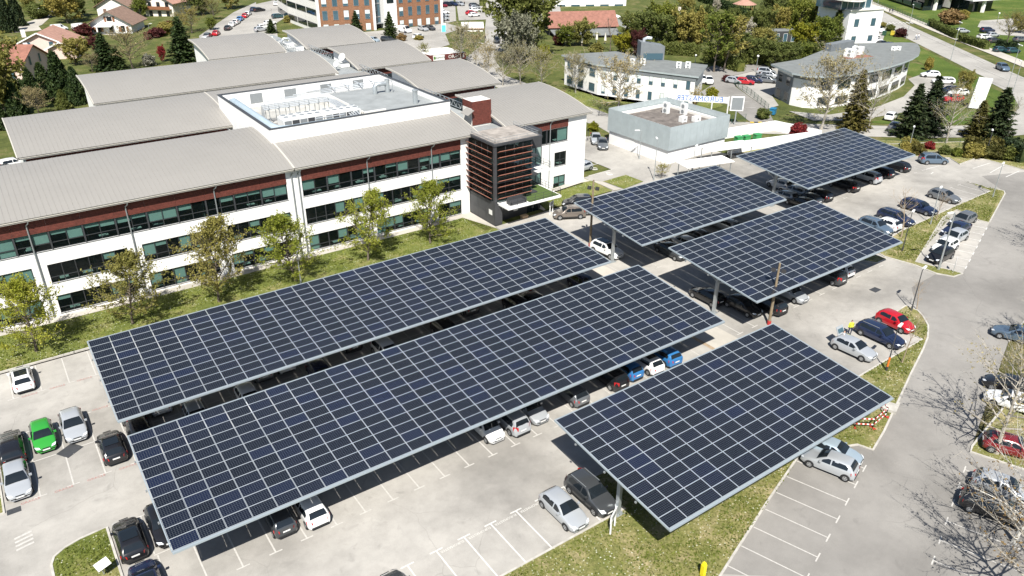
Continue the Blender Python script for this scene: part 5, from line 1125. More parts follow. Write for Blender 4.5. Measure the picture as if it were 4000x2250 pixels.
def strip(name, pts, w_, dz, m):
    P = [Vector(p) for p in pts]; L1 = []; L2 = []
    for i in range(len(P)):
        d = (P[min(i+1,len(P)-1)]-P[max(i-1,0)]).normalized(); n = Vector((-d.y,d.x))*w_/2; L1.append(tuple(P[i]+n)); L2.append(tuple(P[i]-n))
    return sheet(name, L1+L2[::-1], dz, m)
strip('road', [(96.4,98),(96.6,108),(97,118),(99,150),(109,170),(124,184),(139.5,207.5),(162,240.6),(195,295)], 7.2, -.05, M_ROAD2)
strip('road', [(92,101),(98,99.5),(104,96),(111,90.5),(118,84.5),(127,77),(136,69.5),(148,62),(166,56),(190,50),(230,46)], 7.4, -.054, M_ROAD2)
strip('road', [(180,62),(200,85.5),(250,142),(290,183),(425,326)], 9.0, -.046, M_ROAD2)
strip('road', [(160,60),(172,63),(184,70),(193,80)], 8.0, -.050, M_ROAD2)
sheet('pavement', [(212.6,84.9),(250,130.5),(292.2,179.8),(429,322),(432,319),(295,177.2),(253,127.8),(216,82.5)], .05, M_PATH)
sheet('field', [(215,40),(217,84),(254,129),(300,180),(700,620),(900,200),(700,-60),(300,-60)], -.07, M_FIELD)
strip('verge', [(186,82),(199,99),(224,126),(252,158),(288,194)], 7.0, -.062, M_FIELD)
sheet('verge', [(166,70),(184,84),(178,92),(190,108),(196,103),(186,82),(176,67)], -.066, M_FIELD)
sheet('verge', [(134,79),(150,72),(166,70),(160,63),(150,66),(140,72)], -.064, M_FIELD)
sheet('verge', [(119.5,71.5),(101.8,73.5),(101,79),(108,82.5),(117,78),(123,73.5),(131,65.5),(131,62)], -.03, M_LAWN2)
sheet('lawn', [(99.8,109.5),(104.5,103.5),(111,98),(116,100.5),(122.5,101),(124,104),(121,106),(114.5,103.5),(106.5,118),(106.5,131),(100.5,125)], -.02, M_LAWN)
dr = sheet('drive', [(117,89.5),(121.5,88),(127.5,94.1),(137.8,111),(145.8,119),(160.2,120.1),(172,126),(168,132),(143,128),(136.6,116),(128,112),(123.7,106.4),(124.3,102),(121,96)], -.036, M_ROAD)
sheet('car_park', [(127.8,94.5),(132,95),(138,101.5),(157,104.5),(170,118),(160.2,120),(145.8,118.8),(138,110.8)], -.030, M_ROAD2)
sheet('car_park', [(172,89.5),(177,94),(185,95),(181,86),(170,78),(158,76.5),(135,79.5),(128,84),(130,91),(134,85),(146,83),(160,85)], -.026, M_ROAD2)
sheet('car_park', [(213,123),(240,138),(247,152),(238,158),(219,140)], -.022, M_ROAD2)
sheet('car_park', [(258,112),(268,124),(282,130),(330,118),(330,84),(285,74)], -.04, M_ROAD2)
sheet('car_park', [(97.70,309.69),(83.54,291.46),(60.86,252.44),(45,186),(66,196),(86.95,258.15),(96.30,270.46),(103.78,290.29),(104.73,309.72),(95.98,304.57)], -.04, M_ROAD2)
sheet('car_park', [(131.5,224),(136,226),(158,263),(186,318),(176,326),(148,290),(132,256)], -.034, M_ROAD2)
sheet('car_park', [(76,188),(92,225.9),(105,222),(131,223.4),(130,212),(120,206),(112,190),(98,182)], -.018, M_ROAD2)
sheet('car_park', [(137,226),(158,262),(180,302),(188,298),(168,260),(146,223)], -.028, M_ROAD2)
sheet('car_park', [(149,204),(170,240),(195,276),(204,266),(184,232),(158,198)], -.044, M_ROAD2)
sheet('lane', [(18.98,297.87),(24.69,306.20),(31.37,331.79),(32.89,349.44),(29.08,339.32),(23.82,319.80),(18.97,312.52)], -.03, M_PATH)
sheet('terrace', [(37.19,276.66),(41.05,269.71),(41.48,278.30),(37.95,282.94)], -.02, M_PATH); sheet('terrace', [(15.46,304.95),(23.58,312.03),(23.41,294.93),(15.03,293.63)], -.02, M_PATH)
# street markings
def dash(a, b, n, fill=.4, w=.15, parent=None, m=None):
    a, b = Vector(a), Vector(b)
    for k in range(n): line(a.lerp(b, k/n), a.lerp(b, (k+fill)/n), dr, w=w, m=m or M_PAINT, name='road_marking', dz=.03)
dash((199.5,79), (279.8,174.3), 26); dash((280,174.6), (330,234), 14)
line((194.5,80.0), (204.8,92.8), dr, w=.14, name='road_marking', dz=.03); dash((210,93), (250,139), 1, 1.)
for k in range(8): c = Vector((249.6,143.9)).lerp(Vector((257.6,140.2)), k/7); line(c-Vector((1.2,1.3)), c+Vector((1.2,1.3)), dr, w=.5, name='crossing_stripe', dz=.03)
for k in range(8): c = Vector((119.5,186.6)).lerp(Vector((128.5,181.5)), k/7); line(c-Vector((1.0,-1.6))*-.8, c+Vector((1.0,1.6))*1.0, dr, w=.5, name='crossing_stripe', dz=.02)
dash((111.5,92.4), (119,86.4), 7, .5); dash((126,78.6), (150,63), 1, 1.); line((136.5,208.5), (142.2,206.8), dr, w=.3, name='stop_line', dz=.02)
for a, b in (((130.6,105.9),(133.2,105.2)),((127.5,101.3),(130.3,100.4)),((124.8,97.3),(126.9,96.4))): line(a, b, dr, w=.12, dz=.02)
M_YEL = mat('yellow_paint', (.62,.42,.03), .7)
hump = thing('speed_hump', 'yellow and dark speed hump across the drive mouth', 'speed hump', (117.2,89.8,2.1))
for k in range(8): mb = MB(); mb.bar((k*.62-.2,-k*.42,.03),(k*.62+.38,-k*.42-.39,.03),.45,.07); mb.build('segment', M_YEL if k % 2 == 0 else M_ANTH, hump)

# ================================================================ background buildings
def win_on(b, p0, p1, z0, z1, n, fill=.55, m=None, off_=.04, frame=True, sill=False, lift=0., name='window', blind=None):
    """n separate windows spread along the wall foot p0-p1 (outside on the right hand)"""
    p0, p1 = Vector((*p0,0)), Vector((*p1,0)); d = (p1-p0); L_ = d.length; d.normalize(); nn = Vector((d.y,-d.x,0)); st = L_/n
    for k in range(n):
        a = p0+d*(st*k+st*(1-fill)/2)+nn*off_; c = a+d*st*fill; zl = z0+lift*k
        mb = MB(); U = Vector((0,0,1)); t = .07
        for (q, r, e, f) in ((a,c,zl,zl+t),(a,c,z1+lift*k-t,z1+lift*k),(a,a+d*t,zl+t,z1+lift*k-t),(c-d*t,c,zl+t,z1+lift*k-t)): mb.face([q+U*e,r+U*e,r+U*f,q+U*f])
        w_ = mb.build(name, M_DARK if frame is True else frame, b)
        mb = MB(); q, r = a+d*t-nn*.015, c-d*t-nn*.015; mb.face([q+U*(zl+t),r+U*(zl+t),r+U*(z1+lift*k-t),q+U*(z1+lift*k-t)]); mb.build('pane', m or M_DGLASS, w_)
        if blind and rnd.random() < blind:
            h = rnd.choice((.4,.55,.7)); mb = MB(); q, r = q+nn*.006, r+nn*.006; mb.face([q+U*(z1-t-(z1-z0)*h),r+U*(z1-t-(z1-z0)*h),r+U*(z1-t),q+U*(z1-t)]); mb.build('blind', M_BLIND, w_)
def bld(name, label, cat='building', group=None): return thing(name, label, cat, (0,0,0), 0, group)
def gable(b, c, L_, W_, he, hr, rz, wm, rm, ov=.6, z0=0., axis_trim=True):
    """gabled house: ridge along local x"""
    cs, sn = math.cos(rz), math.sin(rz); T = lambda x, y, z: (c[0]+x*cs-y*sn, c[1]+x*sn+y*cs, z+z0)
    a, w_ = L_/2, W_/2; mb = MB()
    mb.face([T(-a,-w_,-.5),T(a,-w_,-.5),T(a,-w_,he),T(-a,-w_,he)]); mb.face([T(a,w_,-.5),T(-a,w_,-.5),T(-a,w_,he),T(a,w_,he)])
    mb.face([T(a,-w_,-.5),T(a,w_,-.5),T(a,w_,he),T(a,0,hr),T(a,-w_,he)]); mb.face([T(-a,w_,-.5),T(-a,-w_,-.5),T(-a,-w_,he),T(-a,0,hr),T(-a,w_,he)]); mb.build('wall', wm, b)
    k = (hr-he)/w_; e = ov; mb = MB()
    for s in (-1,1):
        q = [(-a-e,s*(w_+e),he-k*e+.12),(a+e,s*(w_+e),he-k*e+.12),(a+e,0,hr+.12),(-a-e,0,hr+.12)]
        lo = [T(x,y,z-.16) for x, y, z in q]; hi = [T(*p) for p in q]; hi, lo = (hi, lo) if s < 0 else (hi[::-1], lo[::-1]); mb.face(hi); mb.face(lo[::-1])
        for i in range(4): j = (i+1) % 4; mb.face([lo[i],lo[j],hi[j],hi[i]])
    r = mb.build('roof', rm, b); return T, r
# brick-clad offices at the top
b = bld('brick_office_building', 'long office block clad in orange-brown timber with white end frames and glazed entrance')
BH = 18.; Pa, P1, Pb, Pc = (90.8,229.6), (105.6,224.3), (113.6,224.2), (129.0,224.0)
def vwall(mb, p, q, z0, z1, m=0): mb.face([(*p,z0),(*q,z0),(*q,z1),(*p,z1)], m)
mb = MB(); vwall(mb, Pa, P1, -.5, BH); mb.build('brick_wall', M_BRICK, b); mb = MB(); vwall(mb, Pb, Pc, -.5, BH); mb.build('brick_wall', M_BRICK, b)
for p in ((105.95,224.15), (129.35,223.9), (90.45,229.75)): mb = MB(); mb.box(-.34,.34,-.34,.34,-.5,BH); mb.build('white_pier', M_WHITE, b, loc=(p[0],p[1],0))
mb = MB(); vwall(mb, (109.5,224.1), (113.6,224.0), -.5, BH); vwall(mb, (109.5,229), (109.5,224.1), -.5, BH); mb.build('white_wall', M_WHITE, b)
mb = MB(); vwall(mb, (106.1,227), (109.5,227), 3.4, BH); mb.build('glass_entrance', M_BGLASS, b)
for k in range(4): mb = MB(); mb.box(106.1+k*1.05,106.2+k*1.05,226.9,226.98,3.4,BH); mb.build('mullion', M_GREY, b)
for z in (5.2,9.1,13.0): mb = MB(); mb.box(106.1,109.4,226.88,226.97,z,z+.35); mb.build('transom', M_GREY, b)
mb = MB(); vwall(mb, (106.1,227.5), (109.5,227.5), 0, 3.4); mb.build('doorway', M_DARK, b); mb = MB(); mb.box(106.3,109.4,225.2,227.4,3.5,3.75); mb.build('porch_roof', M_GREY, b)
mb = MB(); mb.prism([(90.2,230),(105.6,224.2),(113.5,223.9),(129.5,223.7),(131,240),(91,256)], BH, BH+.4); mb.build('roof', M_LEAD, b)
mb = MB(); vwall(mb, (129.5,223.9), (131,240), -.5, BH); mb.build('end_wall', M_WHITE, b)
for k in range(5):
    z = -2.2+3.85*k+3.7
    if z < 17: win_on(b, Pa, P1, z-.0, z+2.65, 5, .48, M_BGLASS, .12, frame=M_GREY, blind=.5); win_on(b, Pb, Pc, z, z+2.65, 5, .46, M_BGLASS, .12, frame=M_GREY, blind=.5)
win_on(b, (110.2,224.07), (112.8,224.02), 9.4, 11.2, 1, .9, M_DGLASS, .1)
mb = MB(); vwall(mb, (91,257), (90.2,230.2), -.5, 14.); vwall(mb, (94,275), (91,257), -.5, 14.); mb.prism([(91,257),(90.2,230.2),(98,236),(104,270),(94,275)], 14., 14.4); mb.build('white_block', M_WHITE2, b)
for z in (2.6,6.6,10.6): win_on(b, (91,257), (90.2,230.2), z, z+1.7, 3, .94, M_DGLASS, .08); win_on(b, (94,275), (91,257), z, z+1.7, 2, .94, M_DGLASS, .08)

# maroon pavilion with signs
b = bld('pavilion', 'low maroon pavilion with white roof and company signs behind the wings'); q = [(93.6,178.6),(103.6,177.2),(104.0,168.6),(94.6,170.0)]
mb = MB(); mb.prism([(93.9,178.3),(103.3,176.9),(103.7,168.9),(94.9,170.3)], -.3, 2.6); mb.build('wall', M_DGLASS, b); mb = MB(); mb.prism(q, 2.6, 4.1, 0, 1); mb.build('roof', [M_MAROON, M_WHITE2], b)
mb = MB(); mb.face([(95.3,169.86,2.7),(98.3,169.4,2.7),(98.3,169.4,4.0),(95.3,169.86,4.0)]); sg = mb.build('sign_board', M_PLAST, b); text('lettering', 'EUROMASTER', .52, (97.0,169.53,3.35), (math.pi/2,0,-.15), M_ANTH, b); mb = MB(); mb.face([(95.45,169.8,3.0),(95.9,169.73,3.0),(95.9,169.73,3.7),(95.45,169.8,3.7)]); mb.build('logo', mat('logo_green', (.10,.30,.03), .6), b)
text('lettering', 'ORACLE', 1.15, (101.4,168.88,3.35), (math.pi/2,0,-.15), M_PLAST, b)
# gatehouse
b = bld('gatehouse', 'white gatehouse with thin red band beside the entrance street'); q = [(126.6,206.8),(132.0,203.8),(137.2,212.2),(131.6,215.4)]
mb = MB(); mb.prism(q, -.3, 2.7); mb.build('wall', M_WHITE, b); mb = MB(); mb.prism([(126.3,206.7),(132.1,203.4),(137.6,212.2),(131.6,215.8)], 2.7, 2.95, 0); mb.build('red_band', M_TILER, b); mb = MB(); mb.prism([(126.3,206.7),(132.1,203.4),(137.6,212.2),(131.6,215.8)], 2.953, 3.3); mb.build('roof', M_WHITE2, b); win_on(b, (126.6,206.8), (132,203.8), 1.0, 2.2, 2, .4)
mb = MB(); mb.bar((132.3,203.2,.6),(134.6,202.2,.6),.4,1.3); mb.build('low_wall', M_WHITE, b)
for (p, q_, h, lab) in (((112.5,196.5),(121.5,203.5),1.6,'white entrance sign wall before the brick offices'),((141.5,201.5),(145.5,199.2),1.3,'short white wall on the far side of the entrance street')):
    t = thing('sign_wall', lab, 'wall'); mb = MB(); mb.bar((*p,h/2),(*q_,h/2),.35,h); mb.build('wall', M_WHITE, t)
    if h > 1.5: mb = MB(); a, c = Vector((*p,1.0)), Vector((*q_,1.0)); nn = Vector((c.y-a.y,-(c.x-a.x),0)).normalized()*.19; mb.bar(a.lerp(c,.25)+nn,a.lerp(c,.7)+nn,.02,.35); mb.build('panel', M_GREY, t)
t = thing('totem_sign', 'white and sky blue totem sign at the end of the brick offices', 'sign', (121.6,209.5,0), -.5); mb = MB(); mb.box(-.7,.7,-.15,.15,0,4.6); mb.build('board', M_PLAST, t); mb = MB(); mb.box(-.6,.6,-.17,-.153,.8,4.0); mb.build('print', mat('sky_blue_print', (.10,.48,.68), .6), t)

# barn with lean-to, white offices behind
b = bld('barn', 'dark barn with long red clay roof and grey lean-to'); T, r = gable(b, (155.5,186.5), 20.5, 8.6, 4.6, 8.0, -.43, mat('tarred_boards', (.03,.03,.033), .9), M_TILE, .6)
mb = MB(); a, c, d, e = T(-10.3,-4.9,3.7), T(10.3,-4.9,3.7), T(9.6,-10.6,2.7), T(-9.8,-10.6,2.7); mb.face([e,d,c,a]); mb.face([(p[0],p[1],p[2]-.15) for p in (a,c,d,e)]); lt = mb.build('lean_to_roof', M_LEAD, b)
for k in range(6): p = T(-9.5+k*3.8,-10.3,0); mb = MB(); mb.bar(p,(p[0],p[1],2.65),.2,.2); mb.build('post', M_ANTH, b)
for k in range(3): p, q_ = T(-8+k*6,-4.36,0), T(-4+k*6,-4.36,0); win_on(b, p[:2], q_[:2], .3, 2.4, 1, .9, M_DGLASS, .05)
mb = MB(); mb.box(-6,4,-.2,.0,.4,3.4); o = mb.build('grey_panels', M_SLATE, b, loc=T(3,-4.4,1.0)); o.rotation_euler = (0,0,-.43)
b = bld('white_office', 'white office behind the red-roofed barn with dark windows'); mb = MB(); mb.prism([(184,236),(208,223),(214,234),(190,247)], -.5, 9.0, 0, 1); mb.build('wall', [M_WHITE, M_LEAD], b); win_on(b, (184,236), (208,223), .6, 2.6, 5, .6, M_BGLASS, .06); win_on(b, (184,236), (208,223), 4.2, 6.4, 5, .6, M_BGLASS, .06)
mb = MB(); mb.prism([(172.5,184.5),(174,183.6),(179,196),(177.4,196.9)], -.3, 4.2); tag(mb.build('white_wall', M_WHITE), 'tall white garden wall beside the barn end', 'wall')
# hip-roofed house
b = bld('house', 'pale house with red hip roof, dormer and two chimneys'); cs, sn = math.cos(-.5), math.sin(-.5); T = lambda x, y, z: (177.5+x*cs-y*sn, 173.8+x*sn+y*cs, z+2.1)
mb = MB(); mb.prism([T(-6,-3.8,0)[:2],T(6,-3.8,0)[:2],T(6,3.8,0)[:2],T(-6,3.8,0)[:2]], 1.6, 6.0); mb.build('wall', M_CREAM, b); e = [T(-6.7,-4.5,3.7),T(6.7,-4.5,3.7),T(6.7,4.5,3.7),T(-6.7,4.5,3.7)]; r0, r1 = T(-2.8,0,6.2), T(2.8,0,6.2)
mb = MB(); mb.face([e[0],e[1],r1,r0]); mb.face([e[1],e[2],r1]); mb.face([e[2],e[3],r0,r1]); mb.face([e[3],e[0],r0]); mb.face(e[::-1]); rf = mb.build('roof', M_TILE, b)
mb = MB(); mb.box(-1.7,1.7,-1.4,1.4,-1.0,.9); o = mb.build('dormer', M_WHITE2, b, loc=T(.8,-2.2,5.2)); o.rotation_euler = (0,0,-.5); mb = MB(); mb.box(-2,2,-1.7,1.5,.9,1.0); o2 = mb.build('dormer_roof', mat('wine_metal', (.2,.05,.05), .6), b, loc=T(.8,-2.2,5.2)); o2.rotation_euler = (0,0,-.5)
for k in (-.8,.8): mb = MB(); mb.box(k-.55,k+.55,-1.45,-1.405,-.1,.6); q_ = mb.build('window', M_DGLASS, b, loc=T(.8,-2.2,5.2)); q_.rotation_euler = (0,0,-.5)
for x in (-4.6,5.2): mb = MB(); mb.box(-.3,.3,-.3,.3,0,2.2); mb.build('chimney', M_CREAM, b, loc=T(x,.5,4.6))
for s in (-3,0,3): a, c = T(s-.7,-3.8,0), T(s+.7,-3.8,0); win_on(b, a[:2], c[:2], 3.0, 4.4, 1, .9)
# gazebo
b = thing('gazebo', 'octagonal wooden gazebo with pink tiled roof beyond the hedge', 'gazebo', (231,187,2.1)); mb = MB(); n = 8
for k in range(n): a0, a1 = 6.283*k/n, 6.283*(k+1)/n; mb.face([(4.2*math.cos(a0),4.2*math.sin(a0),2.7),(4.2*math.cos(a1),4.2*math.sin(a1),2.7),(0,0,4.6)])
mb.build('roof', M_TILEP, b)
for k in range(n): a0 = 6.283*k/n; mb = MB(); mb.bar((3.5*math.cos(a0),3.5*math.sin(a0),0),(3.5*math.cos(a0),3.5*math.sin(a0),2.9),.2,.2); mb.build('post', M_WOODB, b); a1 = 6.283*(k+1)/n; mb = MB(); mb.bar((3.5*math.cos(a0),3.5*math.sin(a0),.5),(3.5*math.cos(a1),3.5*math.sin(a1),.5),.08,.9); mb.build('panel', M_WOODB, b)

# white two-storey offices with a folded grey roof
b = bld('white_office', 'white two-storey offices with folded grey roof behind the spreading tree'); zr = 6.7; z0 = 1.6
A, B_, Cc, D_, E_, F_ = (107.8,135.0), (120.5,131.4), (120.2,123.3), (126.2,109.5), (116.1,102.6), (107.3,122.6)
def inset(p, c=(115,118), k=.95): return (c[0]+(p[0]-c[0])*k, c[1]+(p[1]-c[1])*k)
foot = [inset(p) for p in (A,B_,Cc,D_,E_,F_)]
mb = MB(); mb.prism(foot, z0-.8, zr+1.3); mb.build('wall', M_WHITE, b); mb = MB(); mb.prism([A,B_,Cc,D_,E_,F_], zr+1.3, zr+1.6, 1, 0); mb.build('roof', [M_LEAD, M_PERF], b)
mb = MB(); mb.prism([inset(p, k=.965) for p in (A,B_,Cc,D_,E_,F_)], zr+.5, zr+1.29); mb.build('band', M_SLATE, b)
win_on(b, foot[5], foot[4], z0+.9, z0+2.6, 8, .34, M_BGLASS, .06, frame=M_GREY, blind=.4); win_on(b, foot[5], foot[4], z0+3.9, z0+5.7, 8, .34, M_BGLASS, .06, frame=M_GREY, blind=.5); win_on(b, foot[0], foot[5], z0+3.9, z0+5.6, 3, .5, M_BGLASS, .06, frame=M_GREY); win_on(b, foot[0], foot[5], z0+.9, z0+2.6, 3, .5, M_BGLASS, .06, frame=M_GREY)
mb = MB(); mb.face([(117.2,120.2,zr+1.6),(121.4,117.4,zr+1.6),(121.4,117.4,zr+4.6),(117.2,120.2,zr+5.4)]); mb.face([(119.0,123.2,zr+1.6),(117.2,120.2,zr+1.6),(117.2,120.2,zr+5.4),(119.0,123.2,zr+5.4)]); mb.face([(117.2,120.2,zr+5.4),(121.4,117.4,zr+4.6),(123.0,120.4,zr+4.6),(119.0,123.2,zr+5.4)]); mb.face([(121.4,117.4,zr+1.6),(123.0,120.4,zr+1.6),(123.0,120.4,zr+4.6),(121.4,117.4,zr+4.6)]); lb = mb.build('roof_light_box', M_SLATE, b)
mb = MB(); mb.face([(117.7,119.8,zr+1.9),(121.1,117.5,zr+1.9),(121.1,117.5,zr+3.2),(117.7,119.8,zr+3.2)]); mb.build('glazing', M_BGLASS, lb)
M_ACW = M_PLAST
def ac(x, y, z, rz, lab, sx=.45, sy=1.0, sz=1.3):
    t = thing('air_conditioner', lab, 'air conditioner', (x,y,z), rz, 'rooftop air conditioners'); mb = MB(); mb.box(-sx/2,sx/2,-sy/2,sy/2,.08,sz); mb.box(-sx/2,sx/2,-sy/2+.05,-sy/2+.15,0,.08); mb.box(-sx/2,sx/2,sy/2-.15,sy/2-.05,0,.08); mb.build('casing', M_ACW, t)
    for k in range(2 if sz > 1.1 else 1): c = .08+(sz-.08)*(k+.5)/(2 if sz > 1.1 else 1); mb = MB(); mb.tube([(-sx/2-.02,0,c),(-sx/2-.002,0,c)], min(sy,sz/2)*.36, 10); mb.build('fan_grille', M_GREY, t)
ac(113.0,118.0,zr+1.6,.6,'white air conditioner west of the roof light box, left one'); ac(114.8,116.8,zr+1.6,.6,'white air conditioner west of the roof light box, right one'); ac(118.6,110.4,zr+1.6,.6,'white air conditioner at the east of the folded roof, left one'); ac(120.2,109.4,zr+1.6,.6,'white air conditioner at the east of the folded roof, right one')
mb = MB(); mb.tube([(119.1,121.4,zr+5.0),(119.1,121.4,zr+5.7),(119.6,121.0,zr+6.0),(120.4,120.5,zr+5.9)], .35, 8); tag(mb.build('vent_cowl', M_PIPE, None, smooth=50), 'silver vent cowl on top of the roof light box', 'vent')

# curved white building
b = bld('curved_building', 'white two-storey building with sweeping curved grey roof'); zr = 8.25
arc = [(133.0,93.9),(133.3,90.8),(134.7,88.8),(138.8,87.2),(144,86.4),(149,86.3),(154.2,86.5),(160.5,87.3),(166.9,88.6),(172.4,90.4),(177.1,92.8),(181.6,95.6),(184.6,97.8),(184.9,99.4),(183.4,100.8)]; back = [(171.8,106.8),(161.6,106.0),(153,103.6),(145.9,101.6),(136.6,101.8)]
foot = [(134.4,94.4),(134.6,91.6),(136.0,89.8),(139.6,88.3),(144.2,87.5),(149,87.4),(154,87.6),(160,88.5),(166,89.8),(171.4,91.6),(175.8,94),(179.6,96.6)]+[(170.6,105.4),(161.6,104.8),(153,102.4),(146,100.4),(137.6,100.6)]
mb = MB(); mb.prism(foot, 1.4, zr-.02); mb.build('wall', M_WHITE, b); mb = MB(); mb.prism(arc+back, zr, zr+.35, 1, 0); mb.build('roof', [M_LEAD, M_PERF], b)
mb = MB(); mb.prism([inset(p,(156,96),1.006) for p in foot[:12]]+[(156,99)], zr-.8, zr-.01); mb.build('band', M_SLATE, b)
for i in range(2, 11):
    p, q_ = foot[i], foot[i+1]; win_on(b, p, q_, 2.5, 4.2, 1, .72, M_DGLASS, .08, frame=M_GREY); win_on(b, p, q_, 5.5, 7.3, 1, .72, M_DGLASS, .08, frame=M_GREY)
win_on(b, (137.5,100.5), (134.4,94.4), 5.4, 7.2, 2, .5, M_DGLASS, .08, frame=M_GREY); win_on(b, (137.5,100.5), (134.4,94.4), 2.4, 4.2, 2, .5, M_DGLASS, .08, frame=M_GREY)
mb = MB(); mb.face([(137.45,100.5,1.5),(134.32,94.3,1.5),(134.32,94.3,zr-.85),(137.45,100.5,zr-.85)][::1]); mb.build('grey_end_wall', M_SLATE, b)
mb = MB(); mb.prism([(158.5,103.0),(167.5,103.2),(167.8,105.2),(158.8,104.8)], zr+.35, zr+1.9); mb.build('roof_annex', M_SLATE, b)
sheet_ = MB(); sheet_.prism([(154.5,96.0),(161.5,94.4),(162.2,96.4),(155.2,98.4)], zr+.35, zr+.37); sheet_.build('red_walk_pad', M_TILER, b)
ac(156.6,97.0,zr+.37,.3,'big white air conditioner on the curved roof, left one',1.6,2.2,1.7); ac(160.6,97.8,zr+.37,.3,'big white air conditioner on the curved roof, right one',1.6,2.2,1.7); ac(171.6,96.0,zr+.35,.3,'small white air conditioner towards the tip of the curved roof, left one',.6,.9,.9); ac(172.8,95.5,zr+.35,.3,'small white air conditioner towards the tip of the curved roof, right one',.6,.9,.9)

# tower building with lens-shaped roof
b = bld('tower_building', 'white three-storey block under a lens-shaped overhanging roof'); mb = MB(); q = [(200.5,126.6),(211.5,123.6),(217,136),(204,139)]; q = [(p[0],p[1]) for p in q]
mb.prism(q, 1.5, 11.5); mb.build('wall', M_WHITE, b); mb = MB(); mb.prism([(199.5,129),(209,126.2),(213.5,136),(201.8,138.5)], 11.5, 14.0); mb.build('glazed_storey', M_BGLASS, b); mb = MB(); mb.prism([(200.2,126.2),(211.9,123.2),(217.4,136.4),(203.8,139.4)], 11.5, 11.75); mb.build('parapet', M_WHITE2, b)
for k in range(6): p = Vector((199.5,129)).lerp(Vector((209,126.2)), k/5); mb = MB(); mb.bar((p.x-.05,p.y-.08,11.75),(p.x-.05,p.y-.08,14),.16,.12); mb.build('mullion', M_PLAST, b)
n = 22; mb = MB(); ov = [(205.5+10.5*math.cos(6.283*k/n)*math.cos(.95)-5.2*math.sin(6.283*k/n)*math.sin(.95)*-1, 133+10.5*math.cos(6.283*k/n)*math.sin(.95)-5.4*math.sin(6.283*k/n)*math.cos(.95)) for k in range(n)]; mb.prism(ov, 14.05, 14.45, 1, 0); mb.build('roof', [M_LEAD, M_WHITE2], b)
win_on(b, (200.5,126.6), (211.5,123.6), 7.2, 9.3, 2, .28, M_BGLASS, .06, frame=M_GREY); win_on(b, (200.5,126.6), (211.5,123.6), 3.2, 4.8, 2, .28, M_BGLASS, .06, frame=M_GREY)
# dark site container
b = bld('container_office', 'dark grey container office with white door frames among the trees'); cs, sn = math.cos(.55), math.sin(.55)
mb = MB(); mb.prism([(188.0,143.5),(196.5,139.0),(199,143),(190.5,147.5)], 1.9, 5.0, 0, 1); mb.build('box', [M_ANTH, M_LEAD], b); win_on(b, (188.0,143.5), (196.5,139.0), 2.1, 4.4, 4, .5, M_BGLASS, .06, frame=M_PLAST)
# big white offices at the top right
b = bld('white_office', 'large white panel-clad offices on stilts at the top right'); 
for poly, za, zb in (([(286.5,152.5),(298.5,149.5),(340,200),(328,208)],6.2,16.),([(300.5,150.5),(306.5,153.5),(316,168),(310,172)],2.5,16.),([(294.5,140.0),(311,136.5),(322,156),(306,161)],6.2,17.)):
    mb = MB(); mb.prism(poly, za, zb); mb.build('white_volume', M_WHITE, b)
mb = MB(); mb.prism([(288.5,154),(297,151.8),(336,200),(328,206)], 1.6, 6.2); mb.build('recessed_floor', M_DGLASS, b); mb = MB(); mb.prism([(297.5,142.5),(309,140),(318,155),(307,158)], 1.6, 6.2); mb.build('recessed_floor', M_DGLASS, b)
for p in ((293.5,152.3),(302.5,139.8)): mb = MB(); mb.box(-.6,.6,-.4,.4,1.5,6.2); mb.build('stilt', M_WHITE, b, loc=(p[0],p[1],0))
win_on(b, (328,208), (286.5,152.5), 7.6, 9.0, 9, .9, M_DGLASS, .08); win_on(b, (328,208), (286.5,152.5), 12, 13.4, 9, .9, M_DGLASS, .08); win_on(b, (335,214), (287.5,153.5), 2.8, 4.6, 9, .85, M_BGLASS, .5, frame=M_GREY)

# houses in the gardens to the north-west
b = bld('house', 'white chalet with brown tiled roof and red-brown shutters', 'house'); T, r = gable(b, (43.5,280.3), 11.5, 12.2, 3.1, 6.6, 1.05, M_WHITE, M_TILEB, 1.1)
a, c = T(-5.75,5.3,0), T(-5.75,-5.3,0); win_on(b, a[:2], c[:2], .4, 2.3, 3, .34, M_DGLASS, .08, frame=M_WOODB); a, c = T(-5.75,1.3,0), T(-5.75,-1.3,0); win_on(b, a[:2], c[:2], 3.6, 5.0, 1, .6, M_DGLASS, .08, frame=M_WOODB)
for s, zz in ((1.25,3.5),(-1.25,3.5),(4.9,.5),(2.7,.5),(-2.6,.5),(-4.9,.5)): mb = MB(); p = T(-5.85,s,0); mb.box(-.06,.06,-.3,.3,zz,zz+1.5); o = mb.build('shutter', M_WOODB, b, loc=(p[0],p[1],0)); o.rotation_euler = (0,0,1.05)
mb = MB(); mb.box(-.4,.4,-.4,.4,0,1.4); mb.build('chimney', M_TILEB, r, loc=T(-2.5,2,5.4)); mb = MB(); p = T(-6.9,1.5,2.4); mb.box(-1.3,1.2,-2.4,2.4,0,.12); o = mb.build('awning', M_PLAST, b, loc=p); o.rotation_euler = (0,-.15,1.05)
b = bld('house', 'pink rendered house with long salmon tiled roof and white verges', 'house'); T, r = gable(b, (20.5,249.0), 13.0, 13.5, 3.2, 6.4, 1.17, M_PINK, M_TILEP, .7)
a, c = T(-6.5,5.5,0), T(-6.5,-5.5,0); win_on(b, a[:2], c[:2], 2.6, 4.2, 2, .22, M_BGLASS, .08, frame=M_PLAST); mb = MB(); p = T(-6.6,-4.6,0); mb.box(-.05,.05,-1.5,1.5,.1,2.4); o = mb.build('garage_door', M_PLAST, b, loc=p); o.rotation_euler = (0,0,1.17)
T2, r2 = gable(b, (23.0,241.2), 4.0, 6.5, 2.7, 4.2, 1.17, M_PINK, M_TILEP, .6); mb = MB(); mb.box(-.5,.5,-.5,.5,0,1.8); mb.build('chimney', M_WHITE2, r, loc=T(-4.5,4,5.2))
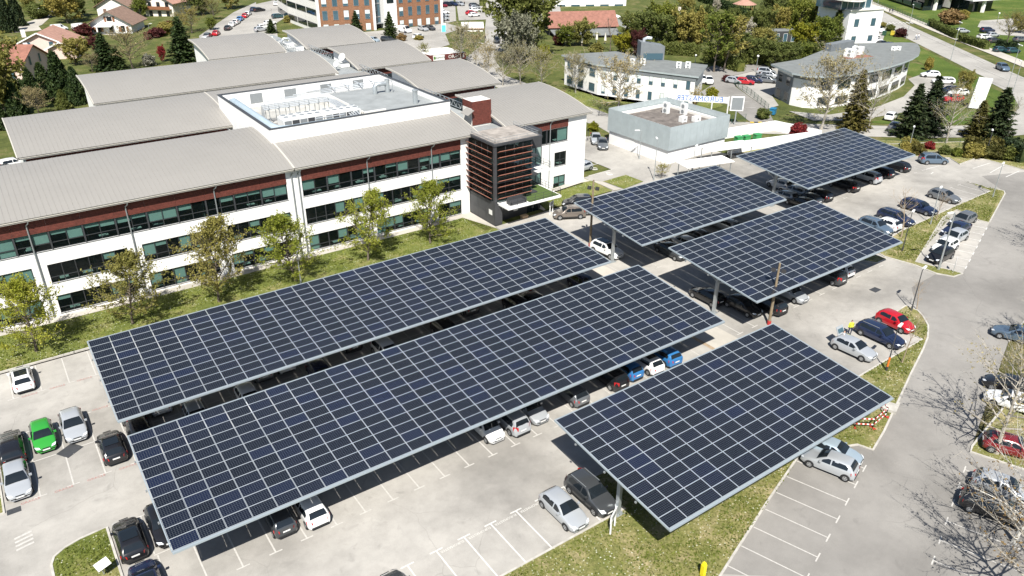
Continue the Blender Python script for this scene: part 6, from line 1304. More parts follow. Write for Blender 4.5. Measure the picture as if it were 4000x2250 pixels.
for TT_, aa, ww, he, hr in ((T,6.5,6.75,3.2,6.4),(T2,2.0,3.25,2.7,4.2)):
    k = (hr-he)/ww
    for s in (-1,1): mb = MB(); mb.bar(TT_(-aa-.72,0,hr+.05),TT_(-aa-.72,s*(ww+.7),he-k*.7+.05),.10,.32); mb.build('verge_board', M_PLAST, b)
b = bld('house', 'rosy house with weathered rust-red roof and skylight at the left edge', 'house'); T, r = gable(b, (6.0,222.5), 20, 11.0, 4.4, 7.6, -.62, M_PINK, M_TILER, .6)
a, c = T(10,-4,0), T(10,4,0); win_on(b, a[:2], c[:2], 3.4, 5.4, 2, .2, M_BGLASS, .08, frame=M_GREY); a, c = T(3,-5.5,0), T(9,-5.5,0); win_on(b, a[:2], c[:2], 1.0, 2.6, 2, .3, M_BGLASS, .08, frame=M_GREY)
mb = MB(); p = T(3.0,-2.6,6.32); mb.box(-.5,.5,-.6,.6,0,.06); o = mb.build('skylight', M_BGLASS, r, loc=p); o.rotation_euler = (.52,0,-.62); mb = MB(); mb.box(-.45,.45,-.35,.35,0,1.3); mb.build('chimney', M_PLAST, r, loc=T(8,1.2,6.5))
b = bld('house', 'far white chalet with wooden balconies and pale pink roof at the top', 'house'); T, r = gable(b, (66,306), 14, 11, 5.4, 8.4, .75, M_CREAM, M_TILEP, 1.2)
a, c = T(-7,5,0), T(-7,-5,0); win_on(b, a[:2], c[:2], .3, 2.3, 3, .4, M_DGLASS, .08, frame=M_WOODB); win_on(b, a[:2], c[:2], 3.3, 5.2, 3, .4, M_DGLASS, .08, frame=M_WOODB); mb = MB(); p = T(-7.6,0,2.8); mb.box(-.6,.6,-5,5,0,.15); mb.box(-.6,-.5,-5,5,.15,1.05); o = mb.build('balcony', M_WOODB, b, loc=p); o.rotation_euler = (0,0,.75)
b = bld('house', 'house with broad brown roof half hidden at the top edge', 'house'); T, r = gable(b, (52,318), 12, 12, 3.4, 6.6, .9, M_WHITE2, M_TILEB, .9)

# grey metal-clad block with its yard
b = bld('metal_clad_block', 'square block with pale metal screen over a white base behind the canopies'); x0, x1, y0, y1 = 87.6, 101.3, 81.9, 96.4; zz = 1.6
mb = MB(); mb.box(x0+.25,x1-.25,y0+.25,y1-.25,.9,zz+4.4); mb.build('white_base', M_WHITE, b); mb = MB(); mb.box(x0+.9,x1-.9,y0+.9,y1-.9,zz+4.41,zz+4.6); mb.build('gravel_roof', M_GRAVEL, b)
mb = MB(); mb.box(x0+.25,x1-.25,y0+.25,y0+.9,zz+4.41,zz+5.0); mb.box(x0+.25,x1-.25,y1-.9,y1-.25,zz+4.41,zz+5.0); mb.box(x0+.25,x0+.9,y0+.9,y1-.9,zz+4.41,zz+5.0); mb.box(x1-.9,x1-.25,y0+.9,y1-.9,zz+4.41,zz+5.0); mb.build('parapet', M_WHITE2, b)
n = 9
for k in range(n):
    a, c = x0+(x1-x0)*k/n, x0+(x1-x0)*(k+1)/n
    for Y in (y0, y1): mb = MB(); mb.box(a+.012,c-.012,Y-.03,Y+.03,zz+2.2,zz+6.0); mb.build('screen_panel', M_PERF, b)
    a, c = y0+(y1-y0)*k/n, y0+(y1-y0)*(k+1)/n
    for X_ in (x0, x1): mb = MB(); mb.box(X_-.03,X_+.03,a+.012,c-.012,zz+2.2,zz+6.0); mb.build('screen_panel', M_PERF, b)
mb = MB(); mb.box(x0+.19,x0+.245,90,92,zz-.4,zz+2.6); mb.build('door', M_PLAST, b); mb = MB(); mb.box(x0+4.5,x0+5.6,y0+.2,y0+.245,zz-.4,zz+1.7); mb.build('door', M_PLAST, b)
for (x, y, rz, lab) in ((97.0,92.2,0,'upright white air conditioner on the gravel roof, left one'),(99.0,90.0,0,'upright white air conditioner on the gravel roof, right one')): ac(x, y, zz+4.6, rz, lab, .6, 1.2, 1.9)
ac(95.3,86.6,zz+4.6,1.57,'low white air conditioner on the gravel roof, left one',.9,1.1,1.0); ac(97.4,85.6,zz+4.6,1.57,'low white air conditioner on the gravel roof, right one',.9,1.3,.9)
# white yard wall, bins and two-wheeler shelters
t = thing('yard_wall', 'white yard wall between the metal block and the far canopy', 'wall')
for p, q_ in (((99,79.5),(118,75.5)),((118,75.5),(116.5,84)),((102,86),(116.5,84))): mb = MB(); mb.bar((*p,2.7),(*q_,2.7),.2,2.2); mb.build('wall_run', M_WHITE, t)
for k in range(3):
    t = thing('wheelie_bin', ['green wheelie bin in the white yard, left one','green wheelie bin in the white yard, middle one','green wheelie bin in the white yard, right one'][k], 'bin', (105.2+k*1.55+(k==2)*.8,82.6-.4*k,2.0), -.2, 'green bins'); mb = MB(); mb.prism([(-.55,-.45),(.55,-.45),(.6,.45),(-.6,.45)], .12, 1.05); mb.build('body', mat('green_plastic', (.05,.28,.10), .5), t); mb = MB(); mb.box(-.64,.64,-.5,.5,1.05,1.15); mb.build('lid', mat('green_plastic', (.05,.28,.10)), t)
    for s in (-.4,.4): mb = MB(); mb.tube([(s,-.5,.1),(s,-.4,.1)], .1, 8); mb.build('wheel', M_TYRE, t)
for (x, y, lab, nm) in ((88.2,74.8,'white flat roof shelter over motorbikes, nearer one',3),(96.5,77.8,'white flat roof shelter over motorbikes, farther one',3)):
    z = g(x); t = thing('motorbike_shelter', lab, 'shelter', (x,y,z), -.22, 'two-wheeler shelters'); mb = MB(); mb.box(-4.2,4.2,-1.6,1.6,2.3,2.42); mb.build('roof', M_WHITE, t)
    for sx in (-3.8,0,3.8):
        for sy in (-1.3,1.3): mb = MB(); mb.bar((sx,sy,0),(sx,sy,2.3),.1,.1); mb.build('post', M_GALV, t)
    for k in range(nm):
        u = thing('motorbike', 'black motorbike under the %s two-wheeler shelter, %s one' % ('nearer' if x < 90 else 'farther', ('left','middle','right')[k]), 'motorbike', (x-3+k*1.6,y+.3-k*.3,z), 1.2, 'motorbikes'); 
        for wx in (-.65,.65): mb = MB(); mb.tube([(wx,-.06,.3),(wx,.06,.3)], .3, 10); mb.build('wheel', M_TYRE, u)
        mb = MB(); mb.bar((-.5,0,.55),(.35,0,.6),.3,.35); mb.build('body', M_BLACK, u); mb = MB(); mb.bar((-.6,0,.8),(.0,0,.82),.26,.1); mb.build('seat', M_BLACK, u); mb = MB(); mb.bar((.4,-.35,1.05),(.4,.35,1.05),.05,.05); mb.bar((.4,0,1.0),(.65,0,.4),.06,.06); mb.build('handlebar', M_DARK, u)
# the company sign seen from behind
t = thing('roadside_sign', 'long blue company sign on white posts, seen from behind', 'sign', (0,0,0)); 
p, q_ = Vector((105.5,99.3,2.1)), Vector((112.6,91.8,2.1)); d = (q_-p).normalized()
mb = MB(); mb.bar(p+Vector((0,0,4.3)), q_+Vector((0,0,4.3)), .06, 1.1); mb.build('board', M_PLAST, t); tx = text('lettering', 'EUROMASTER', 1.35, tuple((p+q_)/2+Vector((0,0,4.3))+Vector((d.y,-d.x,0))*.05), (math.pi/2,0,math.atan2(d.y,d.x)), mat('sign_blue', (.02,.12,.42), .5), t); tx.scale = (-1,1,1)
for f in (0.,.35,.72,1.0): e = p.lerp(q_, f); mb = MB(); mb.bar(e+Vector((0,0,-.3)), e+Vector((0,0,5.0)), .16, .16); mb.build('post', M_PLAST, t)
t = thing('billboard', 'square white-framed grey panel beside the blue sign', 'sign', (113.6,90.6,2.0), -.7); mb = MB(); mb.box(-1.2,1.2,-.1,.1,2.6,5.2); mb.build('frame', M_PLAST, t); mb = MB(); mb.box(-1.0,1.0,-.13,-.103,2.8,5.0); mb.build('panel', M_GREY, t); mb = MB(); mb.bar((0,0,0),(0,0,2.6),.2,.2); mb.build('post', M_GALV, t)
mb = MB(); mb.box(-1.3,1.3,-.12,.12,0,6.0); t = tag(mb.build('totem_board', M_PLAST, None, loc=(162.5,71.5,2.1)), 'tall blank white totem board beside the red car', 'sign'); t.rotation_euler = (0,.08,-.75)

# ================================================================ cars farther off (too small to show their trim)
h1 = 1.0
FAR = [
 ((89.81,288.74),h1,'hatch','navy','dark blue car at the top of the upper car park row'),((85.20,280.63),h1,'hatch','white','white car below the dark blue one in the upper row'),((82.84,276.34),h1,'small','red','red car in the upper car park row'),((79.54,271.27),h1,'hatch','blue','light blue car in the upper car park row'),
 ((76.43,265.57),h1,'suv','white','white car below the light blue one in the upper row'),((74.30,262.54),h1,'hatch','white','second white car below the light blue one in the upper row'),((71.06,256.60),h1,'hatch','black','black car hidden by shrubs in the upper row'),((65.39,249.79),h1,'small','red','bright red car behind the rear roof'),((62.32,247.85),h1,'hatch','grey','grey car beside the bright red one behind the rear roof'),((59.98,242.05),h1,'hatch','white','white car nearest the rear roof edge'),
 ((91.01,286.02),.1,'hatch','black','black car in the upper car park, left of the lawn'),((100.82,296.68),1.2,'hatch','white','white car at the top edge of the upper car park'),((96.57,275.45),.0,'hatch','blue','deep blue car beside the white office block'),((91.30,267.33),.0,'estate','teal','dark teal estate before the deep blue car'),((84.45,256.16),.1,'hatch','white','white car at the foot of the bank'),((80.48,250.82),.1,'hatch','white','white car above the rear spine roof'),((78.18,246.87),.1,'hatch','silver','silver car partly hidden by the rear spine roof'),((98.48,279.63),.0,'hatch','silver','silver car behind the deep blue one'),
 ((111.38,214.97),-1.4,'van','white','white van parked before the brick offices'),((117.47,214.77),-1.5,'hatch','silver','silver car before the brick offices, next to a dark one'),((119.89,214.78),-1.5,'hatch','dark_grey','dark car at the end of the brick offices'),((109.63,203.50),.5,'hatch','white','white car with dark roof near the maroon pavilion'),((96.96,206.57),-1.2,'small','pale_blue','pale blue car just over the rear roof'),((100.55,204.64),-1.2,'estate','dark_grey','dark car half behind the entrance fir'),
 ((149.46,257.37),-1.5,'hatch','dark_red','red car in the top row beyond the brick offices'),((152.25,258.87),-1.5,'hatch','black','black car in the top row beyond the brick offices'),((154.37,258.15),-1.5,'hatch','navy','navy car in the top row beyond the brick offices'),((156.43,256.81),-1.5,'hatch','silver','silver car at the end of the top row'),
 ((140.63,242.00),-.4,'hatch','white','white car at the right corner of the brick offices'),((136.67,235.44),-.4,'hatch','silver','silver car at the right corner of the brick offices'),((132.53,228.66),-.4,'suv','silver','silver off-roader at the right corner of the brick offices'),
 ((159.02,251.11),.0,'hatch','dark_grey','dark car, topmost of the stack along the hedge'),((155.97,245.98),.0,'hatch','silver','silver car, second in the stack along the hedge'),((152.34,240.28),.0,'hatch','white','white car, third in the stack along the hedge'),((147.73,235.28),.0,'hatch','red','crimson car in the stack along the hedge'),((146.02,230.68),.0,'hatch','white','white car below the crimson one along the hedge'),
 ((124.72,185.44),-2.25,'hatch','dark_grey','dark car driving down the entrance street over the crossing'),((164.17,234.96),-.6,'hatch','white','white car beyond the entrance street'),((162.10,230.25),-.6,'hatch','white','white car behind the poplar'),((171.08,224.34),.8,'hatch','blue','blue car left of the barn'),((154.84,202.39),.8,'hatch','white','white car at the barn gable'),
 ((135.52,116.71),-2.3,'hatch','white','white car with dark rear glass on the drive'),((135.00,118.29),-2.3,'hatch','white','white car half hidden by the folded roof'),((140.23,113.53),-1.2,'small','silver','silver car in the row behind the purple shrub'),((141.45,111.48),-1.0,'hatch','red','red hatchback in the row by the green fence'),((144.41,111.58),-1.0,'hatch','navy','navy hatchback beside the red one by the fence'),((147.53,111.47),-1.0,'hatch','grey','grey hatchback at the end of the row by the fence'),((153.69,115.42),-1.0,'mpv','silver','silver people carrier behind the grey hatchback'),
 ((151.28,112.41),-1.0,'estate','silver','silver estate at the west end of the curved building'),((147.01,109.58),-1.0,'hatch','grey','grey car at the edge of the curved building'),((158.72,170.43),-1.4,'hatch','navy','dark blue car beside the garden shed'),
 ((183.11,92.30),2.4,'hatch','white','white car behind the clipped column shrub'),((178.84,86.90),2.4,'estate','white','white estate in front of the curved building tip'),((171.28,81.44),2.7,'hatch','navy','dark blue car behind the white totem'),((170.57,79.15),2.7,'hatch','white','white car next to the red one by the totem'),((164.32,77.00),2.7,'hatch','red','bright red car beside the white totem'),((141.21,76.48),.3,'hatch','white','white car before the curved building, behind the spruces'),((135.26,72.10),.3,'hatch','grey','grey car low behind the dark spruces'),
 ((205.07,86.52),-2.3,'suv','steel_blue','grey-blue car driving on the main road'),((231.36,136.19),-1.7,'van','white','white van beside the tower building'),((221.30,130.88),-.3,'hatch','white','white car against the tower building'),((214.47,125.64),-.3,'hatch','white','white hatchback below the tower building'),((211.09,121.71),.0,'hatch','black','black car with red lamps over the curved roof'),((210.74,119.13),.0,'hatch','navy','dark blue car over the curved roof'),
 ((249.28,122.08),-.6,'hatch','silver','silver car in the far east car park, left one'),((251.68,120.49),-.6,'hatch','silver','silver car in the far east car park, right one'),((259.29,116.82),-.5,'suv','navy','navy off-roader in the far east car park'),((246.20,111.18),-.3,'estate','white','white estate in the far east car park'),((251.80,111.65),-.3,'hatch','silver','pale car behind the white estate'),((242.24,106.74),-.3,'hatch','dark_grey','dark car before the white estate'),((250.71,103.09),-.4,'estate','grey','grey estate at the far right edge'),((229.36,98.56),-.4,'hatch','teal','dark green car behind the roadside hedge, left one'),((230.52,96.04),-.4,'hatch','teal','dark green car behind the roadside hedge, right one'),((282.96,117.60),-.4,'hatch','black','black car at the top right edge'),
 ((33.83,289.38),.2,'van','white','white van beside the white chalet'),((28.05,290.79),.1,'van','white','white motorhome behind the pink house'),((232.34,172.37),-1.2,'hatch','silver','silver car between the garden trees'),
 ((2.44,144.19),.2,'suv','white','white off-roader at the end of the second wing'),((1.26,141.64),.2,'hatch','dark_grey','dark car beside the white off-roader at the left edge')]
for (x, y), rz, t, col, lab in FAR: car(x, y, rz, t, col, lab, far=True, group='cars farther off')
# raised tailgate of the silver hatchback
for o in list(C.objects):
    if o.get('label','').startswith('silver hatchback with its tailgate open'):
        mb = MB(); mb.face([(-1.52,-.62,1.42),(-1.52,.62,1.42),(-1.95,.58,2.15),(-1.95,-.58,2.15)]); mb.face([(-1.55,-.62,1.40),(-1.98,-.58,2.13),(-1.98,.58,2.13),(-1.55,.62,1.40)]); tg = mb.build('tailgate', PAINT['silver'], o); mb = MB(); mb.face([(-1.585,-.46,1.56),(-1.585,.46,1.56),(-1.80,.43,1.93),(-1.80,-.43,1.93)]); mb.build('tailgate_glass', M_BGLASS, tg)

# ================================================================ lamps and poles
def lamp(x, y, h, label, arm=.9, az=0., m=None, band=False, globe=False, two=False, r=.07):
    t = thing('street_lamp', label, 'lamp', (x, y, g(x)), az, 'street lamps'); m = m or M_GALV
    mb = MB(); mb.tube([(0,0,-.1),(0,0,h*.5),(0,0,h)], [r,r*.8,r*.6], 7); mb.build('pole', m, t, smooth=50); mb = MB(); mb.tube([(0,0,0),(0,0,.5)], r*1.5, 7); mb.build('base', m, t)
    if globe: bm = bmesh.new(); bmesh.ops.create_icosphere(bm, subdivisions=2, radius=.28); me = bpy.data.meshes.new('globe'); bm.to_mesh(me); bm.free(); me.materials.append(M_PLAST); [setattr(p,'use_smooth',True) for p in me.polygons]; link('globe', me, t, (0,0,h+.2))
    else:
        for s in ((1,-1) if two else (1,)):
            mb = MB(); mb.bar((0,0,h-.02),(s*arm*.5,0,h+.04),.05,.05); mb.build('arm', m, t); mb = MB(); mb.prism([(s*arm*.35,-.14),(s*(arm+.2),-.10),(s*(arm+.2),.10),(s*arm*.35,.14)], h, h+.12); mb.build('lamp_head', M_PLAST, t)
    if band: mb = MB(); mb.tube([(0,0,.45),(0,0,1.5)], r*1.35, 8); mb.build('orange_band', mat('orange_sleeve', (.62,.16,.02), .6), t)
for (x, y, h), lab, kw in (
 ((114.0,44.5,4.8),'grey street lamp at the tip of the L-shaped lawn',dict(az=.3)),((97.7,44.4,4.9),'grey street lamp beside the leaning young tree',dict(az=.3)),((87.6,42.2,5.0),'grey street lamp by the canopy corner on the lawn',dict(az=.3,m=M_ANTH)),((86.4,37.0,7.1),'tallest pale lamp mast over the small black car',dict(az=2.9,r=.11)),
 ((63.1,29.0,4.6),'dark lamp with orange sleeve beside the silver hatchback',dict(band=True,m=M_ANTH,az=.2)),((75.2,33.7,4.8),'grey lamp at the grass tip near the red car',dict(az=.2,m=M_ANTH)),((25.3,78.3,5.2),'white lamp between the office trees and the long canopy',dict(az=1.4)),
 ((81.3,78.4,6.3),'slim lamp beside the yellow sapling',dict(az=1.0)),((86.3,86.9,4.7),'lamp against the metal screen of the block',dict(az=2.6)),((88.9,77.7,3.8),'lamp before the white shelters',dict(az=.4)),
 ((257.5,153.1,6.7),'lamp at the top of the main road',dict(az=.4)),((227.3,124.1,9.3),'lamp on the near verge of the main road by the plum shrub',dict(az=.8)),((207.4,100.3,9.1),'tall lamp on the verge above the curved building tip',dict(az=.8,two=True)),((186.3,76.5,9.1),'tall lamp on the verge near the white totem',dict(az=.8,two=True)),((170.5,68.8,8.6),'tall lamp nearest the road junction',dict(az=.8)),
 ((125.5,63.7,3.7),'lamp behind the far canopy corner',dict(az=.5)),((131.9,54.4,4.3),'lamp in the shrubs along the eastern fence',dict(az=.5,m=M_ANTH)),((149.0,133.4,1.8),'globe lamp behind the folded roof',dict(globe=True)),((153.6,118.4,3.5),'globe lamp above the navy hatchback',dict(globe=True)),((49.6,265.0,3.2),'white garden lamp post on the lawn',dict(az=0)),((25.3,321.5,3.3),'pale lamp on the far lane',dict(az=0)),((281.1,124.4,2.8),'globe lamp in the far field',dict(globe=True))):
    lamp(x, y, min(h, 12), lab, **kw)
M_POLE = mat('weathered_timber_pole', (.22,.17,.11), .95, var=.3, vs=3)
for (x, y, h), lean, lab in (((58.7,66.5,8.8),.0,'timber pole with two black floodlights between the canopies'),((61.2,40.9,6.9),.04,'leaning timber pole with a black floodlight before the east canopy')):
    t = thing('floodlight_pole', lab, 'pole', (x,y,g(x)), .6, 'timber floodlight poles'); h = min(h, 9.5); mb = MB(); mb.tube([(0,0,-.1),(lean*h*.5,0,h*.5),(lean*h,0,h)], [.16,.14,.11], 8); mb.build('pole', M_POLE, t, smooth=50)
    for s in (-1,1): mb = MB(); mb.box(-.14,.14,-.22,.22,-.2,.2); mb.bar((0,-s*.22,.0),(0,-s*.5,.0),.05,.05); q = mb.build('floodlight', M_BLACK, t, loc=(lean*h*.88+.05,s*.5,h*.88)); q.rotation_euler = (.0,.5,0)
    mb = MB(); mb.tube([(.0,0,.0),(.0,0,.45)], .2, 8); mb.build('red_marker', mat('red_marker', (.4,.03,.03), .7), t)

# ================================================================ people
def person_mesh(seed, pose):
    P = {'pelvis':(0,0,.95),'chest':(0,0,1.30),'neck':(0,0,1.48),'head':(.02,0,1.62),'crown':(0,0,1.76)}
    s = 1 if pose == 'stand' else 1.6
    J = [('pelvis',.15),('chest',.165),('neck',.065),('head',.105),('crown',.075)]
    V = [P[k] for k, _ in J]; Rr = [r for _, r in J]; Ed = [(0,1),(1,2),(2,3),(3,4)]
    def chain(root, pts, rad):
        p = root
        for q, r in zip(pts, rad): V.append(q); Rr.append(r); Ed.append((p, len(V)-1)); p = len(V)-1
    for sd in (-1,1):
        f = sd*.18*s if pose != 'stand' else sd*.03
        chain(0, [(.0,sd*.10,.88),(f*.7+.02,sd*.11,.50),(f-.05,sd*.11,.09),(f+.10,sd*.11,.05)], [.10,.068,.05,.045])
        if pose == 'reach': chain(1, [(0,sd*.19,1.38),(.16,sd*.22,1.14),(.42,sd*.17,1.16),(.52,sd*.16,1.16)], [.068,.05,.038,.042])
        else: chain(1, [(0,sd*.19,1.38),(-.03-f*.5,sd*.25,1.10),(.04-f,sd*.25,.86),(.06-f,sd*.24,.78)], [.068,.05,.038,.042])
    me = bpy.data.meshes.new('person'); me.from_pydata(V, Ed, []); o = bpy.data.objects.new('tmp', me); C.objects.link(o); sk = o.modifiers.new('s','SKIN'); o.modifiers.new('u','SUBSURF').levels = 1
    for i, r in enumerate(Rr): me.skin_vertices[0].data[i].radius = (r, r*(1.18 if i == 1 else 1.0)); 
    me.skin_vertices[0].data[0].use_root = True
    bpy.context.view_layer.update(); m2 = bpy.data.meshes.new_from_object(o.evaluated_get(bpy.context.evaluated_depsgraph_get())); bpy.data.objects.remove(o); return m2
PM = {p: person_mesh(0, p) for p in ('stand','walk','reach')}
M_SKIN = mat('skin', (.50,.30,.21), .6); M_HAIR = mat('dark_hair', (.02,.015,.012), .7)
def person(x, y, rz, pose, top, legs, label, hair=None):
    me = PM[pose].copy(); me.materials.clear()
    for m_ in (top, legs, M_SKIN, hair or M_HAIR, M_BLACK): me.materials.append(m_)
    for p in me.polygons:
        c = p.center; z = c.z; p.use_smooth = True
        p.material_index = 4 if z < .09 else 1 if z < .94 else 0 if z < 1.47 else 3 if (z > 1.66 or c.x < -.03) else 2
        if z < 1.2 and abs(c.y) > .19 and z < .84 or (pose == 'reach' and c.x > .40): p.material_index = 2
    return tag(link('person', me, None, (x,y,g(x)), rz), label, 'person')
M_VEST = mat('hi_vis_vest', (.62,.66,.05), .7); M_CLW = mat('light_shirt', (.55,.56,.58), .8); M_CLN = mat('navy_cloth', (.02,.028,.06), .8); M_CLB = mat('black_cloth', (.015,.015,.017), .8); M_CLJ = mat('denim', (.08,.11,.18), .8)
person(*(63.59,34.09), -.9, 'reach', M_CLW, M_CLB, 'person in a light shirt leaning at the open tailgate'); person(*(65.89,34.77), -2.2, 'stand', M_VEST, M_CLN, 'person in a yellow high-visibility vest behind the silver hatchback')
person(*(271.57,156.48), .9, 'walk', M_CLB, M_CLB, 'person in black on the far pavement, left one'); person(*(272.46,155.90), .9, 'walk', M_CLN, M_CLB, 'person in dark blue on the far pavement, right one'); person(*(227.96,121.65), -2.2, 'walk', M_CLW, M_CLJ, 'person in grey crossing the main road, left one'); person(*(228.91,121.41), -2.2, 'walk', M_CLW, M_CLJ, 'person in grey crossing the main road, right one')
person(*(108.79,210.20), 2.5, 'walk', M_CLN, M_CLN, 'person in blue near the white van'); person(*(157.06,254.89), -1.5, 'stand', M_CLB, M_CLB, 'person in black at the end of the top car row'); person(*(157.86,228.61), -1.9, 'walk', M_CLB, M_CLB, 'person in black on the street, left one of two'); person(*(158.17,227.56), -1.9, 'walk', M_CLB, M_CLN, 'person in black on the street, right one of two'); person(*(139.48,202.81), -1.9, 'stand', M_CLB, M_CLB, 'person in black beside the short white wall'); person(*(123.41,189.42), -1.9, 'walk', M_CLB, M_CLB, 'person in dark clothes on the pavement by the budding trees')

# ================================================================ fences, hedges, barriers, signs
def fence(pts, h, label, m=None, step=2.5, bars=.25):
    m = m or M_GREEN; t = thing('mesh_fence', label, 'fence')
    for p, q in zip(pts, pts[1:]):
        L_ = math.dist(p, q); n = max(1, round(L_/step))
        for k in range(n+1): x = p[0]+(q[0]-p[0])*k/n; y = p[1]+(q[1]-p[1])*k/n; mb = MB(); mb.bar((x,y,g(x)-.1),(x,y,g(x)+h),.06,.06); mb.build('post', m, t)
        for k in range(n):
            a = (p[0]+(q[0]-p[0])*k/n, p[1]+(q[1]-p[1])*k/n); c = (p[0]+(q[0]-p[0])*(k+1)/n, p[1]+(q[1]-p[1])*(k+1)/n); mb = MB()
            for z in (.1,h*.5,h-.05): mb.bar((*a,g(a[0])+z),(*c,g(c[0])+z),.02,.02)
            nb = int(L_/n/bars)
            for j in range(1, nb): x = a[0]+(c[0]-a[0])*j/nb; y = a[1]+(c[1]-a[1])*j/nb; mb.bar((x,y,g(x)+.1),(x,y,g(x)+h-.05),.018,.018)
            mb.build('mesh_panel', m, t)
fence([(139.06,112.45),(133.93,103.64),(126.91,93.60)], 1.3, 'green mesh fence along the drive'); fence([(294.88,179.80),(275.16,155.58),(255.09,133.05)], 1.5, 'green mesh fence along the far pavement'); fence([(113.4,91.2),(116.3,90.4)], 1.6, 'short green fence at the drive mouth'); fence([(97.5,110),(101.5,103),(104,99.5)], 1.7, 'dark fence between the offices and the street', m=M_ANTH); fence([(74.2,97.5),(86,99.5)], 1.8, 'dark mesh fence behind the silver saloon', m=M_ANTH)
fence([(121,68),(127,63.5),(138,57),(150,50)], 1.4, 'green fence along the shrubs east of the far canopy')
hr_ = np.random.default_rng(11)
def hedge(p, q, w_, h, leaf, label):
    L_ = math.dist(p, q); n = int(L_*w_*h*26+L_*h*60); n = min(n, 9000); t = hr_.uniform(0,1,n); s = hr_.uniform(-1,1,n); z = hr_.uniform(0,1,n); side = hr_.integers(0,3,n); s = np.where(side == 0, np.sign(s)*hr_.uniform(.85,1.1,n), s); z = np.where(side == 1, hr_.uniform(.9,1.08,n), z)
    d = np.array([(q[0]-p[0])/L_, (q[1]-p[1])/L_]); nn = np.array([-d[1], d[0]]); wob = 1+.10*np.sin(t*L_*1.7)+.06*np.sin(t*L_*4.1)
    x = p[0]+d[0]*t*L_+nn[0]*s*w_/2*wob; y = p[1]+d[1]*t*L_+nn[1]*s*w_/2*wob; gz = np.array([g(a) for a in x]); cen = np.stack([x-p[0], y-p[1], gz-g(p[0])+z*h*wob], 1)
    o = thing('hedge', label, 'hedge', (p[0],p[1],g(p[0]))); me = quads_mesh('foliage', cen, hr_.uniform(.14,.30,n), .4, hr_); me.materials.append(LF[leaf]); link('foliage', me, o); mb = MB(); mb.bar((0,0,h*.42),(q[0]-p[0],q[1]-p[1],h*.42+g(q[0])-g(p[0])),w_*.72,h*.84); mb.build('inner_twigs', LF[leaf], o)
hedge((257.46,133.89), (239.79,115.76), 1.6, 1.8, 'green', 'dark hedge along the main road, western run'); hedge((237.18,113.52), (229.32,102.08), 1.6, 1.8, 'green', 'dark hedge along the main road, middle run'); hedge((236.03,102.96), (236.16,97.50), 1.5, 1.6, 'spruce', 'dark hedge along the main road, eastern run'); hedge((241.03,216.84), (229.56,191.58), 2.0, 2.4, 'thuja', 'long clipped dark hedge at the top, western half'); hedge((229.56,191.58), (211.64,165.49), 2.0, 2.4, 'thuja', 'long clipped dark hedge at the top, eastern half')
hedge((46.94,256.88), (58.75,274.87), 1.6, 1.8, 'plum', 'brown twiggy hedge bordering the garden lawn'); hedge((162.42,251.37), (171.10,262.63), 1.6, 1.8, 'green', 'clipped green hedge beside the stack of cars'); hedge((23.44,337.01), (30.31,341.59), 3.0, 2.6, 'green', 'tall clipped hedge by the far lane'); hedge((130.58,57.29), (134.92,53.69), 2.0, 2.4, 'oldgold', 'olive hedge behind the eastern bays'); hedge((135.73,53.13), (133.98,49.35), 2.4, 2.6, 'spruce', 'dark hedge at the right end of the eastern bays'); hedge((155.08,135.37), (151.05,120.76), 2.6, 2.4, 'green', 'dark undergrowth below the birches'); hedge((158.50,127.05), (164.16,123.24), 2.6, 2.2, 'green', 'dark undergrowth behind the parked red hatchback'); hedge((149.54,152.02), (157.56,140.03), 3.2, 2.6, 'green', 'dark undergrowth below the garden trees')
hedge((168.49,126.38), (177.61,120.26), 3.0, 2.6, 'green', 'green undergrowth behind the curved building'); hedge((4.41,196.53), (10.14,198.01), 3.0, 3.0, 'thuja', 'dense evergreen mass below the rust-roofed house'); hedge((10.14,198.01), (17.78,188.53), 3.0, 3.0, 'thuja', 'dense evergreen mass behind the second wing')
# red and white crowd barriers by the lawn steps
M_BRED = mat('barrier_red', (.52,.03,.025), .5)
for k, (p, q, lab) in enumerate((((53.48,25.87),(54.55,24.91),'red and white barrier on the grass, lying nearest'),((54.55,24.91),(56.73,25.10),'red and white barrier turned beside the road kerb'),((53.25,26.37),(53.48,25.87),'red and white barrier half under the low canopy'),((56.73,25.10),(57.57,26.38),'red and white barrier beside the steps'))):
    t = thing('crowd_barrier', lab, 'barrier', (0,0,0), 0, 'red and white barriers'); a, c = Vector((*p,g(p[0])+.06)), Vector((*q,g(q[0])+.06))
    for z in (.35,.9):
        for j in range(8): mb = MB(); mb.bar(a.lerp(c,j/8)+Vector((0,0,z)), a.lerp(c,(j+1)/8)+Vector((0,0,z)), .05, .10); mb.build('rail_segment', M_BRED if j % 2 == 0 else M_PLAST, t)
    for e in (a, c): mb = MB(); d = (c-a).normalized(); nn = Vector((-d.y,d.x,0)); mb.bar(e, e+Vector((0,0,1.0)), .06,.06); mb.bar(e-nn*.3+Vector((0,0,.03)), e+nn*.3+Vector((0,0,.03)), .06,.06); mb.build('foot', M_BRED, t)
t = thing('lawn_steps', 'concrete steps with handrail on the grass by the low canopy corner', 'steps', (*(58.18,25.92),.45), .35)
for k in range(4): mb = MB(); mb.box(-.8+k*.5,-.3+k*.5,-.9,.9,-.1,.30-k*.07); mb.build('step', M_KERB, t)
mb = MB(); a = [(-1.2,1.1,.2),(-1.2,1.1,1.2),(1.4,1.1,.9),(1.4,1.1,.0)]; mb.tube(a, .03, 5); mb.bar((-1.2,1.1,.7),(1.4,1.1,.45),.04,.04); mb.build('handrail', M_ANTH, t)
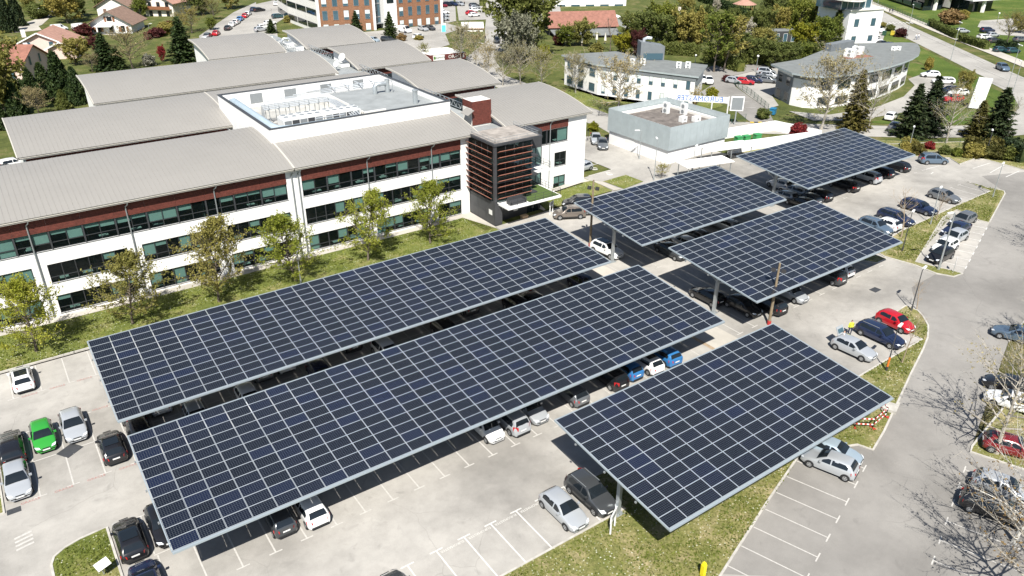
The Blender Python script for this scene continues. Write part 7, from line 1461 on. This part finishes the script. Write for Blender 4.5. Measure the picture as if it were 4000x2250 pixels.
for (x, y), rz, lab in (((29.13,28.92),.5,'white two-legged sign at the edge of the stencilled bays'),((61.36,77.95),.5,'white two-legged sign beside the black entrance')):
    t = thing('bay_sign', lab, 'sign', (x,y,g(x)), rz, 'white bay signs')
    for s in (-.45,.45): mb = MB(); mb.box(s-.06,s+.06,-.05,.05,-.05,1.4); mb.build('leg', M_PLAST, t)
    mb = MB(); mb.box(-.62,.62,-.04,.04,1.1,1.75); mb.build('board', M_PLAST, t); mb = MB(); mb.box(-.4,.4,-.06,-.043,1.3,1.6); mb.build('print', M_GREY, t)
t = thing('small_sign', 'small white sign on a thin post at the tip of the lawn', 'sign', (*(87.02,35.64),1.5), .4); mb = MB(); mb.bar((0,0,-.1),(0,0,1.9),.06,.06); mb.build('post', M_GALV, t); mb = MB(); mb.box(-.32,.32,-.03,-.0,1.2,1.9); mb.build('board', M_PLAST, t)
t = thing('marker_post', 'bright yellow marker post on the grass at the bottom edge', 'post', (*(31.31,22.44),.06)); mb = MB(); mb.prism([(-.14,-.14),(.14,-.14),(.14,.14),(-.14,.14)], 0, 1.0); mb.prism([(-.10,-.10),(.10,-.10),(.10,.10),(-.10,.10)], 1.0, 1.15); mb.build('post', mat('bright_yellow', (.75,.62,.02), .5), t)
t = thing('info_board', 'pale tilted board at the bottom edge of the small grass island', 'sign', (*(-1.19,45.11),.1), .4); mb = MB(); mb.bar((0,0,0),(0,0,1.0),.08,.08); mb.build('post', M_GALV, t); mb = MB(); mb.bar((-.45,-.2,1.0),(.45,-.2,1.0),.6,.05,up=(0,-.5,.8)); mb.build('board', M_PLAST, t)
for k, (x, y) in enumerate(((141.25,168.11),(147.72,169.36),(148.67,166.85))):
    t = thing('closed_parasol', ['furled white parasol before the barn lean-to, left one','furled white parasol before the barn lean-to, middle one','furled white parasol before the barn lean-to, right one'][k], 'parasol', (x,y,g(x)), 0, 'furled parasols'); mb = MB(); mb.tube([(0,0,0),(0,0,1.0)], .06, 6); mb.build('pole', M_GALV, t); mb = MB(); mb.tube([(0,0,.9),(0,0,1.6),(0,0,3.0)], [.38,.3,.05], 8); mb.build('cloth', M_CREAM, t)
for (x, y), c, lab in (((125.18,91.16),(.02,.16,.30),'blue wheelie bin beside the curved building'),((227.44,131.20),(.02,.07,.04),'dark green bin by the van bay'),((229.57,129.79),(.55,.42,.04),'yellow-lidded bin by the plum shrub')):
    t = thing('wheelie_bin', lab, 'bin', (x,y,2.1), .4); mb = MB(); mb.prism([(-.6,-.5),(.6,-.5),(.65,.5),(-.65,.5)], .1, 1.1); mb.build('body', mat('bin_%d' % int(x), c, .5), t); mb = MB(); mb.box(-.7,.7,-.55,.55,1.1,1.22); mb.build('lid', MATS['bin_%d' % int(x)], t)
t = thing('slatted_bench', 'green slatted bench at the drive corner', 'bench', (*(121.09,90.44),2.1), -.8)
for k in range(4): mb = MB(); mb.box(-1.0,1.0,-.03,.03,.3+k*.2,.45+k*.2); mb.build('slat', M_GREEN, t)
for s in (-.95,.95): mb = MB(); mb.box(s-.05,s+.05,-.06,.06,0,1.1); mb.build('post', M_GREEN, t)

# ================================================================ grass tufts and clover on the near lawns
def tufts(poly, n, hgt, m, label, seed):
    r = np.random.default_rng(seed); xs = [p[0] for p in poly]; ys = [p[1] for p in poly]; P = []
    def inside(x, y):
        c = False; j = len(poly)-1
        for i in range(len(poly)):
            if (poly[i][1] > y) != (poly[j][1] > y) and x < (poly[j][0]-poly[i][0])*(y-poly[i][1])/(poly[j][1]-poly[i][1])+poly[i][0]: c = not c
            j = i
        return c
    while len(P) < n:
        x, y = r.uniform(min(xs), max(xs)), r.uniform(min(ys), max(ys))
        if inside(x, y) and math.sin(x*.9+1.3*math.sin(y*.7))+math.sin(y*1.1+.8*math.sin(x*.6)) > r.uniform(-2.2,1.2): P.append((x, y, g(x)+.06+hgt*.4))
    me = quads_mesh('grass_tufts', np.array(P), r.uniform(hgt*.5,hgt,len(P)), .2, r, 1.0); me.materials.append(m); tag(link('grass_tufts', me), label, None, None, 'stuff')
tufts([(-20,76.6),(52.3,76.6),(50.7,84.1),(-20,84.1)], 9000, .13, LF['fresh'], 'grass and clover on the office lawn', 1)
tufts([(18,29.8),(31.2,29.8),(31.3,33.8),(56,33.8),(60,29.9),(70.7,29.9),(71,34.3),(75,34),(73,30.6),(54.9,24.3),(47.1,26.3),(32.4,22),(20,18)], 12000, .12, LF['fresh'], 'grass and clover on the lawn round the low canopy', 2)
tufts([(-.4,49.4),(-3,49),(-3.8,47.8),(-3.8,43),(-.4,43)], 900, .12, LF['fresh'], 'grass on the small western island', 3)
tufts([(117.2,49.4),(117.8,45),(104.1,40.3),(105,44.8),(86.1,39.8),(85.3,42.6),(92.4,45.4),(116,45.8)], 3000, .12, LF['fresh'], 'grass and daisies on the L-shaped island', 4)
